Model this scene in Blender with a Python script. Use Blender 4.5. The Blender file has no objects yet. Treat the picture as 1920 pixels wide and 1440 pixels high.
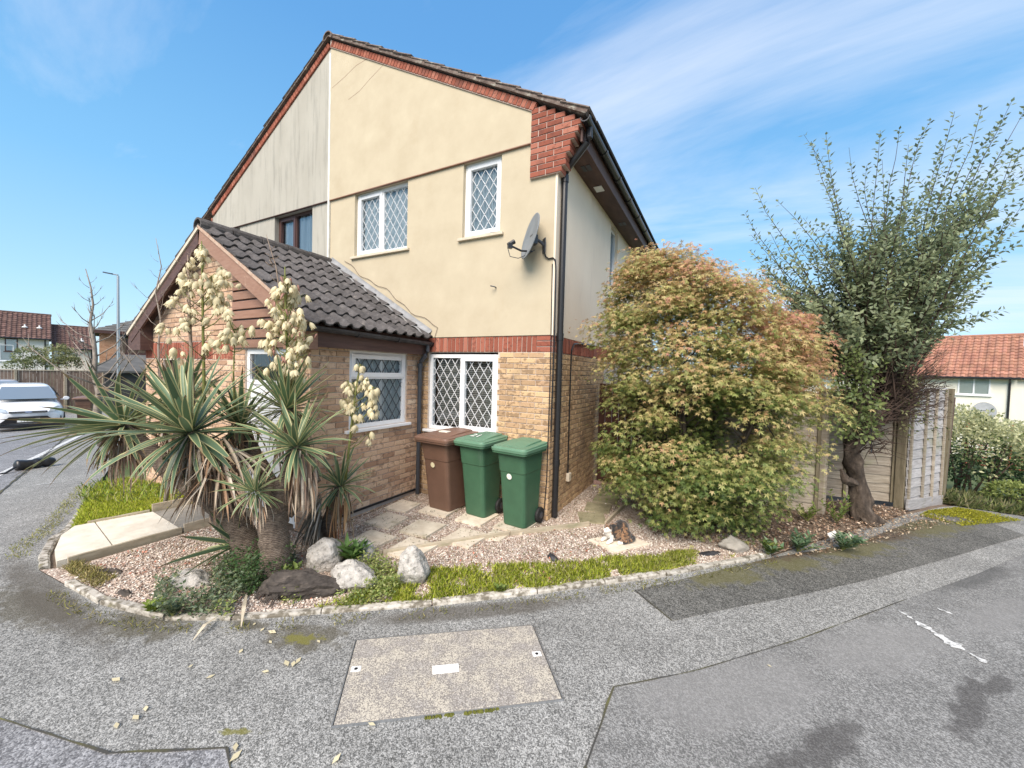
import bpy, bmesh, math, random
import numpy as np
from mathutils import Vector, Matrix, Euler, noise as mnoise
rng = np.random.default_rng(7); random.seed(7)
R = math.radians
sc = bpy.context.scene; COL = sc.collection
# ---------------------------------------------------------------- camera
CAM = Vector((1.8707, -4.7166, 1.98))

RX = Vector((0.87943483, 0.47521886, 0.0275937))      # camera right in the world
RD = Vector((0.03926048, -0.01464078, -0.99912175))   # camera down
RF = Vector((-0.47439751, 0.8797458, -0.03153293))    # camera forward
camd = bpy.data.cameras.new('camera'); cam = bpy.data.objects.new('camera', camd); COL.objects.link(cam)
camd.sensor_width = 36; camd.lens = 36*725/1920; camd.clip_start = .05; camd.clip_end = 3000
up = -RD; bk = -RF
cam.matrix_world = Matrix(((RX.x, up.x, bk.x, CAM.x), (RX.y, up.y, bk.y, CAM.y), (RX.z, up.z, bk.z, CAM.z), (0, 0, 0, 1)))
sc.camera = cam
# ---------------------------------------------------------------- light
SUN = Vector((.14, -.80, .80)).normalized()
sl = bpy.data.lights.new('sun', 'SUN'); sl.energy = 3.1; sl.angle = R(42); sl.color = (1, .885, .765)
so = bpy.data.objects.new('sun', sl); COL.objects.link(so); so.location = (0, -10, 20)
so.rotation_euler = SUN.to_track_quat('Z', 'Y').to_euler()
w = bpy.data.worlds.new('World'); sc.world = w; w.use_nodes = True
wt = w.node_tree; wt.nodes.clear()

def nd(nt, t, ins=None, **at):
    n = nt.nodes.new(t)
    for k, v in at.items(): setattr(n, k, v)
    for k, v in (ins or {}).items():
        s = n.inputs[k]
        if isinstance(v, bpy.types.NodeSocket): nt.links.new(v, s)
        elif isinstance(v, bpy.types.Node): nt.links.new(v.outputs[0], s)
        else: s.default_value = v
    return n
def mth(nt, op, a, b=0., c=None, clamp=False):
    d = {0: a, 1: b}
    if c is not None: d[2] = c
    return nd(nt, 'ShaderNodeMath', d, operation=op, use_clamp=clamp).outputs[0]
def ramp(nt, fac, stops, interp='LINEAR'):
    n = nd(nt, 'ShaderNodeValToRGB', {0: fac}); cr = n.color_ramp; cr.interpolation = interp
    while len(cr.elements) < len(stops): cr.elements.new(.5)
    for e, (p, c) in zip(cr.elements, stops):
        e.position = p; e.color = (c, c, c, 1) if not hasattr(c, '__len__') else (*c[:3], 1)
    return n.outputs[0]
def mixc(nt, f, a, b, mode='MIX'):
    n = nd(nt, 'ShaderNodeMix', data_type='RGBA', blend_type=mode)
    for i, v in ((0, f), (6, a), (7, b)):
        s = n.inputs[i]
        if isinstance(v, bpy.types.NodeSocket): nt.links.new(v, s)
        else: s.default_value = v if not hasattr(v, '__len__') else (*v[:3], 1)
    return n.outputs[2]
sky = nd(wt, 'ShaderNodeTexSky', sky_type='NISHITA', sun_disc=False, sun_elevation=math.asin(SUN.z),
         sun_rotation=math.atan2(SUN.x, SUN.y), altitude=50, air_density=1.0, dust_density=.6, ozone_density=2.2)
tc = nd(wt, 'ShaderNodeTexCoord').outputs['Generated']
sp = nd(wt, 'ShaderNodeSeparateXYZ', {0: tc})
zz = mth(wt, 'ADD', mth(wt, 'MAXIMUM', sp.outputs[2], 0.), .12)
pv = nd(wt, 'ShaderNodeCombineXYZ', {0: mth(wt, 'DIVIDE', sp.outputs[0], zz), 1: mth(wt, 'DIVIDE', sp.outputs[1], zz), 2: 0.})
mp = nd(wt, 'ShaderNodeMapping', {0: pv, 1: (3.1, 2.2, 0), 2: (0, 0, R(-32)), 3: (.36, 1.25, 1)})
n1 = nd(wt, 'ShaderNodeTexNoise', {0: mp, 'Scale': .95, 'Detail': 10., 'Roughness': .6, 'Distortion': .5})
n2 = nd(wt, 'ShaderNodeTexNoise', {0: mp, 'Scale': .22, 'Detail': 3., 'Roughness': .5})
cf = mth(wt, 'ADD', mth(wt, 'MULTIPLY', n1.outputs[0], .85), mth(wt, 'MULTIPLY', n2.outputs[0], .30))
cf = mth(wt, 'ADD', cf, mth(wt, 'MULTIPLY', sp.outputs[0], .10))
cl = mth(wt, 'MULTIPLY', ramp(wt, cf, [(.50, 0.), (.65, .42), (.80, .8)]), 1.)
grd = nd(wt, 'ShaderNodeValToRGB', {0: sp.outputs[2]}); els = grd.color_ramp.elements
for k, (p_, c_) in enumerate([(0., (.46, .68, .82)), (.14, (.33, .59, .80)), (.34, (.185, .47, .77)), (.62, (.105, .33, .67)), (1., (.07, .24, .58))]):
    e_ = els[k] if k < 2 else els.new(p_); e_.position = p_; e_.color = (*c_, 1)
grs = nd(wt, 'ShaderNodeVectorMath', {0: grd, 1: (5, 5, 5)}, operation='MULTIPLY').outputs[0]
base = mixc(wt, .82, sky.outputs[0], grs)
clc = mixc(wt, cl, base, (3.9, 4.1, 4.5))
bg = nd(wt, 'ShaderNodeBackground', {0: clc, 1: .125}); ow = nd(wt, 'ShaderNodeOutputWorld', {0: bg})
sc.view_settings.view_transform = 'Standard'; sc.view_settings.look = 'None'; sc.view_settings.gamma = 1
sc.view_settings.use_curve_mapping = False; sc.view_settings.exposure = 1.06
sc.render.engine = 'CYCLES'; sc.cycles.max_bounces = 6; sc.cycles.use_denoising = True
sc.cycles.transparent_max_bounces = 8
# ---------------------------------------------------------------- helpers
def at(px, py, d):   # world point seen at that pixel of the 1920 x 1440 photograph, d metres deep
    return CAM + RX*((px-960)/725*d) + RD*((py-720)/725*d) + RF*d
def on_ground(px, py, it=8):   # where the line of sight through that pixel meets the land
    v = RX*((px-960)/725)+RD*((py-720)/725)+RF; z = 0.
    for _ in range(it): p = CAM+v*((z-CAM.z)/v.z); z = hz_(p.x, p.y)
    return p
PW = {}
def tag(o, label=None, cat=None, group=None, kind=None):
    for k, v in (('label', label), ('category', cat), ('group', group), ('kind', kind)):
        if v: o[k] = v
    return o
def thing(name, label, cat, loc=(0, 0, 0), rz=0, group=None, world=False):
    o = bpy.data.objects.new(name, None); COL.objects.link(o); o.location = loc; o.rotation_euler = (0, 0, rz)
    o.empty_display_size = .1
    if world: PW[o.name] = Vector(loc)
    return tag(o, label, cat, group)
def link(o, parent=None):
    COL.objects.link(o)
    if parent is not None:
        o.parent = parent
        if parent.name in PW: PW[o.name] = PW[parent.name]
    return o
def dup(root, loc, rz=None, label=None, group=None):
    r = root.copy(); COL.objects.link(r); r.location = loc
    if rz is not None: r.rotation_euler = (0, 0, rz)
    if label: r['label'] = label
    if group: r['group'] = group
    for ch in list(root.children):
        c = ch.copy(); COL.objects.link(c); c.parent = r
        for g in list(ch.children):
            d = g.copy(); COL.objects.link(d); d.parent = c
    return r
class MB:
    def __init__(s): s.v = []; s.f = []; s.m = []
    def quad(s, *p, m=0):
        b = len(s.v); s.v += [tuple(q) for q in p]; s.f.append(tuple(range(b, b+len(p)))); s.m.append(m); return s
    def box(s, a, b, m=0, M=None):
        x0, y0, z0 = a; x1, y1, z1 = b; o = len(s.v)
        P = [(x0, y0, z0), (x1, y0, z0), (x1, y1, z0), (x0, y1, z0), (x0, y0, z1), (x1, y0, z1), (x1, y1, z1), (x0, y1, z1)]
        if M is not None: P = [tuple(M @ Vector(p)) for p in P]
        s.v += P
        for f in ((0, 3, 2, 1), (4, 5, 6, 7), (0, 1, 5, 4), (1, 2, 6, 5), (2, 3, 7, 6), (3, 0, 4, 7)):
            s.f.append(tuple(o+i for i in f)); s.m.append(m)
        return s
    def bar(s, p, q, w, h, m=0, up=(0, 0, 1)):     # a box of section w x h from p to q
        p = Vector(p); q = Vector(q); d = (q-p); L = d.length; d.normalize(); u = Vector(up)
        x = d.cross(u)
        if x.length < 1e-4: x = d.cross(Vector((1, 0, 0)))
        x.normalize(); u = x.cross(d)
        M = Matrix(((x.x, d.x, u.x, p.x), (x.y, d.y, u.y, p.y), (x.z, d.z, u.z, p.z), (0, 0, 0, 1)))
        return s.box((-w/2, 0, -h/2), (w/2, L, h/2), m, M)
    def tube(s, pts, r, n=8, m=0, cap=True):
        pts = [Vector(p) for p in pts]; o = len(s.v); K = len(pts)
        rs = list(r) if hasattr(r, '__len__') else [r]*K
        ref = Vector((.31, .17, .93))
        for i, p in enumerate(pts):
            t = (pts[min(i+1, K-1)]-pts[max(i-1, 0)])
            if t.length < 1e-9: t = Vector((0, 0, 1))
            t.normalize(); x = t.cross(ref)
            if x.length < .05: x = t.cross(Vector((1, 0, 0)))
            x.normalize(); y = t.cross(x)
            for k in range(n):
                a = 2*math.pi*k/n; s.v.append(tuple(p+(x*math.cos(a)+y*math.sin(a))*rs[i]))
        for i in range(K-1):
            for k in range(n):
                a = o+i*n+k; b = o+i*n+(k+1) % n; s.f.append((a, b, b+n, a+n)); s.m.append(m)
        if cap:
            s.f.append(tuple(o+k for k in range(n))[::-1]); s.m.append(m)
            s.f.append(tuple(o+(K-1)*n+k for k in range(n))); s.m.append(m)
        return s
    def lathe(s, prof, n=16, m=0, M=None, cap=False):   # prof: (r,z) list round z
        o = len(s.v)
        for r, z in prof:
            for k in range(n):
                a = 2*math.pi*k/n; p = Vector((r*math.cos(a), r*math.sin(a), z)); s.v.append(tuple(M @ p if M is not None else p))
        for i in range(len(prof)-1):
            for k in range(n):
                a = o+i*n+k; b = o+i*n+(k+1) % n; s.f.append((a, b, b+n, a+n)); s.m.append(m)
        if cap:
            s.f.append(tuple(o+k for k in range(n))[::-1]); s.m.append(m)
            s.f.append(tuple(o+(len(prof)-1)*n+k for k in range(n))); s.m.append(m)
        return s
    def prism(s, poly, ext, m=0):    # polygon (3-D points) swept by a vector
        e = Vector(ext); n = len(poly); o = len(s.v); P = [Vector(p) for p in poly]
        s.v += [tuple(p) for p in P]+[tuple(p+e) for p in P]
        s.f.append(tuple(o+i for i in range(n))); s.f.append(tuple(o+n+i for i in reversed(range(n)))); s.m += [m, m]
        for i in range(n):
            j = (i+1) % n; s.f.append((o+j, o+i, o+n+i, o+n+j)); s.m.append(m)
        return s
    def loft(s, rings, m=0, close=True, cap=False):
        o = len(s.v); n = len(rings[0])
        for r in rings: s.v += [tuple(p) for p in r]
        for i in range(len(rings)-1):
            for k in range(n if close else n-1):
                a = o+i*n+k; b = o+i*n+(k+1) % n; s.f.append((a, b, b+n, a+n)); s.m.append(m)
        if cap:
            s.f.append(tuple(o+k for k in range(n))[::-1]); s.f.append(tuple(o+(len(rings)-1)*n+k for k in range(n))); s.m += [m, m]
        return s
    def mesh(s, name, mats, smooth=False, fix=False):
        me = bpy.data.meshes.new(name); me.from_pydata(s.v, [], s.f)
        for q in (mats if isinstance(mats, (list, tuple)) else [mats]): me.materials.append(q)
        me.polygons.foreach_set('material_index', s.m)
        if smooth: me.polygons.foreach_set('use_smooth', [True]*len(s.f))
        if fix:
            bm = bmesh.new(); bm.from_mesh(me); bmesh.ops.remove_doubles(bm, verts=bm.verts, dist=1e-4)
            bmesh.ops.recalc_face_normals(bm, faces=bm.faces); bm.to_mesh(me); bm.free()
        me.update(); return me
    def build(s, name, mats, parent=None, smooth=False, fix=True, bevel=0, sub=0, kind=None, label=None, loc=None):
        if parent is not None and parent.name in PW and loc is None:
            k = PW[parent.name]; s.v = [(x-k.x, y-k.y, z-k.z) for x, y, z in s.v]
        o = bpy.data.objects.new(name, s.mesh(name, mats, smooth, fix)); link(o, parent)
        if loc is not None: o.location = loc
        if bevel:
            b = o.modifiers.new('b', 'BEVEL'); b.width = bevel; b.segments = 2; b.limit_method = 'ANGLE'; b.harden_normals = False
        if sub:
            q = o.modifiers.new('s', 'SUBSURF'); q.levels = sub; q.render_levels = sub
        tag(o, label, None, None, kind); return o
def inst(name, me, parent, loc, M3=None, scale=None):   # one more object of a shared mesh
    o = bpy.data.objects.new(name, me)
    off = PW.get(parent.name, Vector()) if parent is not None else Vector()
    link(o, parent)
    m = M3.to_4x4() if M3 is not None else Matrix.Identity(4)
    if scale is not None: m = m @ Matrix.Diagonal((*scale, 1)) if hasattr(scale, '__len__') else m @ Matrix.Scale(scale, 4)
    m.translation = Vector(loc)-off; o.matrix_local = m
    return o
def basis(x, z):     # 3x3 with columns x, y, z
    x = Vector(x).normalized(); z = Vector(z); y = z.cross(x)
    if y.length < 1e-5: y = Vector((0, 1, 0)).cross(x)
    y.normalize(); z = x.cross(y)
    return Matrix(((x.x, y.x, z.x), (x.y, y.y, z.y), (x.z, y.z, z.z)))
def rnd_dirs(n):
    v = rng.normal(size=(n, 3)); return v/np.linalg.norm(v, axis=1, keepdims=True)
def bases_np(x, z):
    x = x/np.linalg.norm(x, axis=1, keepdims=True); y = np.cross(z, x); y /= (np.linalg.norm(y, axis=1, keepdims=True)+1e-9); z = np.cross(x, y)
    return np.stack([x, y, z], 2)
def scatter(name, tv, tf, pos, B, scale, cols, mat, parent=None, kind='stuff', smooth=False):
    tv = np.asarray(tv, float); tf = np.asarray(tf, int); n = len(pos); k = len(tv)
    sc_ = np.asarray(scale, float); sc_ = sc_[:, None, None] if sc_.ndim == 1 else (sc_[:, None, :] if sc_.ndim == 2 else sc_)
    V = np.einsum('nij,nkj->nki', B, tv[None]*sc_)+np.asarray(pos)[:, None, :]
    if parent is not None and parent.name in PW: V = V-np.array(PW[parent.name])[None, None]
    F = (tf[None]+(np.arange(n)*k)[:, None, None]).reshape(-1, tf.shape[1])
    me = bpy.data.meshes.new(name); q = tf.shape[1]
    me.vertices.add(n*k); me.vertices.foreach_set('co', V.reshape(-1).astype(np.float32))
    me.loops.add(F.size); me.loops.foreach_set('vertex_index', F.reshape(-1).astype(np.int32))
    me.polygons.add(len(F)); me.polygons.foreach_set('loop_start', (np.arange(len(F))*q).astype(np.int32))
    if cols is not None:
        ca = me.color_attributes.new('col', 'FLOAT_COLOR', 'POINT')
        c = np.ones((n, k, 4), np.float32); c[:, :, :3] = np.asarray(cols)[:, None, :]
        ca.data.foreach_set('color', c.reshape(-1))
    me.materials.append(mat); me.update(calc_edges=True)
    if smooth: me.polygons.foreach_set('use_smooth', [True]*len(F))
    o = bpy.data.objects.new(name, me); link(o, parent); tag(o, kind=kind); return o
def inpoly(P, poly):
    x, y = P[:, 0], P[:, 1]; r = np.zeros(len(P), bool); n = len(poly)
    for i in range(n):
        x1, y1 = poly[i][:2]; x2, y2 = poly[(i+1) % n][:2]
        c = ((y1 > y) != (y2 > y)) & (x < (x2-x1)*(y-y1)/(y2-y1+1e-12)+x1); r ^= c
    return r
def sample_poly(poly, n):
    a = np.array([p[:2] for p in poly]); lo, hi = a.min(0), a.max(0); out = np.zeros((0, 2))
    while len(out) < n:
        q = lo+(hi-lo)*rng.random((n*3, 2)); out = np.vstack([out, q[inpoly(q, poly)]])
    return out[:n]
def hgt(x, y):     # the lie of the land
    x = np.asarray(x, float); y = np.asarray(y, float)
    a = -np.clip(.041*(-4.5-x), 0, 1.35)
    s = (x-4.9)*.5+(y-4.2)*.87
    b = np.where(x > 1, -np.clip(.1*s, 0, 2.45), 0)
    return a+b
def hz_(x, y): return float(hgt(x, y))
def dpos(v): return np.array([v.x, v.y, v.z])
# ---------------------------------------------------------------- materials
def newmat(name):
    m = bpy.data.materials.new(name); m.use_nodes = True; nt = m.node_tree; nt.nodes.clear()
    b = nd(nt, 'ShaderNodeBsdfPrincipled'); o = nd(nt, 'ShaderNodeOutputMaterial', {0: b}); return m, nt, b
def setin(nt, b, k, v):
    if isinstance(v, bpy.types.NodeSocket): nt.links.new(v, b.inputs[k])
    elif hasattr(v, '__len__'): b.inputs[k].default_value = (*v[:3], 1)
    else: b.inputs[k].default_value = v
def posn(nt, stretch=None, obj=False):
    p = nd(nt, 'ShaderNodeTexCoord').outputs['Object'] if obj else nd(nt, 'ShaderNodeNewGeometry').outputs['Position']
    if stretch: p = nd(nt, 'ShaderNodeMapping', {0: p, 3: stretch}).outputs[0]
    return p
def noise(nt, p, scale, detail=5., rough=.55, dist=0.):
    return nd(nt, 'ShaderNodeTexNoise', {0: p, 'Scale': scale, 'Detail': detail, 'Roughness': rough, 'Distortion': dist}).outputs[0]
def rndv(nt):       # one random value per object or loose piece
    a = nd(nt, 'ShaderNodeObjectInfo').outputs['Random']; g = nd(nt, 'ShaderNodeNewGeometry').outputs['Random Per Island']
    return mth(nt, 'FRACT', mth(nt, 'ADD', mth(nt, 'MULTIPLY', a, 7.31), mth(nt, 'MULTIPLY', g, 3.7)))
def bump(nt, b, h, strength=.3, dist=.01):
    n = nd(nt, 'ShaderNodeBump', {'Height': h, 'Strength': strength, 'Distance': dist}); nt.links.new(n.outputs[0], b.inputs['Normal'])
def plain(name, col, rough=.5, metal=0, spec=.5, coat=0):
    m, nt, b = newmat(name); setin(nt, b, 'Base Color', col); b.inputs['Roughness'].default_value = rough
    b.inputs['Metallic'].default_value = metal; b.inputs['Specular IOR Level'].default_value = spec; b.inputs['Coat Weight'].default_value = coat
    return m
def noisy(name, stops, scale=8, detail=6., stretch=None, rough=.8, bmp=.25, bscale=None, bdist=.004, rnd=0., spec=.3, obj=False, grime=None, dist=0.):
    m, nt, b = newmat(name); p = posn(nt, stretch, obj); n = noise(nt, p, scale, detail, .6, dist); c = ramp(nt, n, stops)
    if grime:    # (scale, lo, hi, colour, stretch): weathering of its own shape
        gp = posn(nt, grime[4] if len(grime) > 4 else None, obj); g = noise(nt, gp, grime[0], 5., .65)
        c = mixc(nt, ramp(nt, g, [(grime[1], 0.), (grime[2], 1.)]), c, grime[3])
    if rnd:
        r = rndv(nt); h = nd(nt, 'ShaderNodeHueSaturation', {'Value': mth(nt, 'ADD', mth(nt, 'MULTIPLY', r, 2*rnd), 1-rnd), 'Color': c,
            'Hue': mth(nt, 'ADD', .5, mth(nt, 'MULTIPLY', mth(nt, 'SUBTRACT', mth(nt, 'FRACT', mth(nt, 'MULTIPLY', r, 9.7)), .5), rnd*.05))}); c = h.outputs[0]
    setin(nt, b, 'Base Color', c); b.inputs['Roughness'].default_value = rough; b.inputs['Specular IOR Level'].default_value = spec
    if bmp: bump(nt, b, noise(nt, posn(nt, None, obj), bscale or scale*4, 4., .6), bmp, bdist)
    return m
def leafmat(name, trans=.35, rough=.45, attr=True, col=None, rnd=.25, spec=.4):
    m = bpy.data.materials.new(name); m.use_nodes = True; nt = m.node_tree; nt.nodes.clear()
    c = nd(nt, 'ShaderNodeVertexColor', layer_name='col').outputs[0] if attr else nd(nt, 'ShaderNodeRGB').outputs[0]
    if not attr: c.default_value = (*col, 1)
    if rnd:
        c = nd(nt, 'ShaderNodeHueSaturation', {'Color': c, 'Value': mth(nt, 'ADD', mth(nt, 'MULTIPLY', rndv(nt), 2*rnd), 1-rnd)}).outputs[0]
    b = nd(nt, 'ShaderNodeBsdfPrincipled', {'Base Color': c, 'Roughness': rough, 'Specular IOR Level': spec})
    t = nd(nt, 'ShaderNodeBsdfTranslucent', {0: c}); x = nd(nt, 'ShaderNodeMixShader', {0: trans, 1: b, 2: t}); nd(nt, 'ShaderNodeOutputMaterial', {0: x}); return m
def blobs(nt, L, nscale=5., amt=.5):    # soft-edged marks at world spots (x,y,rx,ry,angle)
    p = posn(nt); tot = None; nz = noise(nt, p, nscale, 5., .6)
    for x, y, rx, ry, a in L:
        q = nd(nt, 'ShaderNodeMapping', {0: p, 1: (x, y, 0), 2: (0, 0, R(a)), 3: (rx, ry, 1e6)}, vector_type='TEXTURE').outputs[0]
        d = nd(nt, 'ShaderNodeVectorMath', {0: q}, operation='LENGTH').outputs['Value']
        d = mth(nt, 'ADD', d, mth(nt, 'MULTIPLY', mth(nt, 'SUBTRACT', nz, .5), amt*2))
        d = ramp(nt, d, [(.55, 1.), (1., 0.)]); tot = d if tot is None else mth(nt, 'MAXIMUM', tot, d)
    return tot
def brickmat(name, cols, fleck, fl=(.52, .60), dirt=None):
    m, nt, b = newmat(name); p = posn(nt); r = rndv(nt); c = ramp(nt, r, cols)
    n = noise(nt, nd(nt, 'ShaderNodeMapping', {0: p, 3: (16, 16, 22)}).outputs[0], 1., 3., .6)
    n = mth(nt, 'ADD', n, mth(nt, 'MULTIPLY', mth(nt, 'SUBTRACT', mth(nt, 'FRACT', mth(nt, 'MULTIPLY', r, 13.7)), .5), .16))
    c = mixc(nt, mth(nt, 'MULTIPLY', ramp(nt, n, [(fl[0], 0.), (fl[1], 1.)]), .58), c, fleck)
    c = mixc(nt, .35, c, mixc(nt, noise(nt, p, 90., 3.), (.05, .04, .03), (1, .95, .85)), 'OVERLAY')
    if dirt: c = mixc(nt, ramp(nt, noise(nt, p, dirt[0], 5., .65), [(dirt[1], 0.), (dirt[2], .8)]), c, dirt[3])
    setin(nt, b, 'Base Color', c); b.inputs['Roughness'].default_value = .9; b.inputs['Specular IOR Level'].default_value = .15
    bump(nt, b, noise(nt, p, 120., 4.), .35, .004); return m
# ---------------------------------------------------------------- shared materials
M = {}
M['mortar'] = noisy('mortar', [(.3, (.50, .42, .36)), (.7, (.62, .54, .47))], 14, bmp=.4, bscale=150)
M['redmortar'] = noisy('red_mortar', [(.3, (.46, .34, .29)), (.7, (.58, .47, .41))], 14, bmp=.3, bscale=150)
M['buff'] = brickmat('buff_brick', [(0., (.37, .25, .155)), (.3, (.51, .35, .21)), (.6, (.60, .43, .255)), (.85, (.44, .295, .185)), (1., (.65, .48, .30))], (.16, .105, .07), (.53, .58), (1.1, .56, .75, (.16, .12, .09)))
M['pinkbuff'] = brickmat('pink_buff_brick', [(0., (.38, .24, .165)), (.3, (.54, .37, .255)), (.6, (.66, .48, .345)), (.85, (.46, .295, .21)), (1., (.72, .55, .41))], (.20, .125, .09), (.56, .62))
M['red'] = brickmat('red_brick', [(0., (.22, .075, .052)), (.5, (.31, .105, .072)), (1., (.39, .165, .12))], (.14, .055, .042), (.58, .66), (2.2, .55, .72, (.12, .07, .06)))
M['cream'] = noisy('cream_render', [(.25, (.46, .39, .275)), (.45, (.495, .425, .305)), (.6, (.52, .45, .325)), (.75, (.555, .485, .355))], 2.4, 9., (1, 1, 1), .9, .35, 160, .003, grime=(1.5, .58, .95, (.43, .345, .23), (1, 1, 1)))
M['creamside'] = noisy('pale_render', [(.25, (.74, .63, .50)), (.75, (.84, .73, .59))], 1.2, 6., (1, 1, .7), .9, .35, 160, .003, grime=(1.8, .6, .9, (.6, .5, .4), (1.6, 1.6, .5)))
M['greyr'] = noisy('weathered_white_render', [(.25, (.36, .34, .29)), (.75, (.45, .43, .375))], 1.6, 7., (1, 1, .5), .9, .35, 160, .003, grime=(3.2, .50, .92, (.20, .197, .175), (3.2, 3.2, .30)))
M['upvc'] = plain('white_upvc', (.82, .83, .84), .28)
M['stonesill'] = noisy('sill_stone', [(.3, (.55, .47, .36)), (.7, (.66, .58, .46))], 12, bmp=.2)
M['brownframe'] = plain('brown_frame', (.075, .035, .028), .4)
M['brownpaint'] = noisy('faded_brown_paint', [(.3, (.26, .145, .10)), (.7, (.33, .20, .145))], 9, stretch=(1, 1, 4), rough=.7, bmp=.15, grime=(6, .62, .72, (.44, .30, .22)))
M['cladpaint'] = noisy('brown_cladding_paint', [(.3, (.23, .125, .085)), (.7, (.30, .17, .12))], 7, stretch=(.6, .6, 6), rough=.65, bmp=.2, rnd=.12)
M['darkbrown'] = noisy('dark_brown_timber', [(.3, (.07, .04, .035)), (.7, (.13, .075, .062))], 8, stretch=(1, .3, 3), rough=.6, bmp=.15, grime=(4, .62, .8, (.2, .15, .12)))
M['black'] = plain('black_plastic', (.018, .018, .02), .32)
M['blackw'] = noisy('worn_black_plastic', [(.35, (.02, .02, .022)), (.7, (.06, .06, .065))], 9, rough=.38, bmp=.05)
M['greypipe'] = plain('dark_grey_pipe', (.045, .05, .06), .35)
M['tile'] = noisy('brown_concrete_tile', [(.3, (.055, .051, .05)), (.55, (.094, .087, .085)), (.75, (.14, .13, .126))], 16, rough=.9, bmp=.5, bscale=140, rnd=.22, grime=(7, .62, .75, (.2, .18, .16)))
M['vtile'] = noisy('mossy_verge_tile', [(.3, (.09, .065, .055)), (.55, (.17, .13, .11)), (.75, (.25, .22, .19))], 14, rough=.95, bmp=.5, bscale=120, rnd=.2, grime=(9, .56, .68, (.34, .32, .27)))
M['lead'] = noisy('lead_flashing', [(.3, (.20, .205, .21)), (.7, (.33, .335, .34))], 7, rough=.55, bmp=.2, grime=(5, .58, .7, (.22, .2, .17)))
M['leadstrip'] = plain('lead_came', (.66, .67, .69), .4)
M['metal'] = plain('galvanised_metal', (.45, .47, .49), .35, .8)
M['white'] = plain('white_paint', (.80, .80, .78), .5)
M['curtain'] = noisy('net_curtain', [(.3, (.42, .46, .47)), (.7, (.60, .63, .63))], 5, stretch=(6, 6, .4), rough=.9, bmp=0)
M['blind'] = noisy('blind_slat', [(.3, (.30, .28, .25)), (.7, (.46, .43, .38))], 3, rough=.6, bmp=0, rnd=.25)
M['room'] = plain('unlit_room_tone', (.045, .045, .045), .9)  # near-black colour stands for the darkness of unlit rooms
M['wood'] = noisy('weathered_timber', [(.3, (.30, .25, .18)), (.7, (.47, .41, .31))], 5, stretch=(1, 1, 6), rough=.85, bmp=.3, rnd=.14, grime=(5, .55, .75, (.26, .25, .16)))
M['fence'] = noisy('silvered_fence_board', [(.25, (.20, .165, .125)), (.5, (.31, .27, .215)), (.75, (.42, .375, .31))], 4, 7., (1.2, 1.2, 11), .9, .4, 60, .003, rnd=.16, grime=(2.6, .58, .8, (.27, .28, .16)))
M['fencegrey'] = noisy('grey_fence_board', [(.25, (.23, .22, .215)), (.5, (.36, .35, .35)), (.75, (.47, .46, .46))], 4, 7., (1.2, 1.2, 11), .9, .4, 60, .003, rnd=.13, grime=(1.6, .54, .78, (.24, .25, .15)))
M['fencepost'] = noisy('fence_post_wood', [(.3, (.11, .095, .06)), (.7, (.22, .185, .125))], 5, stretch=(6, 6, 1), rough=.9, bmp=.3)
M['gate'] = noisy('dark_brown_gate', [(.3, (.045, .018, .013)), (.7, (.085, .035, .024))], 5, stretch=(6, 6, 1), rough=.8, bmp=.2, rnd=.15)
M['soil'] = noisy('soil', [(.3, (.10, .075, .055)), (.7, (.20, .15, .11))], 20, rough=1, bmp=.6, bscale=60)
M['paint'] = noisy('worn_white_paint', [(.40, (.26, .26, .25)), (.5, (.62, .62, .60))], 38, bmp=.2)

def glassmat(name, tint, keep=.8):
    m = bpy.data.materials.new(name); m.use_nodes = True; nt = m.node_tree; nt.nodes.clear()
    fr = nd(nt, 'ShaderNodeFresnel', {0: 1.52}); t = nd(nt, 'ShaderNodeBsdfTransparent', {0: (*tint, 1)})
    g = nd(nt, 'ShaderNodeBsdfGlossy', {0: (.9, .95, 1, 1), 1: .02}); f = mth(nt, 'ADD', mth(nt, 'MULTIPLY', fr, keep), .05)
    x = nd(nt, 'ShaderNodeMixShader', {0: f, 1: t, 2: g}); nd(nt, 'ShaderNodeOutputMaterial', {0: x}); return m
M['glass'] = glassmat('window_glass', (.86, .92, .95)); M['sheer'] = glassmat('bright_window_glass', (.7, .78, .85), 1.2)

def asphalt(name, lo, hi, cell, mixn, extra=None, rough=.88):
    m, nt, b = newmat(name); p = posn(nt)
    v = nd(nt, 'ShaderNodeTexVoronoi', {0: p, 'Scale': cell}); v2 = nd(nt, 'ShaderNodeTexVoronoi', {0: p, 'Scale': cell*.47})
    s = nd(nt, 'ShaderNodeSeparateColor', {0: v.outputs['Color']}).outputs[0]; s2 = nd(nt, 'ShaderNodeSeparateColor', {0: v2.outputs['Color']}).outputs[0]
    k = mth(nt, 'ADD', mth(nt, 'MULTIPLY', s, .68), mth(nt, 'MULTIPLY', s2, .32))
    c = ramp(nt, k, [(.22, lo), (.58, tuple(a*.5+b_*.5 for a, b_ in zip(lo, hi))), (.82, hi)])
    n = noise(nt, p, .9, 6., .6); c = mixc(nt, 1., c, ramp(nt, n, [(.3, mixn[0]), (.7, mixn[1])]), 'MULTIPLY')
    n = noise(nt, p, 5., 5., .6); c = mixc(nt, 1., c, ramp(nt, n, [(.3, .86), (.7, 1.1)]), 'MULTIPLY')
    for mk, col, f in (extra or []): c = mixc(nt, mth(nt, 'MULTIPLY', blobs(nt, *mk), f), c, col)
    setin(nt, b, 'Base Color', c); b.inputs['Roughness'].default_value = rough; b.inputs['Specular IOR Level'].default_value = .25
    bump(nt, b, mth(nt, 'SUBTRACT', 1., v.outputs['Distance']), .5, .004); return m
MOSS = (.17, .16, .03); DIRT = (.07, .06, .05)
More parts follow.
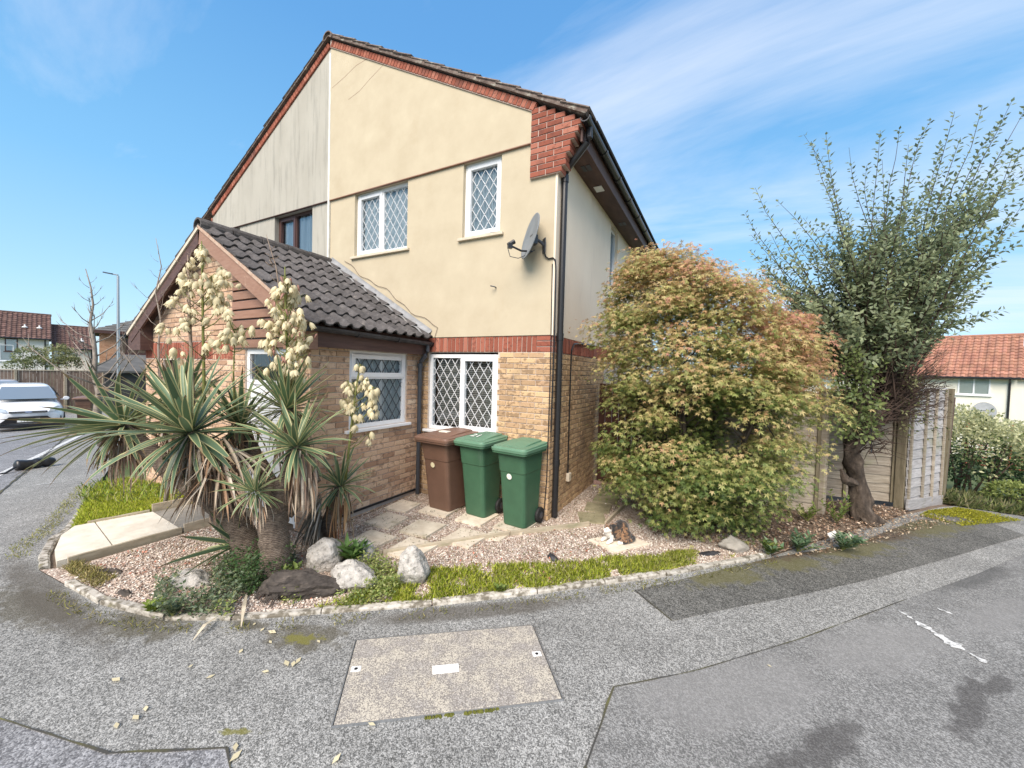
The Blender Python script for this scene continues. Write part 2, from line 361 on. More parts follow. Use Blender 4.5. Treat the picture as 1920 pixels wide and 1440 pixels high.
M['footway'] = asphalt('speckled_footway', (.108, .108, .102), (.455, .45, .425), 175, (.8, 1.08), [
    (([(-.72, -2.98, .34, .16, 25), (-1.25, -3.1, .2, .08, 10), (-1.9, -3.5, .5, .2, 20), (-2.9, -3.85, .7, .2, 8)], 9., 1.0), (.085, .075, .05), .7),
    (([(-.74, -3.0, .16, .06, 25), (-.36, -3.62, .12, .02, 30)], 16., 1.6), MOSS, .75),
    (([(.2, -2.05, 1.2, .12, 40), (-3.0, -3.75, 1.4, .16, 0)], 4., .5), (.09, .08, .065), .7)])
M['patch'] = asphalt('dark_asphalt_patch', (.05, .05, .046), (.24, .235, .215), 155, (.75, 1.1), [
    (([(1.95, -.35, .55, .22, 42), (2.6, .35, .5, .2, 40), (3.3, 1.2, .9, .25, 45), (4.4, 2.6, .9, .3, 45)], 7., 1.1), (.13, .12, .04), .6),
    (([(2.5, .55, 1.0, .2, 42), (3.7, 1.9, .9, .25, 45)], 7., .8), (.09, .065, .045), .8)])
M['road'] = asphalt('grey_road', (.115, .114, .109), (.335, .332, .318), 170, (.82, 1.08), [
    (([(2.45, -2.1, .42, .10, 60), (3.3, -1.3, .5, .08, 62), (3.55, -.98, .3, .06, 55), (2.2, -2.4, .3, .1, 40), (3.8, -1.6, .5, .1, 60), (2.9, -2.5, .3, .1, 60)], 9., 1.0), (.06, .056, .054), .62), (([(2.0, -1.9, .8, .3, 40), (3.0, -.9, .9, .25, 45), (4.2, .3, .9, .2, 48)], 2., .8), (.25, .245, .235), .5),
    (([(4.2, 1.0, .9, .18, 50)], 3., .6), (.07, .07, .068), .6)])
M['roadleft'] = asphalt('blue_grey_road', (.115, .115, .12), (.36, .36, .365), 130, (.85, 1.1))
M['concrete'] = noisy('pale_concrete', [(.3, (.56, .51, .42)), (.7, (.72, .68, .58))], 7, rough=.9, bmp=.3, bscale=140, grime=(3, .6, .8, (.5, .44, .33)))
M['kerb'] = noisy('worn_pale_kerb', [(.40, (.17, .15, .115)), (.50, (.42, .39, .335)), (.72, (.60, .57, .51))], 15, rough=.9, bmp=.5, bscale=70, rnd=.12, grime=(7, .60, .72, (.22, .2, .12)))
M['slab'] = noisy('buff_paving_slab', [(.3, (.52, .45, .35)), (.7, (.70, .63, .51))], 9, rough=.9, bmp=.4, bscale=120, rnd=.12, grime=(5, .57, .75, (.3, .27, .18)))
M['darkslab'] = noisy('dark_paving_slab', [(.3, (.20, .18, .11)), (.7, (.33, .30, .20))], 9, rough=.85, bmp=.4, bscale=120, rnd=.12)  # darker tone for the slabs along the side wall
M['darkpath'] = noisy('dark_grey_concrete', [(.3, (.20, .19, .165)), (.7, (.29, .275, .24))], 9, rough=.85, bmp=.3, bscale=120)  # darker grey concrete for the path piece nearest the porch
m, nt, b = newmat('gravel_bed'); p = posn(nt); v = nd(nt, 'ShaderNodeTexVoronoi', {0: p, 'Scale': 60.})
c = ramp(nt, nd(nt, 'ShaderNodeSeparateColor', {0: v.outputs['Color']}).outputs[1], [(0., (.19, .13, .10)), (.4, (.40, .30, .24)), (.7, (.53, .435, .36)), (1., (.7, .63, .55))])
c = mixc(nt, ramp(nt, noise(nt, p, 2.2, 5.), [(.5, 0.), (.7, .7)]), c, (.10, .075, .05)); setin(nt, b, 'Base Color', c); b.inputs['Roughness'].default_value = .95
bump(nt, b, mth(nt, 'SUBTRACT', 1., v.outputs['Distance']), .8, .01); M['gravelbed'] = m
M['pebble'] = leafmat('pebble_stone', 0., .85, rnd=.2, spec=.2)
M['turf'] = noisy('turf_soil', [(.3, (.10, .13, .03)), (.7, (.22, .27, .05))], 14, rough=1, bmp=.5, bscale=60)
M['land'] = noisy('rough_grass_land', [(.3, (.05, .08, .025)), (.7, (.12, .14, .05))], .6, rough=1, bmp=.3)

# ---------------------------------------------------------------- ground
def sheet(name, poly, mat, lift, res=None, parent=None, kind='structure', skirt=0):   # a flat sheet lying on the land
    bm = bmesh.new(); vs = [bm.verts.new((x, y, 0)) for x, y in poly]; f = bm.faces.new(vs)
    if f.normal.z < 0: f.normal_flip()
    bmesh.ops.triangulate(bm, faces=bm.faces[:])
    if res:
        xs = [p[0] for p in poly]; ys = [p[1] for p in poly]
        for ax, lo, hi in ((0, min(xs), max(xs)), (1, min(ys), max(ys))):
            k = math.ceil(lo/res)*res
            while k < hi:
                n = Vector((1, 0, 0)) if ax == 0 else Vector((0, 1, 0)); c = Vector((k, 0, 0)) if ax == 0 else Vector((0, k, 0))
                bmesh.ops.bisect_plane(bm, geom=bm.verts[:]+bm.edges[:]+bm.faces[:], plane_co=c, plane_no=n); k += res
    for v_ in bm.verts: v_.co.z = hz_(v_.co.x, v_.co.y)+lift
    bmesh.ops.recalc_face_normals(bm, faces=bm.faces[:])
    if sum(f.normal.z*f.calc_area() for f in bm.faces) < 0: bmesh.ops.reverse_faces(bm, faces=bm.faces[:])
    if skirt:
        e = [x for x in bm.edges if x.is_boundary]; r = bmesh.ops.extrude_edge_only(bm, edges=e)
        for v_ in [g for g in r['geom'] if isinstance(g, bmesh.types.BMVert)]: v_.co.z -= skirt
    me = bpy.data.meshes.new(name); bm.to_mesh(me); bm.free(); me.materials.append(mat)
    o = bpy.data.objects.new(name, me); link(o, parent); tag(o, kind=kind if parent is None else None); return o
far = 900
bm = bmesh.new(); gx = [-far, -300, -120, -70, -45, -37.5, -30, -20, -10, -4.5, 0, 4.9, 10, 15, 20, 25, 30, 35, 45, 70, 150, 300, far]; gy = [-far, -200, -60, -20, -5, 0, 3, 4.2, 8, 14, 20, 26, 32, 40, 60, 120, 300, far]
g = [[bm.verts.new((x, y, hz_(x, y)-.06)) for y in gy] for x in gx]
for i in range(len(gx)-1):
    for j in range(len(gy)-1): bm.faces.new((g[i][j], g[i+1][j], g[i+1][j+1], g[i][j+1]))
me = bpy.data.meshes.new('ground'); bm.to_mesh(me); bm.free(); me.materials.append(M['land']); tag(link(bpy.data.objects.new('ground', me)), kind='structure')
KERB = [(2.42, .42), (1.45, -.66), (.48, -1.60), (-.2, -2.22), (-.89, -2.75), (-1.4, -3.15), (-1.83, -3.40), (-2.5, -3.57), (-3.12, -3.62), (-3.66, -3.66), (-4.03, -3.59), (-4.45, -3.45), (-4.72, -3.28), (-5.5, -2.98), (-7.2, -2.36)]
sheet('pavement', [(-9, -14), (3.5, -14), (14, -8), (14, 5.2), (7.2, 4.9), (5.35, 4.35), (4.3, 3.05), (2.42, .40)]+[(x, y-.0) for x, y in KERB[1:]]+[(-12, -.6), (-24, 3.2), (-40, 6), (-40, -14)], M['footway'], 0, 2.)
sheet('road', [(1.3, -9), (1.35, -2.86), (1.35, -2.29), (1.79, -1.88), (2.48, -1.11), (2.95, -.55), (3.44, .07), (4.25, 1.05), (5.08, 2.11), (6.3, 3.3), (9, 4.2), (13.9, 4.9), (13.9, -7.8)], M['road'], .004, 2.)
sheet('road', [(.25, -13.9), (.25, -4.3), (-.15, -3.74), (-.29, -3.69), (-.77, -4.0), (-1.55, -4.22), (-2.6, -4.45), (-5.2, -4.5), (-7.4, -3.42), (-11, -2.3), (-22, 1.05), (-39.9, 4), (-39.9, -13.9)], M['roadleft'], .004, 2.)
sheet('tarmac_patch', [(1.25, -1.08), (1.6, -1.38), (2.05, -.9), (2.5, -.45), (3.31, .41), (4.4, 1.68), (5.5, 3.0), (5.2, 3.9), (4.3, 2.75), (3.4, 1.4), (2.44, .38)], M['patch'], .004, 1.)
M['joint'] = noisy('mossy_joint', [(.45, (.06, .058, .052)), (.58, (.085, .08, .045)), (.72, (.15, .145, .05))], 3.5, bmp=.3)
def joint(pts, w_=.012):
    mb = MB()
    for (x0, y0), (x1, y1) in zip(pts, pts[1:]):
        n = max(1, int(math.hypot(x1-x0, y1-y0)/.12)); dx, dy = x1-x0, y1-y0; L = math.hypot(dx, dy); nx, ny = -dy/L, dx/L; pr = None
        for i in range(n+1):
            t = i/n; ww = w_*(.5+random.random()); o = (random.random()-.5)*w_*.8
            a = (x0+dx*t+nx*(o+ww), y0+dy*t+ny*(o+ww)); c_ = (x0+dx*t+nx*(o-ww), y0+dy*t+ny*(o-ww))
            if pr: mb.quad(*[(q[0], q[1], hz_(*q)+.009) for q in (pr[0], pr[1], c_, a)])
            pr = (a, c_)
    o = mb.build('tarmac_joint', M['joint'], fix=True); tag(o, kind='structure'); return o
joint([(1.33, -3.2), (1.35, -2.86), (1.35, -2.29)], .008); joint([(1.35, -2.29), (1.79, -1.88), (2.48, -1.11), (3.44, .07)], .003)
joint([(1.25, -1.08), (1.6, -1.38)], .006); joint([(-1.55, -4.22), (-.77, -4.0), (-.29, -3.69), (-.15, -3.74)], .006)
joint([(-7.4, -3.42), (-11, -2.3), (-22, 1.05)], .02)
sheet('garden_gravel', [(x, y) for x, y in KERB[:10]]+[(-3.6, -3.6), (-3.5, -3.45), (-3.52, -2.0), (-2.2, -1.9), (-2.33, 0), (-.09, 0), (-.09, 2.25), (1.2, 2.3), (3.2, 2.4), (3.35, 3.3), (4.4, 3.5), (4.28, 3.1)], M['gravelbed'], .008)
sheet('garden_bed', [(2.45, .5), (4.28, 3.05), (4.4, 3.5), (3.35, 3.3), (3.2, 2.4), (1.6, 2.3), (2.2, 1.2)], M['soil'], .016)
sheet('garden_soil', [(x, y+.01) for x, y in KERB]+[(-7.2, 1), (-2.4, 1), (-.2, 3), (3, 6), (5.6, 5.6), (5.5, 4.6)], M['soil'], -.012, 1.)
sheet('lawn', [(-4.72, -3.28), (-4.52, -2.55), (-4.45, -1.9), (-7.3, -1.95), (-7.2, -2.36), (-5.5, -2.98)], M['turf'], .03)
# white road markings
def strip(pts, wd, mat, name='road_marking', lift=.009):
    mb = MB()
    for (x0, y0), (x1, y1) in zip(pts, pts[1:]):
        dx, dy = x1-x0, y1-y0; L = math.hypot(dx, dy); nx, ny = -dy/L*wd/2, dx/L*wd/2
        mb.quad(*[(x, y, hz_(x, y)+lift) for x, y in ((x0+nx, y0+ny), (x0-nx, y0-ny), (x1-nx, y1-ny), (x1+nx, y1+ny))])
    return tag(mb.build(name, mat), kind='structure')
strip([tuple(on_ground(*q)[:2]) for q in ((-60, 920), (0, 890), (70, 856), (140, 822), (172, 806))], .11, M['paint'])
def blobsheet(pts, name, mat, lift=.009, jag=.02, n=44):
    L = [(x+(random.random()-.5)*jag, y+(random.random()-.5)*jag) for x, y in pts]; return sheet(name, L, mat, lift)
def streak(x0, y0, x1, y1, wd, name='road_marking'):
    n = 9; a = []; c_ = []; dx, dy = x1-x0, y1-y0; L = math.hypot(dx, dy); nx, ny = -dy/L, dx/L
    for i in range(n+1):
        t = i/n; e = wd*min(1, 4*t*(1-t)+.25); ka, kb = random.uniform(.15, 1.1), random.uniform(.15, 1.1); a.append((x0+dx*t+nx*e*ka, y0+dy*t+ny*e*ka)); c_.append((x0+dx*t-nx*e*kb, y0+dy*t-ny*e*kb))
    sheet(name, a+c_[::-1], M['paint'], .009)
streak(3.30, -.20, 3.36, -.31, .03); streak(3.37, -.335, 3.45, -.46, .045); streak(3.44, -.47, 3.545, -.625, .065); streak(3.555, -.645, 3.61, -.73, .04); streak(3.62, .02, 3.7, -.03, .02)
a_, b_ = on_ground(60, 911), on_ground(112, 904); streak(a_.x, a_.y, b_.x, b_.y, .03)
# kerb of separate stones
K = tag(bpy.data.objects.new('kerb', None), kind='structure'); link(K)
pts = [Vector((x, y, 0)) for x, y in KERB]; seg = []
for a, b_ in zip(pts, pts[1:]):
    n = max(1, round((b_-a).length/.62)); seg += [(a.lerp(b_, i/n), a.lerp(b_, (i+1)/n)) for i in range(n)]
kv = []
for q in range(4):
    mb = MB(); nx_ = 6
    rings = []
    for i in range(nx_+1):
        x = -.5+i/nx_; e = [(random.random()-.5)*.012 for _ in range(6)]; w2 = .5*(1-.12*random.random()); 
        rings.append([(x, -.038*w2*2, -.10), (x, .038, -.10), (x, .038*w2*2, .022+e[1]), (x, .03*w2*2, .034+e[2]), (x, -.022*w2*2, .034+e[3]), (x, -.038*w2*2, .018+e[4])])
    mb.loft(rings, cap=True); kv.append(mb.mesh('kerb_stone', M['kerb'], fix=True))
for i, (a, b_) in enumerate(seg):
    if abs((a+b_).x/2+3.42) < .2: continue       # the gap where the stones are buried
    c_ = (a+b_)/2; d = b_-a; inst('kerb_stone', kv[i % 4], K, (c_.x, c_.y+.03, hz_(c_.x, c_.y)+random.uniform(-.012, .006)), basis((d.x, d.y, hz_(b_.x, b_.y)-hz_(a.x, a.y)), (0, 0, 1)), ((d.length-.012), 1.0, 1))
# concrete path to the door, with its slabs
P = tag(bpy.data.objects.new('garden_path', None), kind='structure'); link(P)
sheet('path_slab', [(-3.63, -3.56), (-3.98, -3.50), (-4.42, -3.36), (-4.68, -3.20), (-4.64, -3.05), (-3.62, -3.18)], M['concrete'], .055, None, P, skirt=.1)
sheet('path_slab', [(-3.62, -3.168), (-4.638, -3.038), (-4.49, -2.56), (-3.60, -2.62)], M['concrete'], .055, None, P, skirt=.1)
sheet('path_slab', [(-3.60, -2.61), (-4.49, -2.55), (-4.42, -1.88), (-3.56, -1.88)], M['darkpath'], .048, None, P, skirt=.1)
# stepping slabs by the bins
S = tag(bpy.data.objects.new('patio', None), kind='structure'); link(S)
slabv = []
for q in range(3):
    mb = MB(); j = [(random.random()-.5)*.03 for _ in range(8)]
    pl = [(-.2+j[0], -.21+j[1]), (.2+j[2], -.21+j[3]), (.2+j[4], .21+j[5]), (-.2+j[6], .21+j[7])]
    mb.prism([(x, y, 0) for x, y in pl], (0, 0, .04)); slabv.append(mb.mesh('paving_slab', M['slab'], fix=True))
for i, (x, y, a, s) in enumerate([(-1.55, -1.66, 2, 1), (-1.28, -1.08, 4, 1), (-1.84, -1.12, 3, .95), (-1.02, -1.56, 0, 1), (-.68, -1.02, -2, 1), (-1.52, -.42, 3, 1.1), (-.92, -.42, 1, 1.05), (-.36, -.36, -2, 1.05), (-2.05, -.62, 5, .9), (-.42, -.75, 0, .6)]):
    me = slabv[i % 3]; o = inst('paving_slab', me, S, (x, y, -.004), Matrix.Rotation(R(a), 3, 'Z'), s)
    b_ = None
md = slabv[1].copy(); md.materials.clear(); md.materials.append(M['darkslab'])
for x, y, a, s in [(.40, .42, 22, .9), (.36, .86, 8, .9), (.36, 1.3, 3, .9), (.34, 1.75, 2, .9)]: inst('paving_slab', md, S, (x, y, -.008), Matrix.Rotation(R(a), 3, 'Z'), s)
# ---------------------------------------------------------------- builders for the houses
def brick_unit():
    mb = MB(); e = .045; f = .06
    b0 = [(-.5, .5, -.5), (.5, .5, -.5), (.5, .5, .5), (-.5, .5, .5)]; b1 = [(x, -.42, z) for x, y, z in b0]
    b2 = [(-.5+e*.4, -.5, -.5+f), (.5-e*.4, -.5, -.5+f), (.5-e*.4, -.5, .5-f), (-.5+e*.4, -.5, .5-f)]
    mb.loft([b0, b1, b2]); mb.quad(*b2[::-1]); return mb
BU = brick_unit()
def brick_me(mat): return BU.mesh('brick', mat, fix=True)
class Bricks:     # collects bricks, then lays the largest-looking 300 as objects and joins the rest
    def __init__(s): s.L = []
    def add(s, c, u, n, l, h, d, mat, roll=None): s.L.append((Vector(c), Vector(u), Vector(n), l, h, d, mat, roll))
    def wall(s, o, u, n, L, z0, z1, mat, holes=(), ph=0., d=.03, gap=.010, header_end=False):
        o = Vector(o); u = Vector(u); n = Vector(n); k = 0; z = z0
        while z+.062 <= z1+.001:
            fr = [(0., L)]
            for a, b_, c_, e in holes:
                if z+.065 > c_+.01 and z < e-.01:
                    nf = []
                    for p, q in fr:
                        if b_ <= p or a >= q: nf.append((p, q)); continue
                        if a-p > .02: nf.append((p, a))
                        if q-b_ > .02: nf.append((b_, q))
                    fr = nf
            off = ph+(.1125 if k % 2 else 0)
            for p, q in fr:
                x = math.floor((p-off)/.225)*.225+off
                while x < q:
                    a, b_ = max(x, p)+gap/2, min(x+.225, q)-gap/2
                    if b_-a > .03:
                        s.add(o+u*((a+b_)/2)+Vector((0, 0, z+.0325))+n*random.uniform(-.0015, .0025), u, n, b_-a, .064+random.uniform(-.001, .001), d, mat)
                    x += .225
            z += .075; k += 1
    def soldier(s, o, u, n, L, z0, mat, h=.215, d=.034, pitch=.075):
        o = Vector(o); u = Vector(u); n = Vector(n)
        for i in range(int(L/pitch+.01)):
            s.add(o+u*(pitch*(i+.5))+Vector((0, 0, z0+h/2))+n*random.uniform(-.0015, .0025), u, n, .065, h, d, mat)
    def lay(s, parent, cap=300):
        sz = []
        for b in s.L:
            c, u, n = b[0], b[1], b[2]; v = c-CAM; dd = v.dot(RF); f = max(0, -n.dot(v.normalized()))
            x = 960+725*v.dot(RX)/dd if dd > .1 else -999; y = 720+725*v.dot(RD)/dd if dd > .1 else -999
            sz.append(b[3]*b[4]*f/dd**2 if (0 < x < 1920 and 0 < y < 1440 and dd > .1) else 0)
        order = np.argsort(-np.array(sz)); meshes = {}; rest = {}
        for r, i in enumerate(order):
            c, u, n, l, h, d, mat, roll = s.L[i]; up = u.cross(n)*-1 if abs(u.z) > .3 or abs(n.z) > .3 else Vector((0, 0, 1))
            y = -n; z = u.cross(y); M3 = Matrix(((u.x, y.x, z.x), (u.y, y.y, z.y), (u.z, y.z, z.z)))
            if r < cap and sz[i] > 0:
                if mat.name not in meshes: meshes[mat.name] = brick_me(mat)
                inst('brick', meshes[mat.name], parent, c-n*d/2, M3, (l, d, h))
            else:
                mb = rest.setdefault(mat.name, (MB(), mat))[0]; o = len(mb.v)
                for p in BU.v: mb.v.append(tuple(c-n*d/2+M3 @ Vector((p[0]*l, p[1]*d, p[2]*h))))
                mb.f += [tuple(o+k for k in f) for f in BU.f]; mb.m += BU.m
        for mb, mat in rest.values(): mb.build('brickwork', mat, parent, fix=False, kind='stuff')
def panel(mb, o, u, n, U, Z, holes=(), depth=.12, m=0):     # a rectangle of wall with openings and their reveals
    o = Vector(o); u = Vector(u); n = Vector(n); P = lambda a, z, k=0.: o+u*a+Vector((0, 0, z))-n*k
    us = sorted({*U, *[h[0] for h in holes], *[h[1] for h in holes]}); zs = sorted({*Z, *[h[2] for h in holes], *[h[3] for h in holes]})
    us = [x for x in us if U[0] <= x <= U[1]]; zs = [z for z in zs if Z[0] <= z <= Z[1]]
    for a, b_ in zip(us, us[1:]):
        for c_, d in zip(zs, zs[1:]):
            if any(h[0] <= (a+b_)/2 <= h[1] and h[2] <= (c_+d)/2 <= h[3] for h in holes): continue
            mb.quad(P(a, c_), P(b_, c_), P(b_, d), P(a, d), m=m)
    for a, b_, c_, d in holes:
        for p, q in (((a, c_), (b_, c_)), ((b_, c_), (b_, d)), ((b_, d), (a, d)), ((a, d), (a, c_))):
            mb.quad(P(*p), P(*q), P(*q, depth), P(*p, depth), m=m)
def window(parent, o, u, n, w_, h, lights, frame, label=None, lead=None, back='curtain', sill=True, setb=.06, fw=.055, glass=None, sillmat=None, sillw=.06, pitch=(.145, .215)):
    """o: lower corner at the wall face; lights: (u0,u1,z0,z1,casement?) glazed areas as fractions of the frame"""
    o = Vector(o); u = Vector(u); n = Vector(n); Z = Vector((0, 0, 1))
    X = Matrix(((u.x, -n.x, 0, o.x), (u.y, -n.y, 0, o.y), (0, 0, 1, o.z), (0, 0, 0, 1)))   # local: x along, y inwards, z up
    mb = MB(); B = lambda a, b_, y0=setb, y1=setb+.07: mb.box((a[0], y0, a[1]), (b_[0], y1, b_[1]), 0, X)
    B((0, 0), (fw, h)); B((w_-fw, 0), (w_, h)); B((fw, 0), (w_-fw, fw)); B((fw, h-fw), (w_-fw, h))
    us = sorted({l[0] for l in lights}-{0.}); zs = sorted({l[2] for l in lights}-{0.})
    for a in us: B((a*w_-fw*.4, fw), (a*w_+fw*.4, h-fw), setb+.004)
    for z in zs: B((fw, z*h-fw*.4), (w_-fw, z*h+fw*.4), setb+.002)
    panes = []
    for a, b_, c_, d, cas in lights:
        x0 = a*w_+(fw if a == 0 else fw*.4); x1 = b_*w_-(fw if b_ == 1 else fw*.4); z0 = c_*h+(fw if c_ == 0 else fw*.4); z1 = d*h-(fw if d == 1 else fw*.4)
        if cas:
            k = .045; y0 = setb-.012
            for p, q in (((x0-.018, z0-.018), (x0+k, z1+.018)), ((x1-k, z0-.018), (x1+.018, z1+.018)), ((x0+k, z0-.018), (x1-k, z0+k)), ((x0+k, z1-k), (x1-k, z1+.018))): B(p, q, y0, setb+.05)
            x0 += k; x1 -= k; z0 += k; z1 -= k
        panes.append((x0, x1, z0, z1))
    W = mb.build('window', frame, parent, bevel=.004, label=label)
    for x0, x1, z0, z1 in panes:
        g = MB(); y = setb+.035; g.quad(*[X @ Vector(p) for p in ((x0-.01, y, z0-.01), (x1+.01, y, z0-.01), (x1+.01, y, z1+.01), (x0-.01, y, z1+.01))]); g.build('pane', glass or M['glass'], W, fix=False)
        if lead:
            g = MB(); pw, ph = pitch; k = ph/pw; y = setb+.031; cx = (x0+x1)/2; cz = (z0+z1)/2
            for sg in (1, -1):
                for i in range(-14, 15):
                    c0 = i*ph; pts = []      # z-cz = sg*k*(x-cx)+c0, clipped to the pane
                    for x in (x0, x1):
                        z = cz+sg*k*(x-cx)+c0
                        if z0 <= z <= z1: pts.append((x, z))
                    for z in (z0, z1):
                        x = cx+(z-cz-c0)/(sg*k)
                        if x0 < x < x1: pts.append((x, z))
                    if len(pts) >= 2:
                        pts.sort(); a, b_ = pts[0], pts[-1]
                        if math.hypot(a[0]-b_[0], a[1]-b_[1]) > .02: g.bar(X @ Vector((a[0], y, a[1])), X @ Vector((b_[0], y, b_[1])), .0062, .008)
            g.build('lead_came', lead, W, fix=False, kind='stuff')
    x0, x1 = fw, w_-fw; z0, z1 = fw, h-fw
    if back == 'curtain':
        g = MB(); n_ = 60; pr = None
        for i in range(n_+1):
            x = x0+(x1-x0)*i/n_; y = setb+.075+.018*math.sin(i*1.15)+.010*math.sin(i*.47+1); p = (X @ Vector((x, y, z0)), X @ Vector((x, y, z1)))
            if pr: g.quad(pr[0], p[0], p[1], pr[1])
            pr = p
        g.build('net_curtain', M['curtain'], W, smooth=True, fix=False)
    if back == 'blind':
        g = MB(); z = z0+.02; i = 0
        while z < z1:
            g.box((x0, setb+.13, z), (x1, setb+.155, z+.021), 0, X); z += .032
        g.build('blind_slats', M['blind'], W, fix=False, kind='stuff')
    g = MB(); a = (x0-.04, setb+.068, z0-.04); b_ = (x1+.04, setb+.9, z1+.04)
    c = [Vector((x, y, z)) for z in (a[2], b_[2]) for y in (a[1], b_[1]) for x in (a[0], b_[0])]
    for f in ((2, 3, 7, 6), (0, 2, 6, 4), (1, 5, 7, 3), (0, 1, 3, 2), (4, 6, 7, 5)): g.quad(*[X @ c[i] for i in f])
    g.build('dark_room_backing', M['room'], W, fix=False)
    if sill:
        g = MB(); g.box((-sillw, -.045, -.045), (w_+sillw, setb+.03, -.004), 0, X); g.build('sill', sillmat or frame, W, bevel=.006)
    return W
XC, XP, XL = -.09, -4.56, -9.03     # corner, party line, far corner
SL = .565                           # slope of the gable
zb = lambda x: 7.74-SL*abs(x-XP)    # underside of the brick verge
FN = (0, -1, 0); FX = (1, 0, 0); SN = (1, 0, 0); SY = (0, 1, 0)
ZJ, ZS = 5.02, 2.48
ph_ = Vector((math.cos(math.atan(SL)), 0, -math.sin(math.atan(SL)))); SLn = Vector((-ph_.z, 0, ph_.x))   # down the slope, and its normal
DEP = 8.2
# ================================================================ the cream house
H = thing('house', 'cream rendered end house with red brick verge and white leaded windows', 'house', (-2.3, 4, 0), world=True)
mb = MB()
W1 = (-3.91, -2.67, 3.93, 5.02); W2 = (-1.58, -.93, 3.93, 5.02)
panel(mb, (0, 0, 0), FX, FN, (XP, XC), (ZS, ZJ), [W1, W2])
mb.quad((XP, 0, ZS), (XC, 0, ZS), (XC, .09, ZS), (XP, .09, ZS))
mb.build('rendered_wall', M['cream'], H, fix=False)
mb = MB(); zc = zb(-.47); P = [(XP, -.028, ZJ+.012), (-.47, -.028, ZJ+.012), (-.47, -.028, zc), (XP, -.028, zb(XP))]
mb.prism(P, (0, .12, 0)); mb.build('rendered_gable', M['cream'], H)
mb = MB(); panel(mb, (XC, 0, 0), SY, SN, (0, DEP), (ZS, 4.93), [(2.75, 3.32, 3.2, 4.86)], .1)
mb.quad((XC, 0, ZS), (XC, DEP, ZS), (XC-.08, DEP, ZS), (XC-.08, 0, ZS)); mb.build('rendered_wall', M['creamside'], H, fix=False)
mb = MB(); mb.box((XC-.02, -.008, ZS-.006), (XC+.008, .03, 4.56)); mb.build('corner_bead', M['creamside'], H)
mb = MB(); mb.box((XP+.0, -.035, ZJ-.002), (-.47, .01, ZJ+.010)); mb.build('drip_bead', M['brownpaint'], H)
# back and party walls close the shell
mb = MB(); mb.quad((XP, DEP, -.1), (XC, DEP, -.1), (XC, DEP, 5.1), (XP, DEP, 7.7)); mb.quad((XP, .02, -.1), (XP, DEP, -.1), (XP, DEP, 7.8), (XP, .02, 7.8)); mb.build('back_wall', M['creamside'], H, fix=False)
# lower brickwork
mb = MB(); W3 = (-2.18, -.92, 1.05, 2.25)
panel(mb, (0, .022, 0), FX, FN, (-2.34, XC-.006), (-.15, ZS), [W3], .1); panel(mb, (XC-.012, 0, 0), SY, SN, (.02, DEP), (-.15, ZS)); mb.build('mortar_bed', M['mortar'], H, fix=False)
mb = MB(); mb.quad((-2.3, .0235, ZS-.23), (XC-.006, .0235, ZS-.23), (XC-.006, .0235, ZS), (-2.3, .0235, ZS))
B = Bricks()
B.wall((-2.33, .012, 0), FX, FN, 2.33+XC, .005, 2.25, M['buff'], [(-2.18+2.33, -.92+2.33, 1.05, 2.27)], ph=-.02)
B.wall((XC, .012, 0), SY, SN, 2.6, .005, 2.25, M['buff'], ph=.1)
B.soldier((-2.345, .012, 0), FX, FN, 2.03, 2.258, M['red']); B.soldier((XC, .16, 0), SY, SN, 3.2, 2.258, M['red'])
for k in range(3):
    B.add((-.09-.115-.005, .012, 2.258+.0325+k*.075), FX, FN, .22, .064, .03, M['red']); B.add((XC, .075, 2.258+.0325+k*.075), SY, SN, .10, .064, .03, M['red'])
# corbelled brick shoulder under the eave
rt = [-.02, .035, .035, .09, .09, .145, .19, .235, .26, .26, .28, .28, .28]
mb = MB()
for k, xr in enumerate(rt):
    z = 4.56+k*.075; cut = xr
    xm = XP+(7.74+.145-(z+.07))/SL; cut = min(xr, xm)
    if cut < -.4: continue
    a = -.47+(.11 if k % 2 else 0)
    if k % 2: B.add((-.47+.052, -.045, z+.0325), FX, FN, .10, .064, .05, M['red'])
    while a < cut-.03:
        b_ = min(a+.225, cut)
        if cut-b_ < .07: b_ = cut
        B.add(((a+b_)/2, -.045, z+.0325), FX, FN, b_-a-.01, .064, .05, M['red']); a = b_
    if cut > -.09: B.add((cut-.002, .06, z+.0325), SY, SN, .20, .064, .05, M['red'])
    mb.box((-.47, -.036, z-.006), (cut-.012, .16, z+.07))
mb.build('corbel_core', M['redmortar'], H)
# verge of headers laid along the slope
def verge(Bk, sgn, n0, n1, x_end):
    u = Vector((ph_.x*sgn, 0, ph_.z)); nn = Vector((-u.z*sgn if sgn > 0 else u.z, 0, abs(u.x))); base = Vector((XP, -.055, 7.74)); L = (x_end-XP)/u.x
    for i in range(int(L/.075)):
        c = base+u*(.075*(i+.5))+Vector((SL/math.sqrt(1+SL*SL)*sgn, 0, 1/math.sqrt(1+SL*SL)))*.062
        Bk.add(c, u, Vector(FN), .064, .108, .06, M['red'])
verge(B, 1, 0, 0, -.43)
B.lay(H)
mb = MB(); nn = SLn
a = Vector((XP, -.046, 7.74)); e = Vector((-.46, -.046, zb(-.46))); mb.prism([a, e, e+nn*.118, a+Vector((0, 0, .118/nn.z))], (0, .10, 0)); mb.build('verge_mortar', M['redmortar'], H)
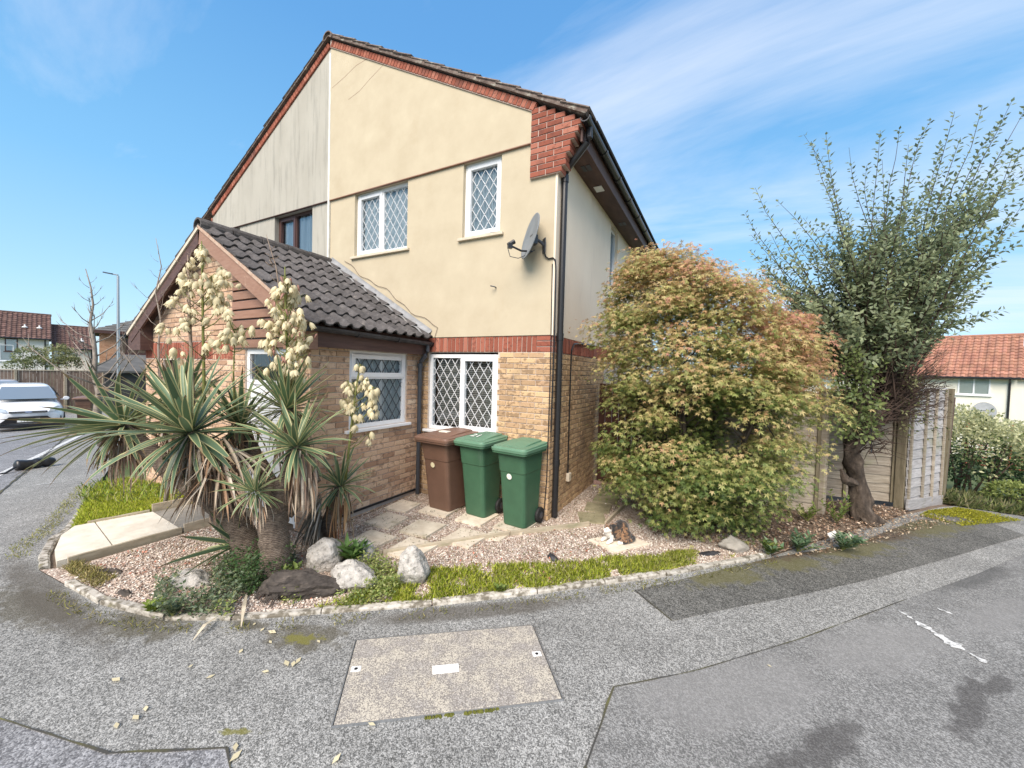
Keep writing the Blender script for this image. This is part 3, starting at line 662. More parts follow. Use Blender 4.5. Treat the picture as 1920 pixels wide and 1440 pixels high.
# roof
def roof(Hh, sgn):
    X = lambda s, h, y: Vector((XP+sgn*(s*ph_.x+h*SLn.x), y, 7.74+.135/SLn.z*1.0+s*ph_.z+h*SLn.z))   # s down the slope from the apex, h above
    L = (4.56+.29)/ph_.x
    mb = MB(); mb.prism([X(0, -.0, -.10), X(L, -.0, -.10), X(L, .02, -.10), X(0, .02, -.10)], (0, DEP+.2, 0)); mb.build('verge_undercloak', M['vtile'], Hh)
    n = 15; g = (L-.02)/n; tm = MB()
    rings = []
    for x in (0, .42):
        z = .012+.022*(x > 0); rings.append([(x, 0, z), (x, .012, z+.018), (x, .29, z+.02), (x, .31, z), (x, .02, z-.016)])
    tm.loft(rings, cap=True); me = tm.mesh('roof_tile', M['vtile'], fix=True)
    M3 = Matrix(((sgn*ph_.x, 0, sgn*SLn.x), (0, 1, 0), (ph_.z, 0, SLn.z))) if sgn > 0 else Matrix(((-ph_.x, 0, -SLn.x), (0, 1, 0), (ph_.z, 0, SLn.z)))
    for i in range(n):
        inst('roof_tile', me, Hh, X(i*g-.02, .036, -.105+random.uniform(-.008, .008)), M3 @ Matrix.Rotation(random.uniform(-.012, .012), 3, 'Y'), (1, 1, 1))
    mb = MB()
    for i in range(n):
        s0, s1 = i*g-.02, i*g+g+.05; mb.prism([X(s0, .03, .195), X(s1, .06, .195), X(s1, .085, .195), X(s0, .055, .195)], (0, DEP-.1, 0))
    mb.build('roof', M['tile'], Hh)
    mb = MB(); mb.prism([X(0, .02, -.085), X(L, .02, -.085), X(L, .06, -.085), X(0, .06, -.085)], (0, .07, 0)); mb.build('verge_mortar', M['vtile'], Hh)
roof(H, 1)
# ridge
mb = MB(); rr = [(.12*math.cos(a), .12*math.sin(a)) for a in np.linspace(-.3, math.pi+.3, 12)]
for k in range(18):
    y0 = -.12+k*.45; ri = [[(XP+x, y, 7.86+z*.95) for x, z in rr]+[(XP+x*.86, y, 7.86+z*.8) for x, z in rr[::-1]] for y in (y0, y0+.44)]; mb.loft(ri, cap=True)
mb.build('ridge_tiles', M['vtile'], H, kind='stuff')
# eaves on the side: soffit, fascia, gutter, downpipe
mb = MB(); mb.box((XC, .17, 4.92), (.20, DEP, 4.94)); mb.build('soffit', M['darkbrown'], H)
mb = MB(); mb.box((.20, .02, 4.90), (.225, DEP, 5.12)); mb.build('fascia', M['darkbrown'], H)
for y in (.62, 2.9, 4.6, 6.2):
    mb = MB(); mb.box((-.0, y, 4.914), (.055, y+.16, 4.921)); mb.box((.075, y, 4.914), (.13, y+.16, 4.921)); mb.build('soffit_vent', M['black'], H)
mb = MB(); mb.box((-.01, 1.28, 4.905), (.12, 1.47, 4.919)); mb.build('soffit_light', M['white'], H, bevel=.008)
def gutter(name, p0, p1, Hh, r=.056, mat=None):
    p0 = Vector(p0); p1 = Vector(p1); d = (p1-p0).normalized(); side = d.cross(Vector((0, 0, 1))).normalized(); mb = MB(); A = np.linspace(math.pi, 2*math.pi, 9)
    pr = [(r*math.cos(a), r*math.sin(a)) for a in A]; pr += [(x*.9, z*.9) for x, z in pr[::-1]]
    mb.loft([[p+side*x+Vector((0, 0, z)) for x, z in pr] for p in (p0, p1)], cap=True)
    n = int((p1-p0).length/.9)+1
    for i in range(n+1):
        c = p0.lerp(p1, i/n); A2 = [(x*1.16, z*1.16-.001) for x, z in pr[:9]]; A2 += [(x*.95, z*.95) for x, z in pr[:9][::-1]]
        mb.loft([[c+d*k+side*x+Vector((0, 0, z)) for x, z in A2] for k in (-.03, .03)], cap=True)
    return mb.build(name, mat or M['black'], Hh, fix=True)
gutter('gutter', (.285, -.06, 5.13), (.285, DEP, 5.13), H)
mb = MB(); mb.tube([(.285, .10, 5.09), (.285, .10, 4.96), (.27, .08, 4.90), (-.02, .15, 4.66), (-.047, .16, 4.56), (-.047, .16, .06)], .042, 12)
for z in (4.5, 2.42, .72): mb.tube([(-.047, .16, z), (-.047, .16, z+.09)], .05, 12)
mb.tube([(-.047, .16, .03), (-.047, .16, .15)], .043, 12); mb.build('downpipe', M['black'], H, smooth=False)
# windows
two = [(0, .5, 0, 1, 1), (.5, 1, 0, 1, 0)]
window(H, (W1[0], 0, W1[2]), FX, FN, W1[1]-W1[0], W1[3]-W1[2], two, M['upvc'], lead=M['leadstrip'], sillmat=M['stonesill'], label='white framed double window with leaded panes')
window(H, (W2[0], 0, W2[2]), FX, FN, W2[1]-W2[0], W2[3]-W2[2], [(0, 1, 0, 1, 1)], M['upvc'], lead=M['leadstrip'], sillmat=M['stonesill'], label='narrow white framed window with leaded pane')
window(H, (W3[0], .012, W3[2]), FX, FN, W3[1]-W3[0], W3[3]-W3[2]-.03, [(0, .48, 0, 1, 0), (.48, 1, 0, 1, 1)], M['upvc'], lead=M['leadstrip'], back='blind', sillmat=M['upvc'], setb=.04, label='ground floor white window with blinds and leaded panes')
window(H, (XC, 2.75, 3.2), SY, SN, .57, 1.66, [(0, 1, 0, 1, 0)], M['upvc'], back='curtain', sillmat=M['stonesill'], label='tall narrow window in the side wall')
# small things on the walls
mb = MB(); mb.tube([(-.97, .005, 3.16), (-.97, -.05, 3.165), (-1.02, -.075, 3.175)], .009, 6); mb.build('wall_hook', M['greypipe'], H)
mb = MB(); mb.tube([(XC+.012, 1.9, 2.47), (XC+.014, 1.1, 2.45), (XC+.016, .80, 2.42), (XC+.016, .70, 2.32), (XC+.014, .70, 1.5), (XC+.014, .72, .5)], .011, 6); mb.build('wall_cable', M['black'], H)
mb = MB(); mb.box((XC, .68, .38), (XC+.05, .78, .50)); mb.build('junction_box', M['stonesill'], H, bevel=.006)
mb = MB(); mb.tube([(-.12, -.008, 3.4), (-.10, -.014, 2.0), (-.105, -.012, .6), (-.13, -.012, .12), (-.34, -.012, .05)], .007, 6); mb.build('wall_cable', M['black'], H)
mb = MB(); mb.lathe([(.06, 0), (.06, .26), (.075, .27), (.075, .30), (.06, .31), (.06, .36), (.0, .40)], 14, 0, Matrix.Translation((-.75, 3.6, 5.62))); mb.build('flue', M['metal'], H)
# cracks in the gable render
for pts in ([(-4.52, 7.02), (-4.2, 7.1), (-3.9, 7.2), (-3.62, 7.22)], [(-4.08, 6.68), (-3.8, 6.74), (-3.55, 6.86), (-3.25, 6.98), (-3.05, 7.0)]):
    mb = MB()
    for (x, z), (x2, z2) in zip(pts, pts[1:]): mb.quad((x, -.0295, z), (x2, -.0295, z2), (x2, -.0295, z2+.006), (x, -.0295, z+.006))
    mb.build('crack', M['brownpaint'], H, fix=False)
# ================================================================ the porch: its near half belongs to the cream house
EV = -2.15; ZE = 2.46; ZR = 3.87; YF = -2.03
pL = math.hypot(EV-XP, ZR-ZE); pu = Vector(((EV-XP)/pL, 0, (ZE-ZR)/pL)); pn = Vector((-pu.z, 0, pu.x))
XW = -2.33; YW = -1.87
WP = (YW+.54, -.30, 1.17, 2.20)     # in y
mb = MB(); panel(mb, (XW-.011, 0, 0), SY, SN, (YW+.01, .02), (-.15, 2.33), [(-1.33, -.30, 1.17, 2.20)], .1)
panel(mb, (0, YW+.011, 0), FX, FN, (XP, XW-.012), (-.15, 2.25), [(-3.72, -2.62, -.15, 2.18)], .12); mb.build('mortar_bed', M['mortar'], H, fix=False)
B = Bricks()
B.wall((XW, YW, 0), SY, SN, -YW, .09, 2.29, M['pinkbuff'], [(-1.33-YW, -.30-YW, 1.17, 2.21)], ph=.0)
B.wall((XW, YW, 0), SY, SN, -YW, -.06, .06, M['pinkbuff'], ph=.1)
B.wall((XP, YW, 0), FX, FN, XW-XP, -.06, 2.2, M['pinkbuff'], [(-3.72-XP, -2.62-XP, -.2, 2.2)], ph=.05)
B.lay(H, 300-0)
mb = MB(); mb.box((XW-.01, YW-.0, .058), (XW+.008, 0, .082)); mb.build('damp_course', M['black'], H)
window(H, (XW, -1.33, 1.17), SY, SN, 1.03, 1.03, [(0, 1, 0, .66, 0), (0, 1, .66, 1, 1)], M['upvc'], lead=M['greypipe'], back='curtain', sillmat=M['upvc'], setb=.03, sillw=.07, label='white porch window with a top opening light')
# door set
mb = MB(); fw = .06
for a, b_ in (((-3.72, -.02), (-3.66, 2.18)), ((-2.68, -.02), (-2.62, 2.18)), ((-3.66, 2.12), (-2.68, 2.18)), ((-3.66, 1.72), (-2.68, 1.78))): mb.box((a[0], YW+.03, a[1]), (b_[0], YW+.10, b_[1]))
D = mb.build('door_frame', M['upvc'], H, bevel=.004)
mb = MB(); mb.quad((-3.66, YW+.06, 1.78), (-2.68, YW+.06, 1.78), (-2.68, YW+.06, 2.12), (-3.66, YW+.06, 2.12)); mb.build('pane', M['sheer'], D, fix=False)
mb = MB(); mb.box((-3.655, YW+.045, .02), (-2.685, YW+.085, 1.715))
for z0, z1 in ((.15, .75), (.85, 1.6)):
    for x0 in (-3.55, -3.12): mb.box((x0, YW+.036, z0), (x0+.34, YW+.0455, z1))
d_ = mb.build('door', M['upvc'], H, bevel=.004); mb = MB(); mb.tube([(-2.78, YW+.045, 1.0), (-2.78, YW-.01, 1.0), (-2.88, YW-.01, 1.0)], .01, 6); mb.build('handle', M['metal'], d_)
mb = MB(); mb.box((-3.72, YW+.2, 0), (-2.62, YW+.22, 2.2)); mb.build('dark_room_backing', M['room'], H)
# weatherboards over the door
z = 2.20; k = 0
bm_ = {}
while z < 3.6:
    x1 = min(XW+.10, XP+(ZR-.16-z-.10)/(ZR-ZE)*(EV-XP)); x0 = -3.98
    if x1-x0 > .1:
        mb = MB(); mb.box((x0, YW-.03, z), (x1, YW+.0, z+.105)); mb.box((x0, YW+.001, z+.105), (x1, YW+.012, z+.128), 1); mb.build('weatherboard', [M['cladpaint'], M['brownframe']], H, bevel=.004)  # recessed strips coloured dark to deepen the shaded gaps between boards
    z += .128; k += 1
mb = MB(); mb.prism([(XP, YW+.014, 2.2), (XW, YW+.014, 2.2), (XW, YW+.014, 2.42), (XP, YW+.014, ZR-.1)], (0, .08, 0)); mb.build('gable_backing', M['darkbrown'], H)
# porch roof
mb = MB(); O = Vector((XP, YF, ZR))
Xp = lambda s, h, y, sg=1: Vector((XP+sg*(s*pu.x+h*pn.x), y, ZR+s*pu.z+h*pn.z))
mb.prism([Xp(0, -.06, YF), Xp(pL-.02, -.06, YF), Xp(pL-.02, -.012, YF), Xp(0, -.012, YF)], (0, -YF, 0)); mb.build('roof_deck', M['darkbrown'], H)
TW = .183; tm = MB(); prof = [(0, .012), (.03, .004), (.06, .003), (.088, .010), (.104, .032), (.124, .047), (.144, .050), (.164, .041), (.182, .018)]
ra = []
for x, lift in ((0., .0), (.40, .034)):
    ra.append([(x, y, z+lift) for y, z in prof]+[(x, y, z+lift-.02) for y, z in prof[::-1]])
tm.loft(ra, cap=True); me = tm.mesh('roof_tile', M['tile'], fix=True)
M3 = Matrix(((pu.x, 0, pn.x), (0, 1, 0), (pu.z, 0, pn.z)))
g = (pL+.04)/8
for i in range(8):
    for j in range(11):
        inst('roof_tile', me, H, Xp(i*g-.02+random.uniform(-.006, .006), .006, YF-.02+j*TW), M3 @ Matrix.Rotation(random.uniform(-.008, .008), 3, 'Z'))
mb = MB(); rr2 = [(.105*math.cos(a), .105*math.sin(a)) for a in np.linspace(-.45, math.pi+.45, 10)]
for k in range(5):
    y0 = YF-.03+k*.412; ri = [[(XP+x*q, y, ZR+.01+z*q) for x, z in rr2]+[(XP+x*.84*q, y, ZR+.01+z*.78*q) for x, z in rr2[::-1]] for y, q in ((y0, 1.04), (y0+.40, .97))]; mb.loft(ri, cap=True)
    mb.build('ridge_tile', M['tile'], H); mb = MB()
# flashing against the wall
mb = MB(); rows = []
for i in range(60):
    s = i/59*(pL-.03); up_ = -.008+.012*math.sin(s/g*2*math.pi)
    rows.append((Xp(s, .055+up_, -.15), Xp(s, .062, -.06), Xp(s, .10, -.016), Xp(s, .14, -.010)))
for a, b_ in zip(rows, rows[1:]):
    for k in range(3): mb.quad(a[k], b_[k], b_[k+1], a[k+1])
mb.build('flashing', M['lead'], H, smooth=True, fix=True)
mb = MB(); mb.tube([Xp(s, .21+.03*math.sin(s*5)+.02*math.sin(s*13), -.014) for s in np.linspace(.35, pL+.05, 26)]+[(EV+.1, -.012, 2.47), (EV+.16, -.012, 2.43)], .0035, 5); mb.build('wall_cable', M['brownframe'], H)
# bargeboard, box end, fascia, gutter, downpipe
mb = MB(); mb.prism([Xp(-.02, -.02, YF-.012), Xp(pL-.02, -.02, YF-.012), Xp(pL-.02, -.21, YF-.012), Xp(.10, -.21, YF-.012)], (0, .03, 0)); mb.build('bargeboard', M['brownpaint'], H, bevel=.003)
mb = MB(); mb.prism([Xp(.0, .015, YF-.03), Xp(pL, .015, YF-.03), Xp(pL, -.022, YF-.03), Xp(.0, -.022, YF-.03)], (0, .05, 0)); mb.build('verge_mortar', noisy('verge_mortar', [(.35, (.42, .27, .19)), (.65, (.52, .40, .31))], 14, bmp=.6, bscale=60), H)
mb = MB(); mb.prism([(-2.60, YF-.004, 2.17), (-2.19, YF-.004, 2.17), (-2.19, YF-.004, 2.40), (-2.60, YF-.004, 2.60)], (0, .16, 0)); mb.build('box_end', M['brownpaint'], H, bevel=.003)
mb = MB(); mb.box((-2.215, YF+.15, 2.205), (-2.19, 0, 2.40)); mb.box((XW+.001, YF+.15, 2.255), (-2.216, 0, 2.275)); mb.build('fascia', M['darkbrown'], H)
gutter('gutter', (-2.13, YF-.01, 2.43), (-2.13, -.02, 2.40), H, mat=M['blackw'])
mb = MB(); mb.tube([(-2.13, -.07, 2.40), (-2.13, -.07, 2.26), (-2.16, -.08, 2.2), (-2.25, -.085, 2.10), (-2.265, -.085, 2.04), (-2.265, -.085, .02)], .034, 12)
for z in (2.0, 1.72, .85): mb.tube([(-2.265, -.085, z), (-2.265, -.085, z+.07)], .043, 12)
mb.build('downpipe', M['greypipe'], H)
# ================================================================ the grey rendered neighbour
N = thing('house', 'grey weathered rendered half of the pair with brown framed windows', 'house', (-6.8, 4, 0), world=True)
mb = MB(); V1 = (-6.31, -5.09, 3.93, 5.02); V2 = (-8.2, -7.62, 3.93, 5.02)
panel(mb, (0, .002, 0), FX, FN, (XL, XP), (ZS, ZJ), [V1, V2], .14); panel(mb, (0, .002, 0), FX, FN, (XL, XP), (-.3, ZS)); mb.build('rendered_wall', M['greyr'], N, fix=False)
mb = MB(); mb.prism([(XP-.001, -.026, ZJ+.012), (-8.72, -.026, ZJ+.012), (-8.72, -.026, zb(-8.72)), (XP-.001, -.026, zb(XP))], (0, .12, 0)); mb.build('rendered_gable', M['greyr'], N)
mb = MB(); mb.box((XP-.05, -.030, ZS+1.2), (XP-.003, -.004, 7.66)); mb.build('edge_bead', noisy('white_bead', [(.4, (.62, .61, .56)), (.6, (.76, .75, .70))], 8, bmp=.1), N)
mb = MB(); mb.box((-8.72, -.033, ZJ-.002), (XP-.05, .01, ZJ+.010)); mb.build('drip_bead', M['darkbrown'], N)
mb = MB(); mb.quad((XL, 0, -.5), (XL, DEP, -.5), (XL, DEP, 5.1), (XL, 0, 5.1)); mb.quad((XP-.01, DEP, -.4), (XL, DEP, -.4), (XL, DEP, 5.1), (XP-.01, DEP, 7.7)); mb.build('back_wall', M['greyr'], N, fix=False)
window(N, (V1[0], 0, V1[2]), FX, FN, V1[1]-V1[0], V1[3]-V1[2], [(0, .47, 0, 1, 1), (.47, 1, 0, 1, 0)], M['brownframe'], glass=M['sheer'], sill=False, setb=.09, label='brown framed double window above the porch roof')
window(N, (V2[0], 0, V2[2]), FX, FN, V2[1]-V2[0], V2[3]-V2[2], [(0, 1, 0, 1, 1)], M['brownframe'], glass=M['sheer'], sill=False, setb=.09, label='small brown framed window half hidden by the porch ridge')
B = Bricks(); verge(B, -1, 0, 0, -8.72)
mb = MB()
for k in range(13):
    z = 4.56+k*.075; xl = -8.72-.1-.05*min(k, 6); xm = XP-(7.74+.02-(z+.07))/SL; xl = max(xl, xm)
    if xl > -8.76: continue
    b_ = -8.72; a0 = .11 if k % 2 else .225
    while b_ > xl+.03:
        a = max(b_-a0, xl); a0 = .225; B.add(((a+b_)/2, -.045, z+.0325), FX, FN, b_-a-.01, .064, .05, M['red']); b_ = a
    mb.box((xl+.01, -.036, z-.006), (-8.72, .16, z+.07))
mb.build('corbel_core', M['redmortar'], N)
# porch front of the neighbour, red band over its doorway
XWL = 2*XP-XW
mb = MB(); panel(mb, (0, YW+.011, 0), FX, FN, (XWL, XP), (-.4, 2.55), [(-6.15, -5.62, .0, 2.02)], .12); mb.prism([(XWL, YW+.011, 2.55), (-3.99, YW+.011, 2.55), (-3.99, YW+.011, 3.36), (XP, YW+.011, 3.72)], (0, .08, 0)); mb.quad((XWL, YW+.01, -.4), (XWL, 0, -.4), (XWL, 0, 2.5), (XWL, YW+.01, 2.5)); mb.build('mortar_bed', M['mortar'], N, fix=False)
B.wall((XWL, YW, 0), FX, FN, XP-XWL, -.06, 2.04, M['pinkbuff'], [(-6.15-XWL, -5.62-XWL, -.1, 2.02)])
B.soldier((XWL, YW, 0), FX, FN, 2.78, 2.045, M['red'], h=.25)
k = 0; z = 2.31
while z < 3.6:
    xa = XP-(ZR-.1-z-.07)/(ZR-ZE)*(EV-XP); xa = max(xa, XWL); xb = min(-3.985, XP+(ZR-.1-z-.07)/(ZR-ZE)*(EV-XP))
    if xb-xa > .1: B.wall((xa, YW, 0), FX, FN, xb-xa, z, z+.07, M['pinkbuff'], ph=(.1125 if k % 2 else 0)-xa)
    z += .075; k += 1
B.lay(N)
mb = MB(); mb.box((-6.14, YW+.09, 0), (-5.63, YW+.12, 2.0)); dn = mb.build('door', M['darkbrown'], N)
mb = MB(); mb.box((-3.995, YW-.02, 2.2), (-3.975, YW+.01, 3.36)); mb.build('shadow_strip', M['darkbrown'], N)  # dark strip painted in as the shadow along the cladding edge
roof(N, -1)
mb = MB(); mb.prism([Xp(.0, -.06, YF, -1), Xp(pL+.02, -.06, YF, -1), Xp(pL+.02, -.012, YF, -1), Xp(.0, -.012, YF, -1)], (0, -YF, 0)); mb.build('roof_deck', M['darkbrown'], N)
mb = MB()
for i in range(8):
    s0, s1 = i*g-.02, i*g+g+.05; mb.prism([Xp(s0, .0, YF-.02, -1), Xp(s1, .03, YF-.02, -1), Xp(s1, .06, YF-.02, -1), Xp(s0, .03, YF-.02, -1)], (0, -YF+.02, 0))
mb.build('roof', M['tile'], N)
mb = MB(); mb.prism([Xp(.0, -.05, YF-.012, -1), Xp(pL-.02, -.05, YF-.012, -1), Xp(pL-.02, -.20, YF-.012, -1), Xp(.12, -.20, YF-.012, -1)], (0, .03, 0)); mb.build('bargeboard', M['darkbrown'], N)
mb = MB(); mb.prism([Xp(.0, -.001, YF-.03, -1), Xp(pL+.01, -.001, YF-.03, -1), Xp(pL+.01, -.045, YF-.03, -1), Xp(.0, -.045, YF-.03, -1)], (0, .05, 0)); mb.build('verge_mortar', M['stonesill'], N)
mb = MB(); a = 2*XP
mb.prism([(a+2.62, YF-.004, 2.17), (a+2.14, YF-.004, 2.17), (a+2.14, YF-.004, 2.42), (a+2.62, YF-.004, 2.70)], (0, .16, 0)); mb.build('box_end', M['darkbrown'], N)
mb = MB(); mb.box((a+2.14, YF+.16, 2.17), (a+2.165, 0, 2.42)); mb.build('fascia', M['darkbrown'], N)
gutter('gutter', (a+2.08, YF-.01, 2.43), (a+2.08, -.02, 2.43), N); 
# ================================================================ timber edging
E_ = thing('timber_edging', 'low pale timber edging board round the stepping slabs', 'edging', (-.4, -.8, 0), world=True)
def board(p, q, h=.085, t=.028, z=-.02, E=E_):
    mb = MB(); p = Vector(p); q = Vector(q); d = (q-p).normalized(); s = Vector((-d.y, d.x))*t/2; n = 5; rings = []
    for i in range(n+1):
        c = p.lerp(q, i/n); j = random.uniform(-.003, .003); z0 = z+hz_(c.x, c.y)
        rings.append([(c.x-s.x, c.y-s.y, z0), (c.x+s.x, c.y+s.y, z0), (c.x+s.x, c.y+s.y, z0+h+j), (c.x-s.x, c.y-s.y, z0+h+j)])
    mb.loft(rings, cap=True); mb.build('board', M['wood'], E, bevel=.003)
board((-1.98, -1.90), (-1.19, -1.81)); board((-1.19, -1.80), (-.30, -.66)); board((-.29, -.65), (.44, .15)); board((.62, .28), (.70, 1.55))
E2 = thing('timber_edging', 'weathered timber board along the gravel side of the concrete path', 'edging', (-3.54, -2.6, 0), world=True)
board((-3.59, -3.5), (-3.55, -2.62), .10, .03, -.02, E2); board((-3.55, -2.60), (-3.47, -1.92), .12, .03, -.01, E2)
E3 = thing('timber_edging', 'timber board between the bright lawn and the concrete path', 'edging', (-4.5, -2.3, 0), world=True)
board((-4.66, -3.1), (-4.52, -2.58), .09, .025, -.01, E3); board((-4.515, -2.56), (-4.42, -1.9), .16, .03, -.01, E3)
# ================================================================ wheelie bins
def binmat(name, c): return noisy(name, [(.3, tuple(x*.88 for x in c)), (.7, tuple(x*1.1 for x in c))], 5, rough=.48, bmp=.12, bscale=220, bdist=.001, spec=.4, grime=(4, .60, .85, tuple(x*.55+.05 for x in c), (1, 1, .4)))
M['bingreen'] = binmat('green_bin_plastic', (.048, .118, .066)); M['bingreen2'] = binmat('green_lid_plastic', (.115, .225, .145)); M['binbrown'] = binmat('brown_bin_plastic', (.15, .085, .058)); M['binbrown2'] = binmat('brown_lid_plastic', (.19, .11, .078))
M['rubber'] = plain('black_rubber', (.012, .012, .012), .7); M['sticker'] = noisy('pale_sticker', [(.4, (.72, .70, .60)), (.6, (.84, .83, .76))], 60, bmp=0, rough=.5); M['sticker2'] = noisy('yellowed_sticker', [(.4, (.62, .52, .30)), (.6, (.80, .74, .52))], 90, bmp=0, rough=.5)
def rrect(w_, d, r, z, n=3, y0=0.):
    P = []
    for cx, cy, a0 in ((w_/2-r, d/2-r, 0), (-w_/2+r, d/2-r, 90), (-w_/2+r, -d/2+r, 180), (w_/2-r, -d/2+r, 270)):
        for i in range(n+1):
            a = R(a0+90*i/n); P.append((cx+r*math.cos(a), cy+r*math.sin(a)+y0, z))
    return P
def textmesh(name, cu, mat, parent):
    o = bpy.data.objects.new(name+'_curve', cu); COL.objects.link(o); bpy.context.view_layer.update(); me = bpy.data.meshes.new_from_object(o.evaluated_get(bpy.context.evaluated_depsgraph_get())); me.name = name; bpy.data.objects.remove(o); me.materials.clear(); me.materials.append(mat); return link(bpy.data.objects.new(name, me), parent)
def make_bin(label, loc, rz, W, D, Hh, body, lidm, group, stick=None, text=None, top=None):
    b = thing('wheelie_bin', label, 'wheelie bin', loc, rz, group)
    mb = MB(); kx = .80; yb = .075
    mb.loft([rrect(W*kx*.80, D*.60, .05, .0, y0=yb), rrect(W*kx*.83, D*.64, .05, .02, y0=yb), rrect(W*.93*kx, D*.80, .05, Hh*.66, y0=yb*.55), rrect(W*.955*kx, D*.815, .05, Hh*.665, y0=yb*.5), rrect(W*kx, D*.87, .045, Hh*.88, y0=.02), rrect(W*kx*1.02, D*.9, .04, Hh*.90, y0=.02)], cap=True)
    o = mb.build('body', body, b, smooth=False, bevel=.004)
    mb = MB(); mb.loft([rrect(W*.93, D*.93, .04, Hh*.885), rrect(W*1.0, D*1.0, .05, Hh*.89), rrect(W*1.0, D*1.0, .05, Hh*.925), rrect(W*.9, D*.92, .05, Hh*.925)], cap=True); mb.build('rim', body, b, bevel=.005)
    mb = MB(); zt = Hh
    def slope(P, front, back, D_): return [(x, y, z+front+(back-front)*((y+D_/2)/D_)) for x, y, z in P]
    mb.loft([slope(rrect(W*1.03, D*1.03, .06, zt*.915, 4), 0, 0, D), slope(rrect(W*1.045, D*1.045, .06, zt*.948, 4), 0, .012, D), slope(rrect(W*.985, D*.99, .06, zt*.952, 4), 0, .014, D), slope(rrect(W*.975, D*.97, .06, zt*.966, 4), 0, .02, D), slope(rrect(W*.93, D*.92, .06, zt*.968, 4), .0, .022, D)], cap=True)
    ld = mb.build('lid', lidm, b, bevel=.003)
    mb = MB(); rings = []
    for y in np.linspace(-D*.36, D*.50, 9):
        t = (y+D*.36)/(D*.86); zc_ = zt*.966+.006+.028*math.sin(min(1, t*1.5)*math.pi/2)+.012*t; ww = W*(.34-.02*t); rings.append([(-ww, y, zt*.955), (-ww*.97, y, zc_-.006), (-ww*.8, y, zc_), (0, y, zc_+.006), (ww*.8, y, zc_), (ww*.97, y, zc_-.006), (ww, y, zt*.955)])
    mb.loft(rings, cap=True); mb.build('lid_panel', lidm, ld, bevel=.003)
    mb = MB(); mb.tube([(-W*.40, D*.46, Hh*.93), (-W*.40, D*.60, Hh*.965), (W*.40, D*.60, Hh*.965), (W*.40, D*.46, Hh*.93)], .016, 8); mb.build('handle', lidm, b)
    for sx in (-1, 1):
        mb = MB(); Mx = Matrix.Translation((sx*W*.37, D*.40, .10)) @ Matrix.Rotation(R(90), 4, 'Y'); mb.lathe([(0, -.03), (.075, -.03), (.095, -.022), (.10, 0), (.095, .022), (.075, .03), (0, .03)], 22, 0, Mx); wh = mb.build('wheel', M['rubber'], b)
        mb = MB(); mb.lathe([(0, .034), (.03, .034), (.045, .03), (.045, -.03), (.03, -.034), (0, -.034)], 12, 0, Mx); mb.build('hub', M['greypipe'], wh)
    mb = MB(); mb.tube([(-W*.4, D*.40, .10), (W*.4, D*.40, .10)], .012, 6); mb.build('axle', M['metal'], b)
    yf = lambda z: (yb+(.02-yb)*(z/(Hh*.88)))-D*(.62+.24*z/(Hh*.88))/2
    if stick:
        z = Hh*stick[1]; x = stick[0]; y = yf(z)-.004; mb = MB(); n = 18; mb.v += [(x, y-.003, z)]+[(x+.037*math.cos(2*math.pi*k/n), yf(z+.037*math.sin(2*math.pi*k/n))-.010, z+.037*math.sin(2*math.pi*k/n)) for k in range(n)]; mb.v[0] = (x, yf(z)-.010, z)
        for k in range(n): mb.f.append((0, 1+k, 1+(k+1) % n)); mb.m.append(0)
        mb.build('sticker', stick[2], b, fix=False)
    if text:
        cu = bpy.data.curves.new('number', 'FONT'); cu.body = text; cu.size = .16; cu.align_x = 'CENTER'; cu.extrude = .001; to = textmesh('painted_number', cu, M['white'], b)
        to.location = (-.02, -.12, Hh*.966+.036); to.rotation_euler = (R(5), 0, R(4)); to.scale = (1.0, 1.1, 1)
    if top: mb = MB(); mb.box((-.10, -.06, Hh*.972), (.05, .03, Hh*1.008)); mb.build('paper_label', M['sticker'], b)
    return b
gbin = 'wheelie bins standing by the wall'
make_bin('brown wheelie bin with a round yellow sticker beside the porch downpipe', (-1.50, -.36, .035), R(-3), .585, .70, 1.075, M['binbrown'], M['binbrown2'], gbin, (-.03, .60, M['sticker2']), None, True)
make_bin('green wheelie bin with white painted number on its lid', (-.95, -.33, .035), R(-5), .50, .57, 1.075, M['bingreen'], M['bingreen2'], gbin, None, '21')
make_bin('green wheelie bin with round white sticker standing nearest the house corner', (-.34, -.36, .035), R(-5), .50, .57, 1.06, M['bingreen'], M['bingreen2'], gbin, (-.02, .615, M['sticker']))
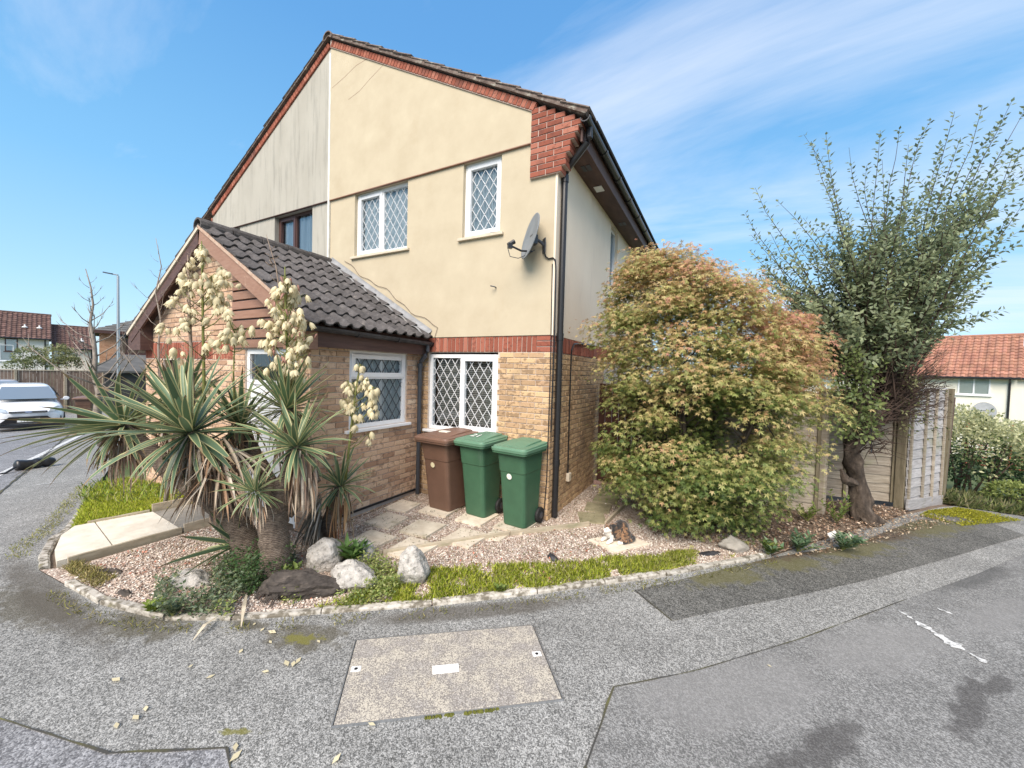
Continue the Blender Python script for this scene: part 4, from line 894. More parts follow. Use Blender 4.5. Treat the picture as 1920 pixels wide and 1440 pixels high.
# ================================================================ satellite dish on the wall
def make_dish(label, loc, rz, s=1., tilt=18, simple=False):
    d = thing('satellite_dish', label, 'satellite dish', loc, rz)
    dm = noisy('grey_dish_paint', [(.3, (.17, .19, .205)), (.7, (.24, .26, .275))], 6, rough=.45, bmp=.05)
    # the dish looks along local -y
    mb = MB(); T = Matrix.Translation((0, -.20*s, 0)) @ Matrix.Rotation(R(90-tilt), 4, 'X') @ Matrix.Diagonal((.98, 1.18, 1, 1))
    prof = [(r_*s, .30*r_*r_*s-.00) for r_ in (.001, .06, .12, .18, .23, .262)]; prof += [(.272*s, prof[-1][1]), (.268*s, prof[-1][1]-.012)]+[(r_*s, .30*r_*r_*s-.012) for r_ in (.2, .1, .001)]
    mb.lathe(prof, 30, 0, T); mb.build('reflector', dm, d, smooth=True)
    mb = MB(); mb.tube([(0, -.18*s, -.20*s), (0, -.34*s, -.21*s), (0, -.50*s, -.16*s)], .015*s, 6); mb.build('feed_arm', M['black'], d)
    mb = MB(); mb.tube([(0, -.44*s, -.10*s), (0, -.53*s, -.155*s)], [.032*s, .024*s], 10); mb.box((-.025*s, -.53*s, -.20*s), (.025*s, -.47*s, -.13*s)); mb.build('feed_horn', M['black'], d)
    mb = MB(); mb.box((-.05*s, -.20*s, -.1*s), (.05*s, -.12*s, .02*s)); mb.tube([(0, -.14*s, -.02*s), (0, -.05*s, -.06*s), (0, 0, -.10*s)], .022*s, 8); mb.box((-.045*s, -.012, -.2*s), (.045*s, .0, 0)); mb.build('wall_bracket', M['greypipe'], d)
    if not simple:
        mb = MB(); mb.tube([(0, -.50, -.2), (.0, -.47, -.29), (0, -.36, -.30), (0, -.22, -.23), (.02, -.14, -.17)], .005, 5); mb.build('cable', M['greypipe'], d)
    return d
dish = make_dish('grey satellite dish fixed to the cream wall by the downpipe', (-.235, -.02, 3.74), R(-43), .95, 13)
mb = MB(); mb.tube([(-.235, -.05, 3.58), (-.21, -.02, 3.50), (-.17, -.015, 3.47), (-.11, -.015, 3.475), (-.075, -.02, 3.44), (-.06, -.025, 3.3), (-.055, -.02, 2.5), (-.065, -.015, 1.2)], .010, 6); mb.build('wall_cable', M['black'], H)
# ================================================================ chamber cover in the footway
m, nt, b = newmat('lichened_concrete_cover'); p = posn(nt)
v = nd(nt, 'ShaderNodeTexVoronoi', {0: p, 'Scale': 190.}); s = nd(nt, 'ShaderNodeSeparateColor', {0: v.outputs['Color']}).outputs[0]
c = ramp(nt, s, [(.1, (.19, .17, .15)), (.5, (.28, .255, .225)), (.9, (.42, .39, .355))])
n = mth(nt, 'ADD', mth(nt, 'MULTIPLY', noise(nt, p, 5.5, 7., .68), .75), mth(nt, 'MULTIPLY', s, .22)); c = mixc(nt, ramp(nt, n, [(.485, 0.), (.56, .85)]), c, (.53, .48, .385)); n3 = noise(nt, p, 2.6, 4.)
c = mixc(nt, ramp(nt, n3, [(.63, 0.), (.72, .5)]), c, (.40, .31, .18)); setin(nt, b, 'Base Color', c); b.inputs['Roughness'].default_value = .92; bump(nt, b, s, .3, .003); M['cover'] = m
cv = thing('chamber_cover', 'large lichened concrete chamber cover set in the footway', 'manhole cover', (.37, -2.68, 0), world=True)
A, Bq, Cq, Dq = [Vector((x, y, 0)) for x, y in ((-.38, -2.82), (.66, -2.01), (1.11, -2.54), (.07, -3.35))]
cen = (A+Bq+Cq+Dq)/4
mb = MB(); mb.prism([tuple(cen+(q-cen)*.985+Vector((0, 0, -.02))) for q in (A, Bq, Cq, Dq)], (0, 0, .034)); mb.build('slab', M['cover'], cv, bevel=.003)
mb = MB()
for p_, q_ in ((A, Bq), (Bq, Cq), (Cq, Dq), (Dq, A)):
    o_ = (p_-cen).normalized()*.004; mb.bar(p_+Vector((0, 0, .004)), q_+Vector((0, 0, .004)), .007, .018)
mb.build('frame', M['metal'], cv)
ux = (Bq-A).normalized(); uy = (Dq-A).normalized()
mb = MB(); c0 = cen+uy*.02-ux*.03; mb.prism([tuple(c0+ux*a*.085+uy*b_*.035+Vector((0, 0, .0145))) for a, b_ in ((-1, -1), (1, -1), (1, 1), (-1, 1))], (0, 0, .003)); mb.build('name_plate', M['white'], cv)
for c1 in (A.lerp(Dq, .42)+ux*.055, Bq.lerp(Cq, .45)-ux*.06):
    mb = MB(); mb.prism([tuple(c1+ux*a*.03+uy*b_*.022+Vector((0, 0, .0145))) for a, b_ in ((-1, -1), (1, -1), (1, 1), (-1, 1))], (0, 0, .003)); e = mb.build('lifting_plate', M['white'], cv)
    mb = MB(); mb.lathe([(.0, .0185), (.012, .0185)], 12, 0, Matrix.Translation(c1)); mb.build('lifting_hole', M['rubber'], e, fix=False)
mb = MB()
for i in range(60):
    q_ = Cq.lerp(Dq, random.uniform(.3, .62))+uy*random.uniform(.0, .012); mb.lathe([(random.uniform(.006, .012), .0), (.004, .012), (0, .013)], 5, 0, Matrix.Translation(q_))
tag(mb.build('moss', noisy('moss', [(.3, (.06, .07, .012)), (.7, (.16, .16, .03))], 40, bmp=.5), None, fix=False), 'line of moss along the cover edge', 'moss', None, 'stuff')
# ================================================================ boulders, stump, scraps
M['boulder'] = noisy('pale_boulder', [(.30, (.13, .125, .115)), (.42, (.36, .34, .31)), (.55, (.47, .445, .405)), (.72, (.58, .555, .515))], 16, 9., rough=.95, bmp=1., bscale=40, bdist=.02, grime=(26, .56, .64, (.22, .21, .18)))
M['greystone'] = noisy('grey_stone', [(.3, (.26, .24, .21)), (.7, (.42, .39, .34))], 9, 7., rough=.95, bmp=.7, bscale=40, bdist=.01)
def rock(label, loc, sc3, rz, seed, mat, cut=.70, sub=4):
    bm = bmesh.new(); bmesh.ops.create_icosphere(bm, subdivisions=sub, radius=1); r_ = random.Random(seed); planes = []
    for _ in range(9): d = Vector((r_.uniform(-1, 1), r_.uniform(-1, 1), r_.uniform(-.6, 1))).normalized(); planes.append((d, r_.uniform(cut-.08, cut+.12)))
    for v_ in bm.verts:
        for d, k in planes:
            t = v_.co.dot(d)
            if t > k: v_.co -= d*(t-k)*.85
        v_.co += v_.co.normalized()*(mnoise.noise(v_.co*2.3+Vector((seed*3.1, 0, 0)))*.12+mnoise.noise(v_.co*6+Vector((0, seed, 0)))*.07+mnoise.noise(v_.co*13+Vector((0, seed, 3)))*.035)
        v_.co = Vector((v_.co.x*sc3[0], v_.co.y*sc3[1], v_.co.z*sc3[2]))
    me = bpy.data.meshes.new('boulder'); bm.to_mesh(me); bm.free(); me.materials.append(mat); me.polygons.foreach_set('use_smooth', [True]*len(me.polygons))
    o = bpy.data.objects.new('boulder', me); link(o); o.location = loc; o.rotation_euler = (0, 0, rz); return tag(o, label, 'boulder', 'boulders in the front garden')
rock('upright pale boulder standing in the grass before the slab corner', (-.57, -2.02, .14), (.155, .13, .20), .5, 3, M['boulder'])
rock('broad pale boulder among the weeds beside the dark stump', (-.97, -2.36, .10), (.22, .15, .145), .45, 5, M['boulder'])
rock('pale boulder close behind the yucca trunk', (-1.48, -2.27, .12), (.20, .15, .17), .9, 8, M['boulder'])
rock('pale boulder half hidden behind two others near the timber edging', (-1.36, -1.98, .09), (.20, .14, .15), .3, 11, M['boulder'])
rock('rough grey block lying in the leaf litter under the maple', (2.06, .38, .06), (.19, .12, .105), .55, 14, M['greystone'], .62)
rock('low flat pale stone sunk in the gravel by the yucca leaves', (-2.28, -3.05, .03), (.22, .14, .085), .2, 17, M['boulder'])
st = thing('tree_stump', 'dark rotting stump lying in front of the yucca trunk', 'stump', (-1.33, -2.72, 0), world=True)
M['rot'] = noisy('rotten_wood', [(.3, (.035, .03, .027)), (.6, (.085, .072, .062)), (.8, (.17, .14, .115))], 9, 7., (1, 1, 5), .95, .8, 40, .012)
mb = MB()
def gnarl(P_, r_, n=22):
    rings = []; Q = []; q_r = []
    for i in range(len(P_)-1):
        for k in range(7): t = k/7; Q.append(tuple(Vector(P_[i]).lerp(Vector(P_[i+1]), t))); q_r.append(r_[i]+(r_[i+1]-r_[i])*t)
    P_ = Q+[P_[-1]]; r_ = q_r+[r_[-1]]
    for i, p_ in enumerate(P_):
        t = (Vector(P_[min(i+1, len(P_)-1)])-Vector(P_[max(i-1, 0)])).normalized(); x = t.cross(Vector((0, 0, 1))).normalized(); y = x.cross(t)
        rings.append([tuple(Vector(p_)+(x*math.cos(2*math.pi*k/n)+y*math.sin(2*math.pi*k/n))*r_[i]*(1+.30*mnoise.noise(Vector((i*.16, math.cos(k*.2856)*2.2, math.sin(k*.2856)*2.2)))+.28*mnoise.noise(Vector((i*.35, math.cos(k*.2856)*7, math.sin(k*.2856)*7+9))))) for k in range(n)])
    mb.loft(rings, cap=True)
gnarl([(-1.52, -2.83, .05), (-1.36, -2.77, .12), (-1.2, -2.66, .10), (-1.02, -2.5, .05), (-.95, -2.44, .02)], [.05, .11, .10, .07, .03]); gnarl([(-1.50, -2.66, .06), (-1.36, -2.68, .10), (-1.28, -2.8, .04)], [.07, .09, .05]); mb.build('wood', M['rot'], st, smooth=False)
mb = MB()
for i in range(26): a = random.uniform(-1.55, -1.3); mb.tube([(a, -2.76, .1), (a+random.uniform(-.04, .05), -2.85, .06), (a+random.uniform(-.06, .06), -2.92, .0)], [.008, .006, .003], 4)
mb.build('root_fibres', M['rot'], st, kind='stuff')
def rag(label, loc, sx, sy, sz, rz, seed, name='black_rag', cat='rag', mat=None):
    mb = MB(); n = 12; V = []
    for i in range(n+1):
        for j in range(n+1):
            x, y = i/n-.5, j/n-.5; e = max(0, 1-(4*x*x+4*y*y)); q = Vector((x*4, y*4, seed)); V.append((x*sx*(1+.3*mnoise.noise(q*1.3)), y*sy*(1+.3*mnoise.noise(q*1.1+Vector((5, 0, 0)))), .004+sz*e**.5*(.5+.9*abs(mnoise.noise(q*1.6)))))
    mb.v = V
    for i in range(n):
        for j in range(n): a = i*(n+1)+j; mb.f.append((a, a+n+1, a+n+2, a+1)); mb.m.append(0)
    o = mb.build(name, mat or M['blackw'], None, smooth=True); o.location = loc; o.rotation_euler = (0, 0, rz); return tag(o, label, cat)
rag('scrap of black sheeting on the gravel before the cat', (.37, -.92, .01), .14, .08, .05, -.6, 2); rag('torn black sheeting in the grass by the kerb beyond the cat slab', (1.18, -.76, .01), .26, .08, .03, .75, 5); rag('flat black sheeting at the foot of the grey block', (1.84, .10, .01), .26, .08, .03, .7, 8)
rag('dark strip of bark lying on the gravel by the concrete path', (-3.08, -3.36, .01), .26, .06, .04, .5, 12, 'bark_strip', 'bark', M['rot']); rag('dark scrap of bark on the gravel near the pale kerb', (-2.5, -3.42, .01), .14, .06, .04, .2, 15, 'bark_strip', 'bark', M['rot'])
# slab the cat sits on
mb = MB(); mb.prism([(.57, -.30, -.01), (.92, -.46, -.01), (1.22, -.02, -.01), (.86, .10, -.01)], (0, 0, .042)); tag(mb.build('paving_slab', M['slab'], None, bevel=.003), 'single pale paving slab under the cat', 'paving slab')
# litter
mb = MB(); mb.lathe([(.0, .0), (.035, .0), (.045, .09), (.043, .09), (.033, .004), (0, .004)], 14, 0, Matrix.Translation((3.10, 1.22, .09)) @ Matrix.Rotation(R(60), 4, 'Y') @ Matrix.Rotation(R(30), 4, 'Z')); tag(mb.build('paper_cup', M['white'], None, smooth=False), 'crushed white cup in the weeds at the path edge', 'litter'); 
mb = MB(); mb.lathe([(.0, .0), (.03, .01), (.035, .025), (.02, .03), (0, .032)], 9, 0, Matrix.Translation((2.34, .36, .0))); tag(mb.build('paper_scrap', M['white'], None), 'small white paper scrap beside the grey block', 'litter')
# black rolled bag on the road
b0_, b1_ = on_ground(24, 884), on_ground(106, 872); bc_ = (b0_+b1_)/2
bg_ = thing('rolled_bag', 'long rolled black bag lying on the road marking', 'bag', (bc_.x, bc_.y, hz_(bc_.x, bc_.y)), 0)
cvec = b1_-b0_; bl_ = cvec.length/1.28
rg = Matrix.Rotation(math.atan2(cvec.y, cvec.x), 4, 'Z')
mb = MB(); xs = np.linspace(-.62, .62, 15); rings = []
for i, x in enumerate(xs):
    r_ = (.10+.02*math.sin(i*1.9))*min(1, .35+3*(1-abs(x)/.64)); r_ *= 1.25 if x < -.35 else (.75 if -.35 < x < -.2 else 1)
    rings.append([tuple(rg @ Vector((x*bl_, .9*r_*math.cos(2*math.pi*k/12)*(1+.15*mnoise.noise(Vector((i*.7, k*1.3, 0)))), .10+r_*math.sin(2*math.pi*k/12)*(1+.15*mnoise.noise(Vector((i*.7, k*1.3, 4))))))) for k in range(12)])
mb.loft(rings, cap=True); mb.build('bag', M['black'], bg_, smooth=True, sub=1)
mb = MB(); mb.tube([rg @ Vector(p_) for p_ in ((-.3, -.12, .1), (-.45, -.2, .03), (-.6, -.22, .02))], .02, 6); mb.build('strap', M['black'], bg_)
# ================================================================ the cat
def build_cat():
    parts = [((.00, 0, .105), (.15, .085, .105)), ((-.07, 0, .11), (.115, .095, .115)), ((.07, 0, .115), (.10, .075, .10)), ((.125, .0, .135), (.07, .06, .075)), ((.165, .012, .165), (.056, .054, .048)), ((.205, .018, .150), (.026, .028, .022)),
             ((.15, .045, .03), (.05, .022, .025)), ((.15, -.045, .03), (.05, .022, .025)), ((.185, .045, .018), (.028, .020, .017)), ((.185, -.045, .018), (.028, .020, .017)), ((-.08, .085, .06), (.085, .035, .065)), ((-.08, -.085, .06), (.085, .035, .065)), ((-.02, .09, .022), (.055, .024, .022)), ((-.02, -.09, .022), (.055, .024, .022))]
    tail = [(-.17, .03, .05), (-.19, .09, .035), (-.15, .135, .03), (-.08, .15, .028), (-.01, .145, .026), (.05, .13, .024), (.09, .11, .022)]
    bm = bmesh.new()
    for c, r_ in parts:
        bmesh.ops.create_icosphere(bm, subdivisions=2, radius=1, matrix=Matrix.Translation(c) @ Matrix.Diagonal((*r_, 1)))
    for p_, q_ in zip(tail, tail[1:]):
        for t in (0, .33, .66): bmesh.ops.create_icosphere(bm, subdivisions=1, radius=.026, matrix=Matrix.Translation(Vector(p_).lerp(Vector(q_), t)))
    for sy in (-1, 1):
        bmesh.ops.create_cone(bm, cap_ends=True, segments=8, radius1=.022, radius2=.002, depth=.05, matrix=Matrix.Translation((.158, .012+sy*.032, .215)) @ Matrix.Rotation(R(-sy*14), 4, 'X') @ Matrix.Diagonal((.55, 1, 1, 1)))
    me = bpy.data.meshes.new('cat'); bm.to_mesh(me); bm.free(); o = bpy.data.objects.new('cat', me); COL.objects.link(o)
    r_ = o.modifiers.new('r', 'REMESH'); r_.mode = 'VOXEL'; r_.voxel_size = .0055; s_ = o.modifiers.new('s', 'SMOOTH'); s_.iterations = 4; s_.factor = .5
    dg = bpy.context.evaluated_depsgraph_get(); me2 = bpy.data.meshes.new_from_object(o.evaluated_get(dg)); o.modifiers.clear(); o.data = me2
    me2.polygons.foreach_set('use_smooth', [True]*len(me2.polygons)); me2.materials.clear()
    m, nt, b = newmat('calico_fur'); p = posn(nt, None, True); sp = nd(nt, 'ShaderNodeSeparateXYZ', {0: p})
    n = noise(nt, p, 13., 4., .6, .8); c = ramp(nt, n, [(.44, (.012, .010, .009)), (.50, (.04, .026, .018)), (.545, (.20, .10, .045)), (.61, (.33, .19, .10)), (.67, (.03, .02, .016))])
    n2 = noise(nt, p, 24., 3.); f = mth(nt, 'ADD', mth(nt, 'MULTIPLY', mth(nt, 'SUBTRACT', sp.outputs[0], .118), 9.), mth(nt, 'MULTIPLY', mth(nt, 'SUBTRACT', .152, sp.outputs[2]), 8.)); f = mth(nt, 'ADD', f, mth(nt, 'MULTIPLY', mth(nt, 'SUBTRACT', n2, .5), 1.4))
    wf = ramp(nt, f, [(.38, 0.), (.50, 1.)]); c = mixc(nt, wf, c, (.74, .70, .64)); 
    setin(nt, b, 'Base Color', c); b.inputs['Roughness'].default_value = .85; b.inputs['Sheen Weight'].default_value = .3; bump(nt, b, noise(nt, nd(nt, 'ShaderNodeMapping', {0: p, 3: (50, 160, 160)}).outputs[0], 1., 4.), .5, .004)
    me2.materials.append(m)
    tag(o, 'calico cat with white chest crouching on the single slab', 'cat')
    for sy in (-1, 1):
        mb = MB(); mb.lathe([(0, .0), (.006, .001), (.007, .004), (0, .008)], 10, 0, Matrix.Translation((.2085, .014+sy*.024, .172)) @ Matrix.Rotation(R(80), 4, 'Y')); mb.build('eye', plain('cat_eye', (.20, .22, .05), .1), o)
    mb = MB(); mb.lathe([(0, 0), (.006, .001), (.004, .005), (0, .006)], 8, 0, Matrix.Translation((.230, .018, .157)) @ Matrix.Rotation(R(90), 4, 'Y')); mb.build('nose', plain('cat_nose', (.45, .2, .18), .4), o)
    return o
cat = build_cat(); cat.location = (.86, -.14, .032); hd = RX*-.86+RF*-.52; cat.rotation_euler = (0, 0, math.atan2(hd.y, hd.x)); cat.scale = (.98, .98, 1.0)
# ================================================================ fences
def lap_fence(label, p, q, z0, h, mat, nb=12, batt=(.0, .5, 1.), name='lap_fence', post0=True, post1=True, face=-1, mid=None, ins=.03):
    p = Vector((*p, 0)); q = Vector((*q, 0)); d = (q-p); L = d.length; d.normalize(); n = Vector((d.y, -d.x, 0))*(1 if face > 0 else -1)
    if n.dot(CAM-p) < 0: n = -n
    c = (p+q)/2; T = thing(name, label, 'fence', (c.x, c.y, z0), world=True); gap = h/nb
    for i in range(nb):
        mb = MB(); n_ = 9; zb0 = z0+gap*i; rings = []
        for k in range(n_+1):
            t = ins+(L-2*ins)*k/n_; e = .012*mnoise.noise(Vector((k*.8, i*3.3, p.x))); b0 = p+d*t
            lo = Vector((0, 0, zb0-.012+e)); hi = Vector((0, 0, zb0+gap*1.12))
            rings.append([tuple(b0+n*.022+lo), tuple(b0+n*.008+lo), tuple(b0+n*-.004+hi), tuple(b0+n*.004+hi)])
        mb.loft(rings, cap=True); mb.build('board', mat, T)
    for t in batt:
        b0 = p+d*(ins+t*(L-2*ins)); mb = MB(); mb.bar(b0+n*.034+Vector((0, 0, z0-.01)), b0+n*.034+Vector((0, 0, z0+h+.03)), .04, .028, up=n); mb.build('batten', M['fencepost'] if mat is not M['fencegrey'] else M['fence'], T, bevel=.003)
    mb = MB(); mb.bar(p+d*ins+Vector((0, 0, z0+h+.04)), q-d*ins+Vector((0, 0, z0+h+.04)), .06, .022); mb.build('capping', mat, T, bevel=.003)
    return T
def post(label, xy, z0, h, lean=(0, 0), s=.09, mat=None):
    mb = MB(); mb.bar((xy[0], xy[1], z0), (xy[0]+lean[0], xy[1]+lean[1], z0+h), s, s, up=(.8, -.6, 0)); o = mb.build('fence_post', mat or M['fencepost'], None, bevel=.004); return tag(o, label, 'fence post', 'posts of the lap fences')
lap_fence('silvered lap fence panel running behind the maple', (1.35, 2.34), (3.20, 2.44), .02, 1.72, M['fence'])
lap_fence('shaded lap fence panel recessed behind the twisted shrub trunk', (3.30, 3.33), (4.40, 3.52), .10, 1.70, M['fence'], batt=(0, .36, .93), ins=.02)
lap_fence('grey lap fence panel set at an angle and facing the path', (4.42, 3.36), (5.20, 4.45), .06, 1.80, M['fencegrey'], batt=(.02, .40, .68, .97))
mb = MB(); d_ = Vector((.78, 1.09, 0)).normalized(); nn_ = Vector((d_.y, -d_.x, 0)); mb.bar(Vector((4.43, 3.36, .11))+nn_*.03, Vector((5.2, 4.45, .02))+nn_*.03, .03, .17); tag(mb.build('gravel_board', M['fencegrey'], None, bevel=.004), 'greenish gravel board along the foot of the angled grey panel', 'board')
post('slim pale post closing the panel behind the maple', (3.25, 2.44), -.05, 1.85, s=.07, mat=M['fence']); post('dark green fence post where two panels meet', (4.40, 3.44), -.05, 1.92, s=.11); post('tall leaning fence post closing the grey panel', (5.25, 4.53), -.1, 2.0, (.06, .05), s=.075); post('thin rusty leaning post beside the tall leaning fence post', (5.30, 4.62), -.1, 1.85, (.10, .12), s=.05, mat=M['darkbrown'])
# return fence between the two lines
lap_fence('short lap fence return joining the maple panel to the recessed panel', (3.26, 2.50), (3.28, 3.30), .06, 1.66, M['fence'], batt=(0, 1))
g_ = thing('garden_gate', 'dark brown boarded side gate between house and maple', 'gate', (.4, 2.2, 0), world=True); x = -.04
while x < 1.28:
    mb = MB(); mb.box((x, 2.14+random.uniform(-.003, .003), .06), (x+.112, 2.16, 1.82+random.uniform(-.01, .01))); mb.build('board', M['gate'], g_, bevel=.004); x += .118
for z in (.25, 1.5): mb = MB(); mb.box((-.04, 2.165, z), (1.29, 2.2, z+.1)); mb.build('rail', M['gate'], g_)
mb = MB(); mb.box((-.07, 2.08, -.02), (1.3, 2.13, .07)); tag(mb.build('timber_sill', noisy('pinkish_timber', [(.3, (.30, .18, .15)), (.7, (.45, .30, .26))], 6, bmp=.3), None), 'low pinkish timber board at the foot of the dark gate', 'board')
# ================================================================ far houses
def ray(px, py): return (RX*((px-960)/725)+RD*((py-720)/725)+RF).normalized()
def on_plane(px, py, P0, n): r_ = ray(px, py); return CAM+r_*((P0-CAM).dot(n)/r_.dot(n))
M['farwall'] = noisy('pale_house_render', [(.3, (.76, .74, .69)), (.7, (.84, .82, .78))], .8, bmp=.1, rough=.9); M['farwall2'] = noisy('warm_house_render', [(.3, (.74, .66, .56)), (.7, (.82, .74, .64))], .8, bmp=.1, rough=.9)
M['farwall3'] = noisy('cream_house_render', [(.3, (.76, .73, .62)), (.7, (.83, .80, .70))], .8, bmp=.1, rough=.9)
M['rooftan'] = noisy('brown_pantile', [(.3, (.095, .055, .047)), (.7, (.16, .098, .082))], 3, rough=.9, bmp=.3, rnd=.22); M['roofred'] = noisy('terracotta_pantile', [(.3, (.29, .135, .088)), (.7, (.40, .205, .142))], 3, rough=.9, bmp=.3, rnd=.20); M['roofgrey'] = noisy('grey_tile', [(.3, (.10, .10, .095)), (.7, (.17, .165, .155))], 2, rough=.9, bmp=.3, rnd=.2)
M['farbrick'] = brickmat('orange_brick', [(0., (.36, .19, .11)), (.5, (.46, .26, .16)), (1., (.52, .32, .21))], (.25, .14, .09)); M['farglass'] = plain('far_glass', (.10, .12, .14), .06, spec=.8); M['farcurtain'] = plain('far_curtain', (.5, .52, .53), .8)
def frame_at(P, toward=None):    # u to the right as seen from the camera, n towards it
    n = (toward or (CAM-P)); n = Vector((n.x, n.y, 0)).normalized(); u = Vector((-n.y, n.x, 0)); return u, n
def tiled_slope(T, P0, u, up, wd, ln, mat, tw=.30, gauge=.34, name='roof_tile'):
    """courses of pantiles on the slope P0 + u*x + up*y as rows of rolled tiles"""
    nrm = u.cross(up).normalized()
    if nrm.z < 0: nrm = -nrm
    ni = int(ln/gauge); nj = int(wd/tw); mb = MB(); prof = [(0, 0.), (.33, .0), (.55, .045), (.8, .05), (1., .01)]
    for i in range(ni):
        for j in range(nj):
            b_ = P0+u*(j*wd/nj)+up*(i*ln/ni); o = len(mb.v); jt = random.uniform(-.006, .006)
            for y, lf in ((-.03, .045+jt), (gauge+.03, .0)):
                for x, z in prof: mb.v.append(tuple(b_+u*(x*wd/nj)+up*y+nrm*(z+lf)))
            for k in range(4): mb.f.append((o+k, o+k+1, o+k+6, o+k+5)); mb.m.append(0)
            mb.v += [tuple(b_+u*(x*wd/nj)+up*-.03+nrm*-.01) for x, z in prof]
            for k in range(4): mb.f.append((o+k+1, o+k, o+10+k, o+11+k)); mb.m.append(0)
    return mb.build('roof_tiles', mat, T, fix=False, kind='stuff')
def far_window(T, o, u, n, w_, h, fr, back=None, mull=(.5,), sill=True):
    mb = MB(); f = .07; X = Matrix(((u.x, -n.x, 0, o.x), (u.y, -n.y, 0, o.y), (0, 0, 1, o.z), (0, 0, 0, 1)))
    for a, b_ in (((0, 0), (w_, f)), ((0, h-f), (w_, h)), ((0, f), (f, h-f)), ((w_-f, f), (w_, h-f)), *[((k*w_-f/2, f), (k*w_+f/2, h-f)) for k in mull]): mb.box((a[0], -.03, a[1]), (b_[0], .05, b_[1]), 0, X)
    W = mb.build('window', fr, T); g = MB(); g.quad(*[X @ Vector(q) for q in ((f, .0, f), (w_-f, .0, f), (w_-f, .0, h-f), (f, .0, h-f))]); g.build('pane', M['glass'], W, fix=False)
    g = MB(); g.box((0, .10, 0), (w_, .12, h), 0, X); g.build('dark_room_backing', M['room'], W)
    g = MB()
    for a, b_ in ((f, w_*.36), (w_*.64, w_-f)): g.box((a, .06, f), (b_, .075, h-f), 0, X)
    g.build('curtain', back or M['farcurtain'], W)
    if sill: g = MB(); g.box((-.08, -.09, -.07), (w_+.08, .05, 0), 0, X); g.build('sill', fr, W)
def far_house(label, Pr, wd, eave, ground, rise, run, wall, roofm, wins, u, n, gable=True, pipe=True, dish=None, depth=7, tw=.30):
    """Pr: near corner on the image's right; the front runs wd metres to the image's left"""
    T = thing('house', label, 'house', (Pr.x, Pr.y, ground), world=True); Z = Vector((0, 0, 1)); P0 = Vector((Pr.x, Pr.y, 0)); L0 = P0-u*wd; mb = MB()
    q = lambda a, b_, z: P0-u*a-n*b_+Z*z
    mb.quad(q(wd, 0, ground-1), q(0, 0, ground-1), q(0, 0, eave), q(wd, 0, eave)); mb.quad(q(0, 0, ground-1), q(0, 2*run, ground-1), q(0, 2*run, eave), q(0, run, eave+rise), q(0, 0, eave)); mb.quad(q(wd, 2*run, ground-1), q(wd, 0, ground-1), q(wd, 0, eave), q(wd, run, eave+rise), q(wd, 2*run, eave)); mb.quad(q(0, 2*run, ground-1), q(wd, 2*run, ground-1), q(wd, 2*run, eave), q(0, 2*run, eave))
    mb.build('wall', wall, T, fix=False); k = rise/run; up = Vector((-n.x*run, -n.y*run, rise)); ln = up.length*(1+.35/run); up.normalize()
    Pe = q(wd+.15, -.35, eave-.35*k+.05); tiled_slope(T, Pe, u, up, wd+.3, ln, roofm, tw)
    mb = MB(); a = [q(-.15, -.35, eave-.35*k), q(wd+.15, -.35, eave-.35*k), q(wd+.15, run, eave+rise), q(-.15, run, eave+rise)]; mb.prism(a, (0, 0, .04)); a = [q(-.15, 2*run+.3, eave-.3*k), q(wd+.15, 2*run+.3, eave-.3*k), q(wd+.15, run, eave+rise), q(-.15, run, eave+rise)]; mb.prism(a, (0, 0, .08)); mb.build('roof', roofm, T)
    mb = MB(); mb.tube([q(-.18, run, eave+rise+.05), q(wd+.18, run, eave+rise+.05)], .12, 8); mb.build('ridge', roofm, T)
    mb = MB(); mb.bar(q(-.1, -.02, eave-.10), q(wd+.1, -.02, eave-.10), .04, .2); mb.build('fascia', M['brownframe'], T); mb = MB(); mb.tube([q(-.12, -.40, eave-.35*k+.02), q(wd+.12, -.40, eave-.35*k+.02)], .07, 8); mb.build('gutter', M['black'], T)
    if pipe: mb = MB(); mb.tube([q(.25, -.3, eave-.3), q(.25, -.06, eave-.5), q(.25, -.06, ground)], .05, 8); mb.build('downpipe', M['black'], T)
    for (x, z, w_, h, fr, ml) in wins: far_window(T, q(x+w_, -.012, z), u, n, w_, h, fr, mull=ml)
    return T, q
P1 = at(92, 632, 38); u1, n1 = frame_at(P1)
T, q1 = far_house('white rendered house with brown roof and white window at the photo edge', P1, 13, 4.1, -1.4, 2.35, 3.3, M['farwall'], M['rooftan'], [(6.4, 2.1, 1.7, 1.5, M['upvc'], (.5,)), (1.9, 2.6, .75, 1.2, M['brownframe'], ())], u1, n1)
mb = MB()
for a in (.6, 1.5): mb.lathe([(.2, 0), (.17, .08), (.06, .12), (.05, .3)], 8, 0, Matrix.Translation(q1(a, 1.1, 4.98)))
mb.build('roof_vents', M['white'], T, kind='stuff')
P2 = on_plane(178, 648, P1+n1*.0, n1); 
T2, q2 = far_house('lower warm rendered house with brown roof behind the leafless sapling', Vector((P2.x, P2.y, 0)), (Vector((P2.x, P2.y, 0))-Vector((P1.x, P1.y, 0))).length-.3, 3.25, -1.4, 2.2, 3.3, M['farwall2'], M['rooftan'], [(2.0, 1.6, .9, 1.3, M['brownframe'], ()), (5.2, 1.7, 1.6, 1.5, M['upvc'], (.5,))], u1, n1)
mb = MB(); mb.lathe([(.2, 0), (.17, .08), (.06, .12), (.05, .34)], 8, 0, Matrix.Translation(q2(.9, .9, 3.9))); mb.build('roof_vent', M['white'], T2)
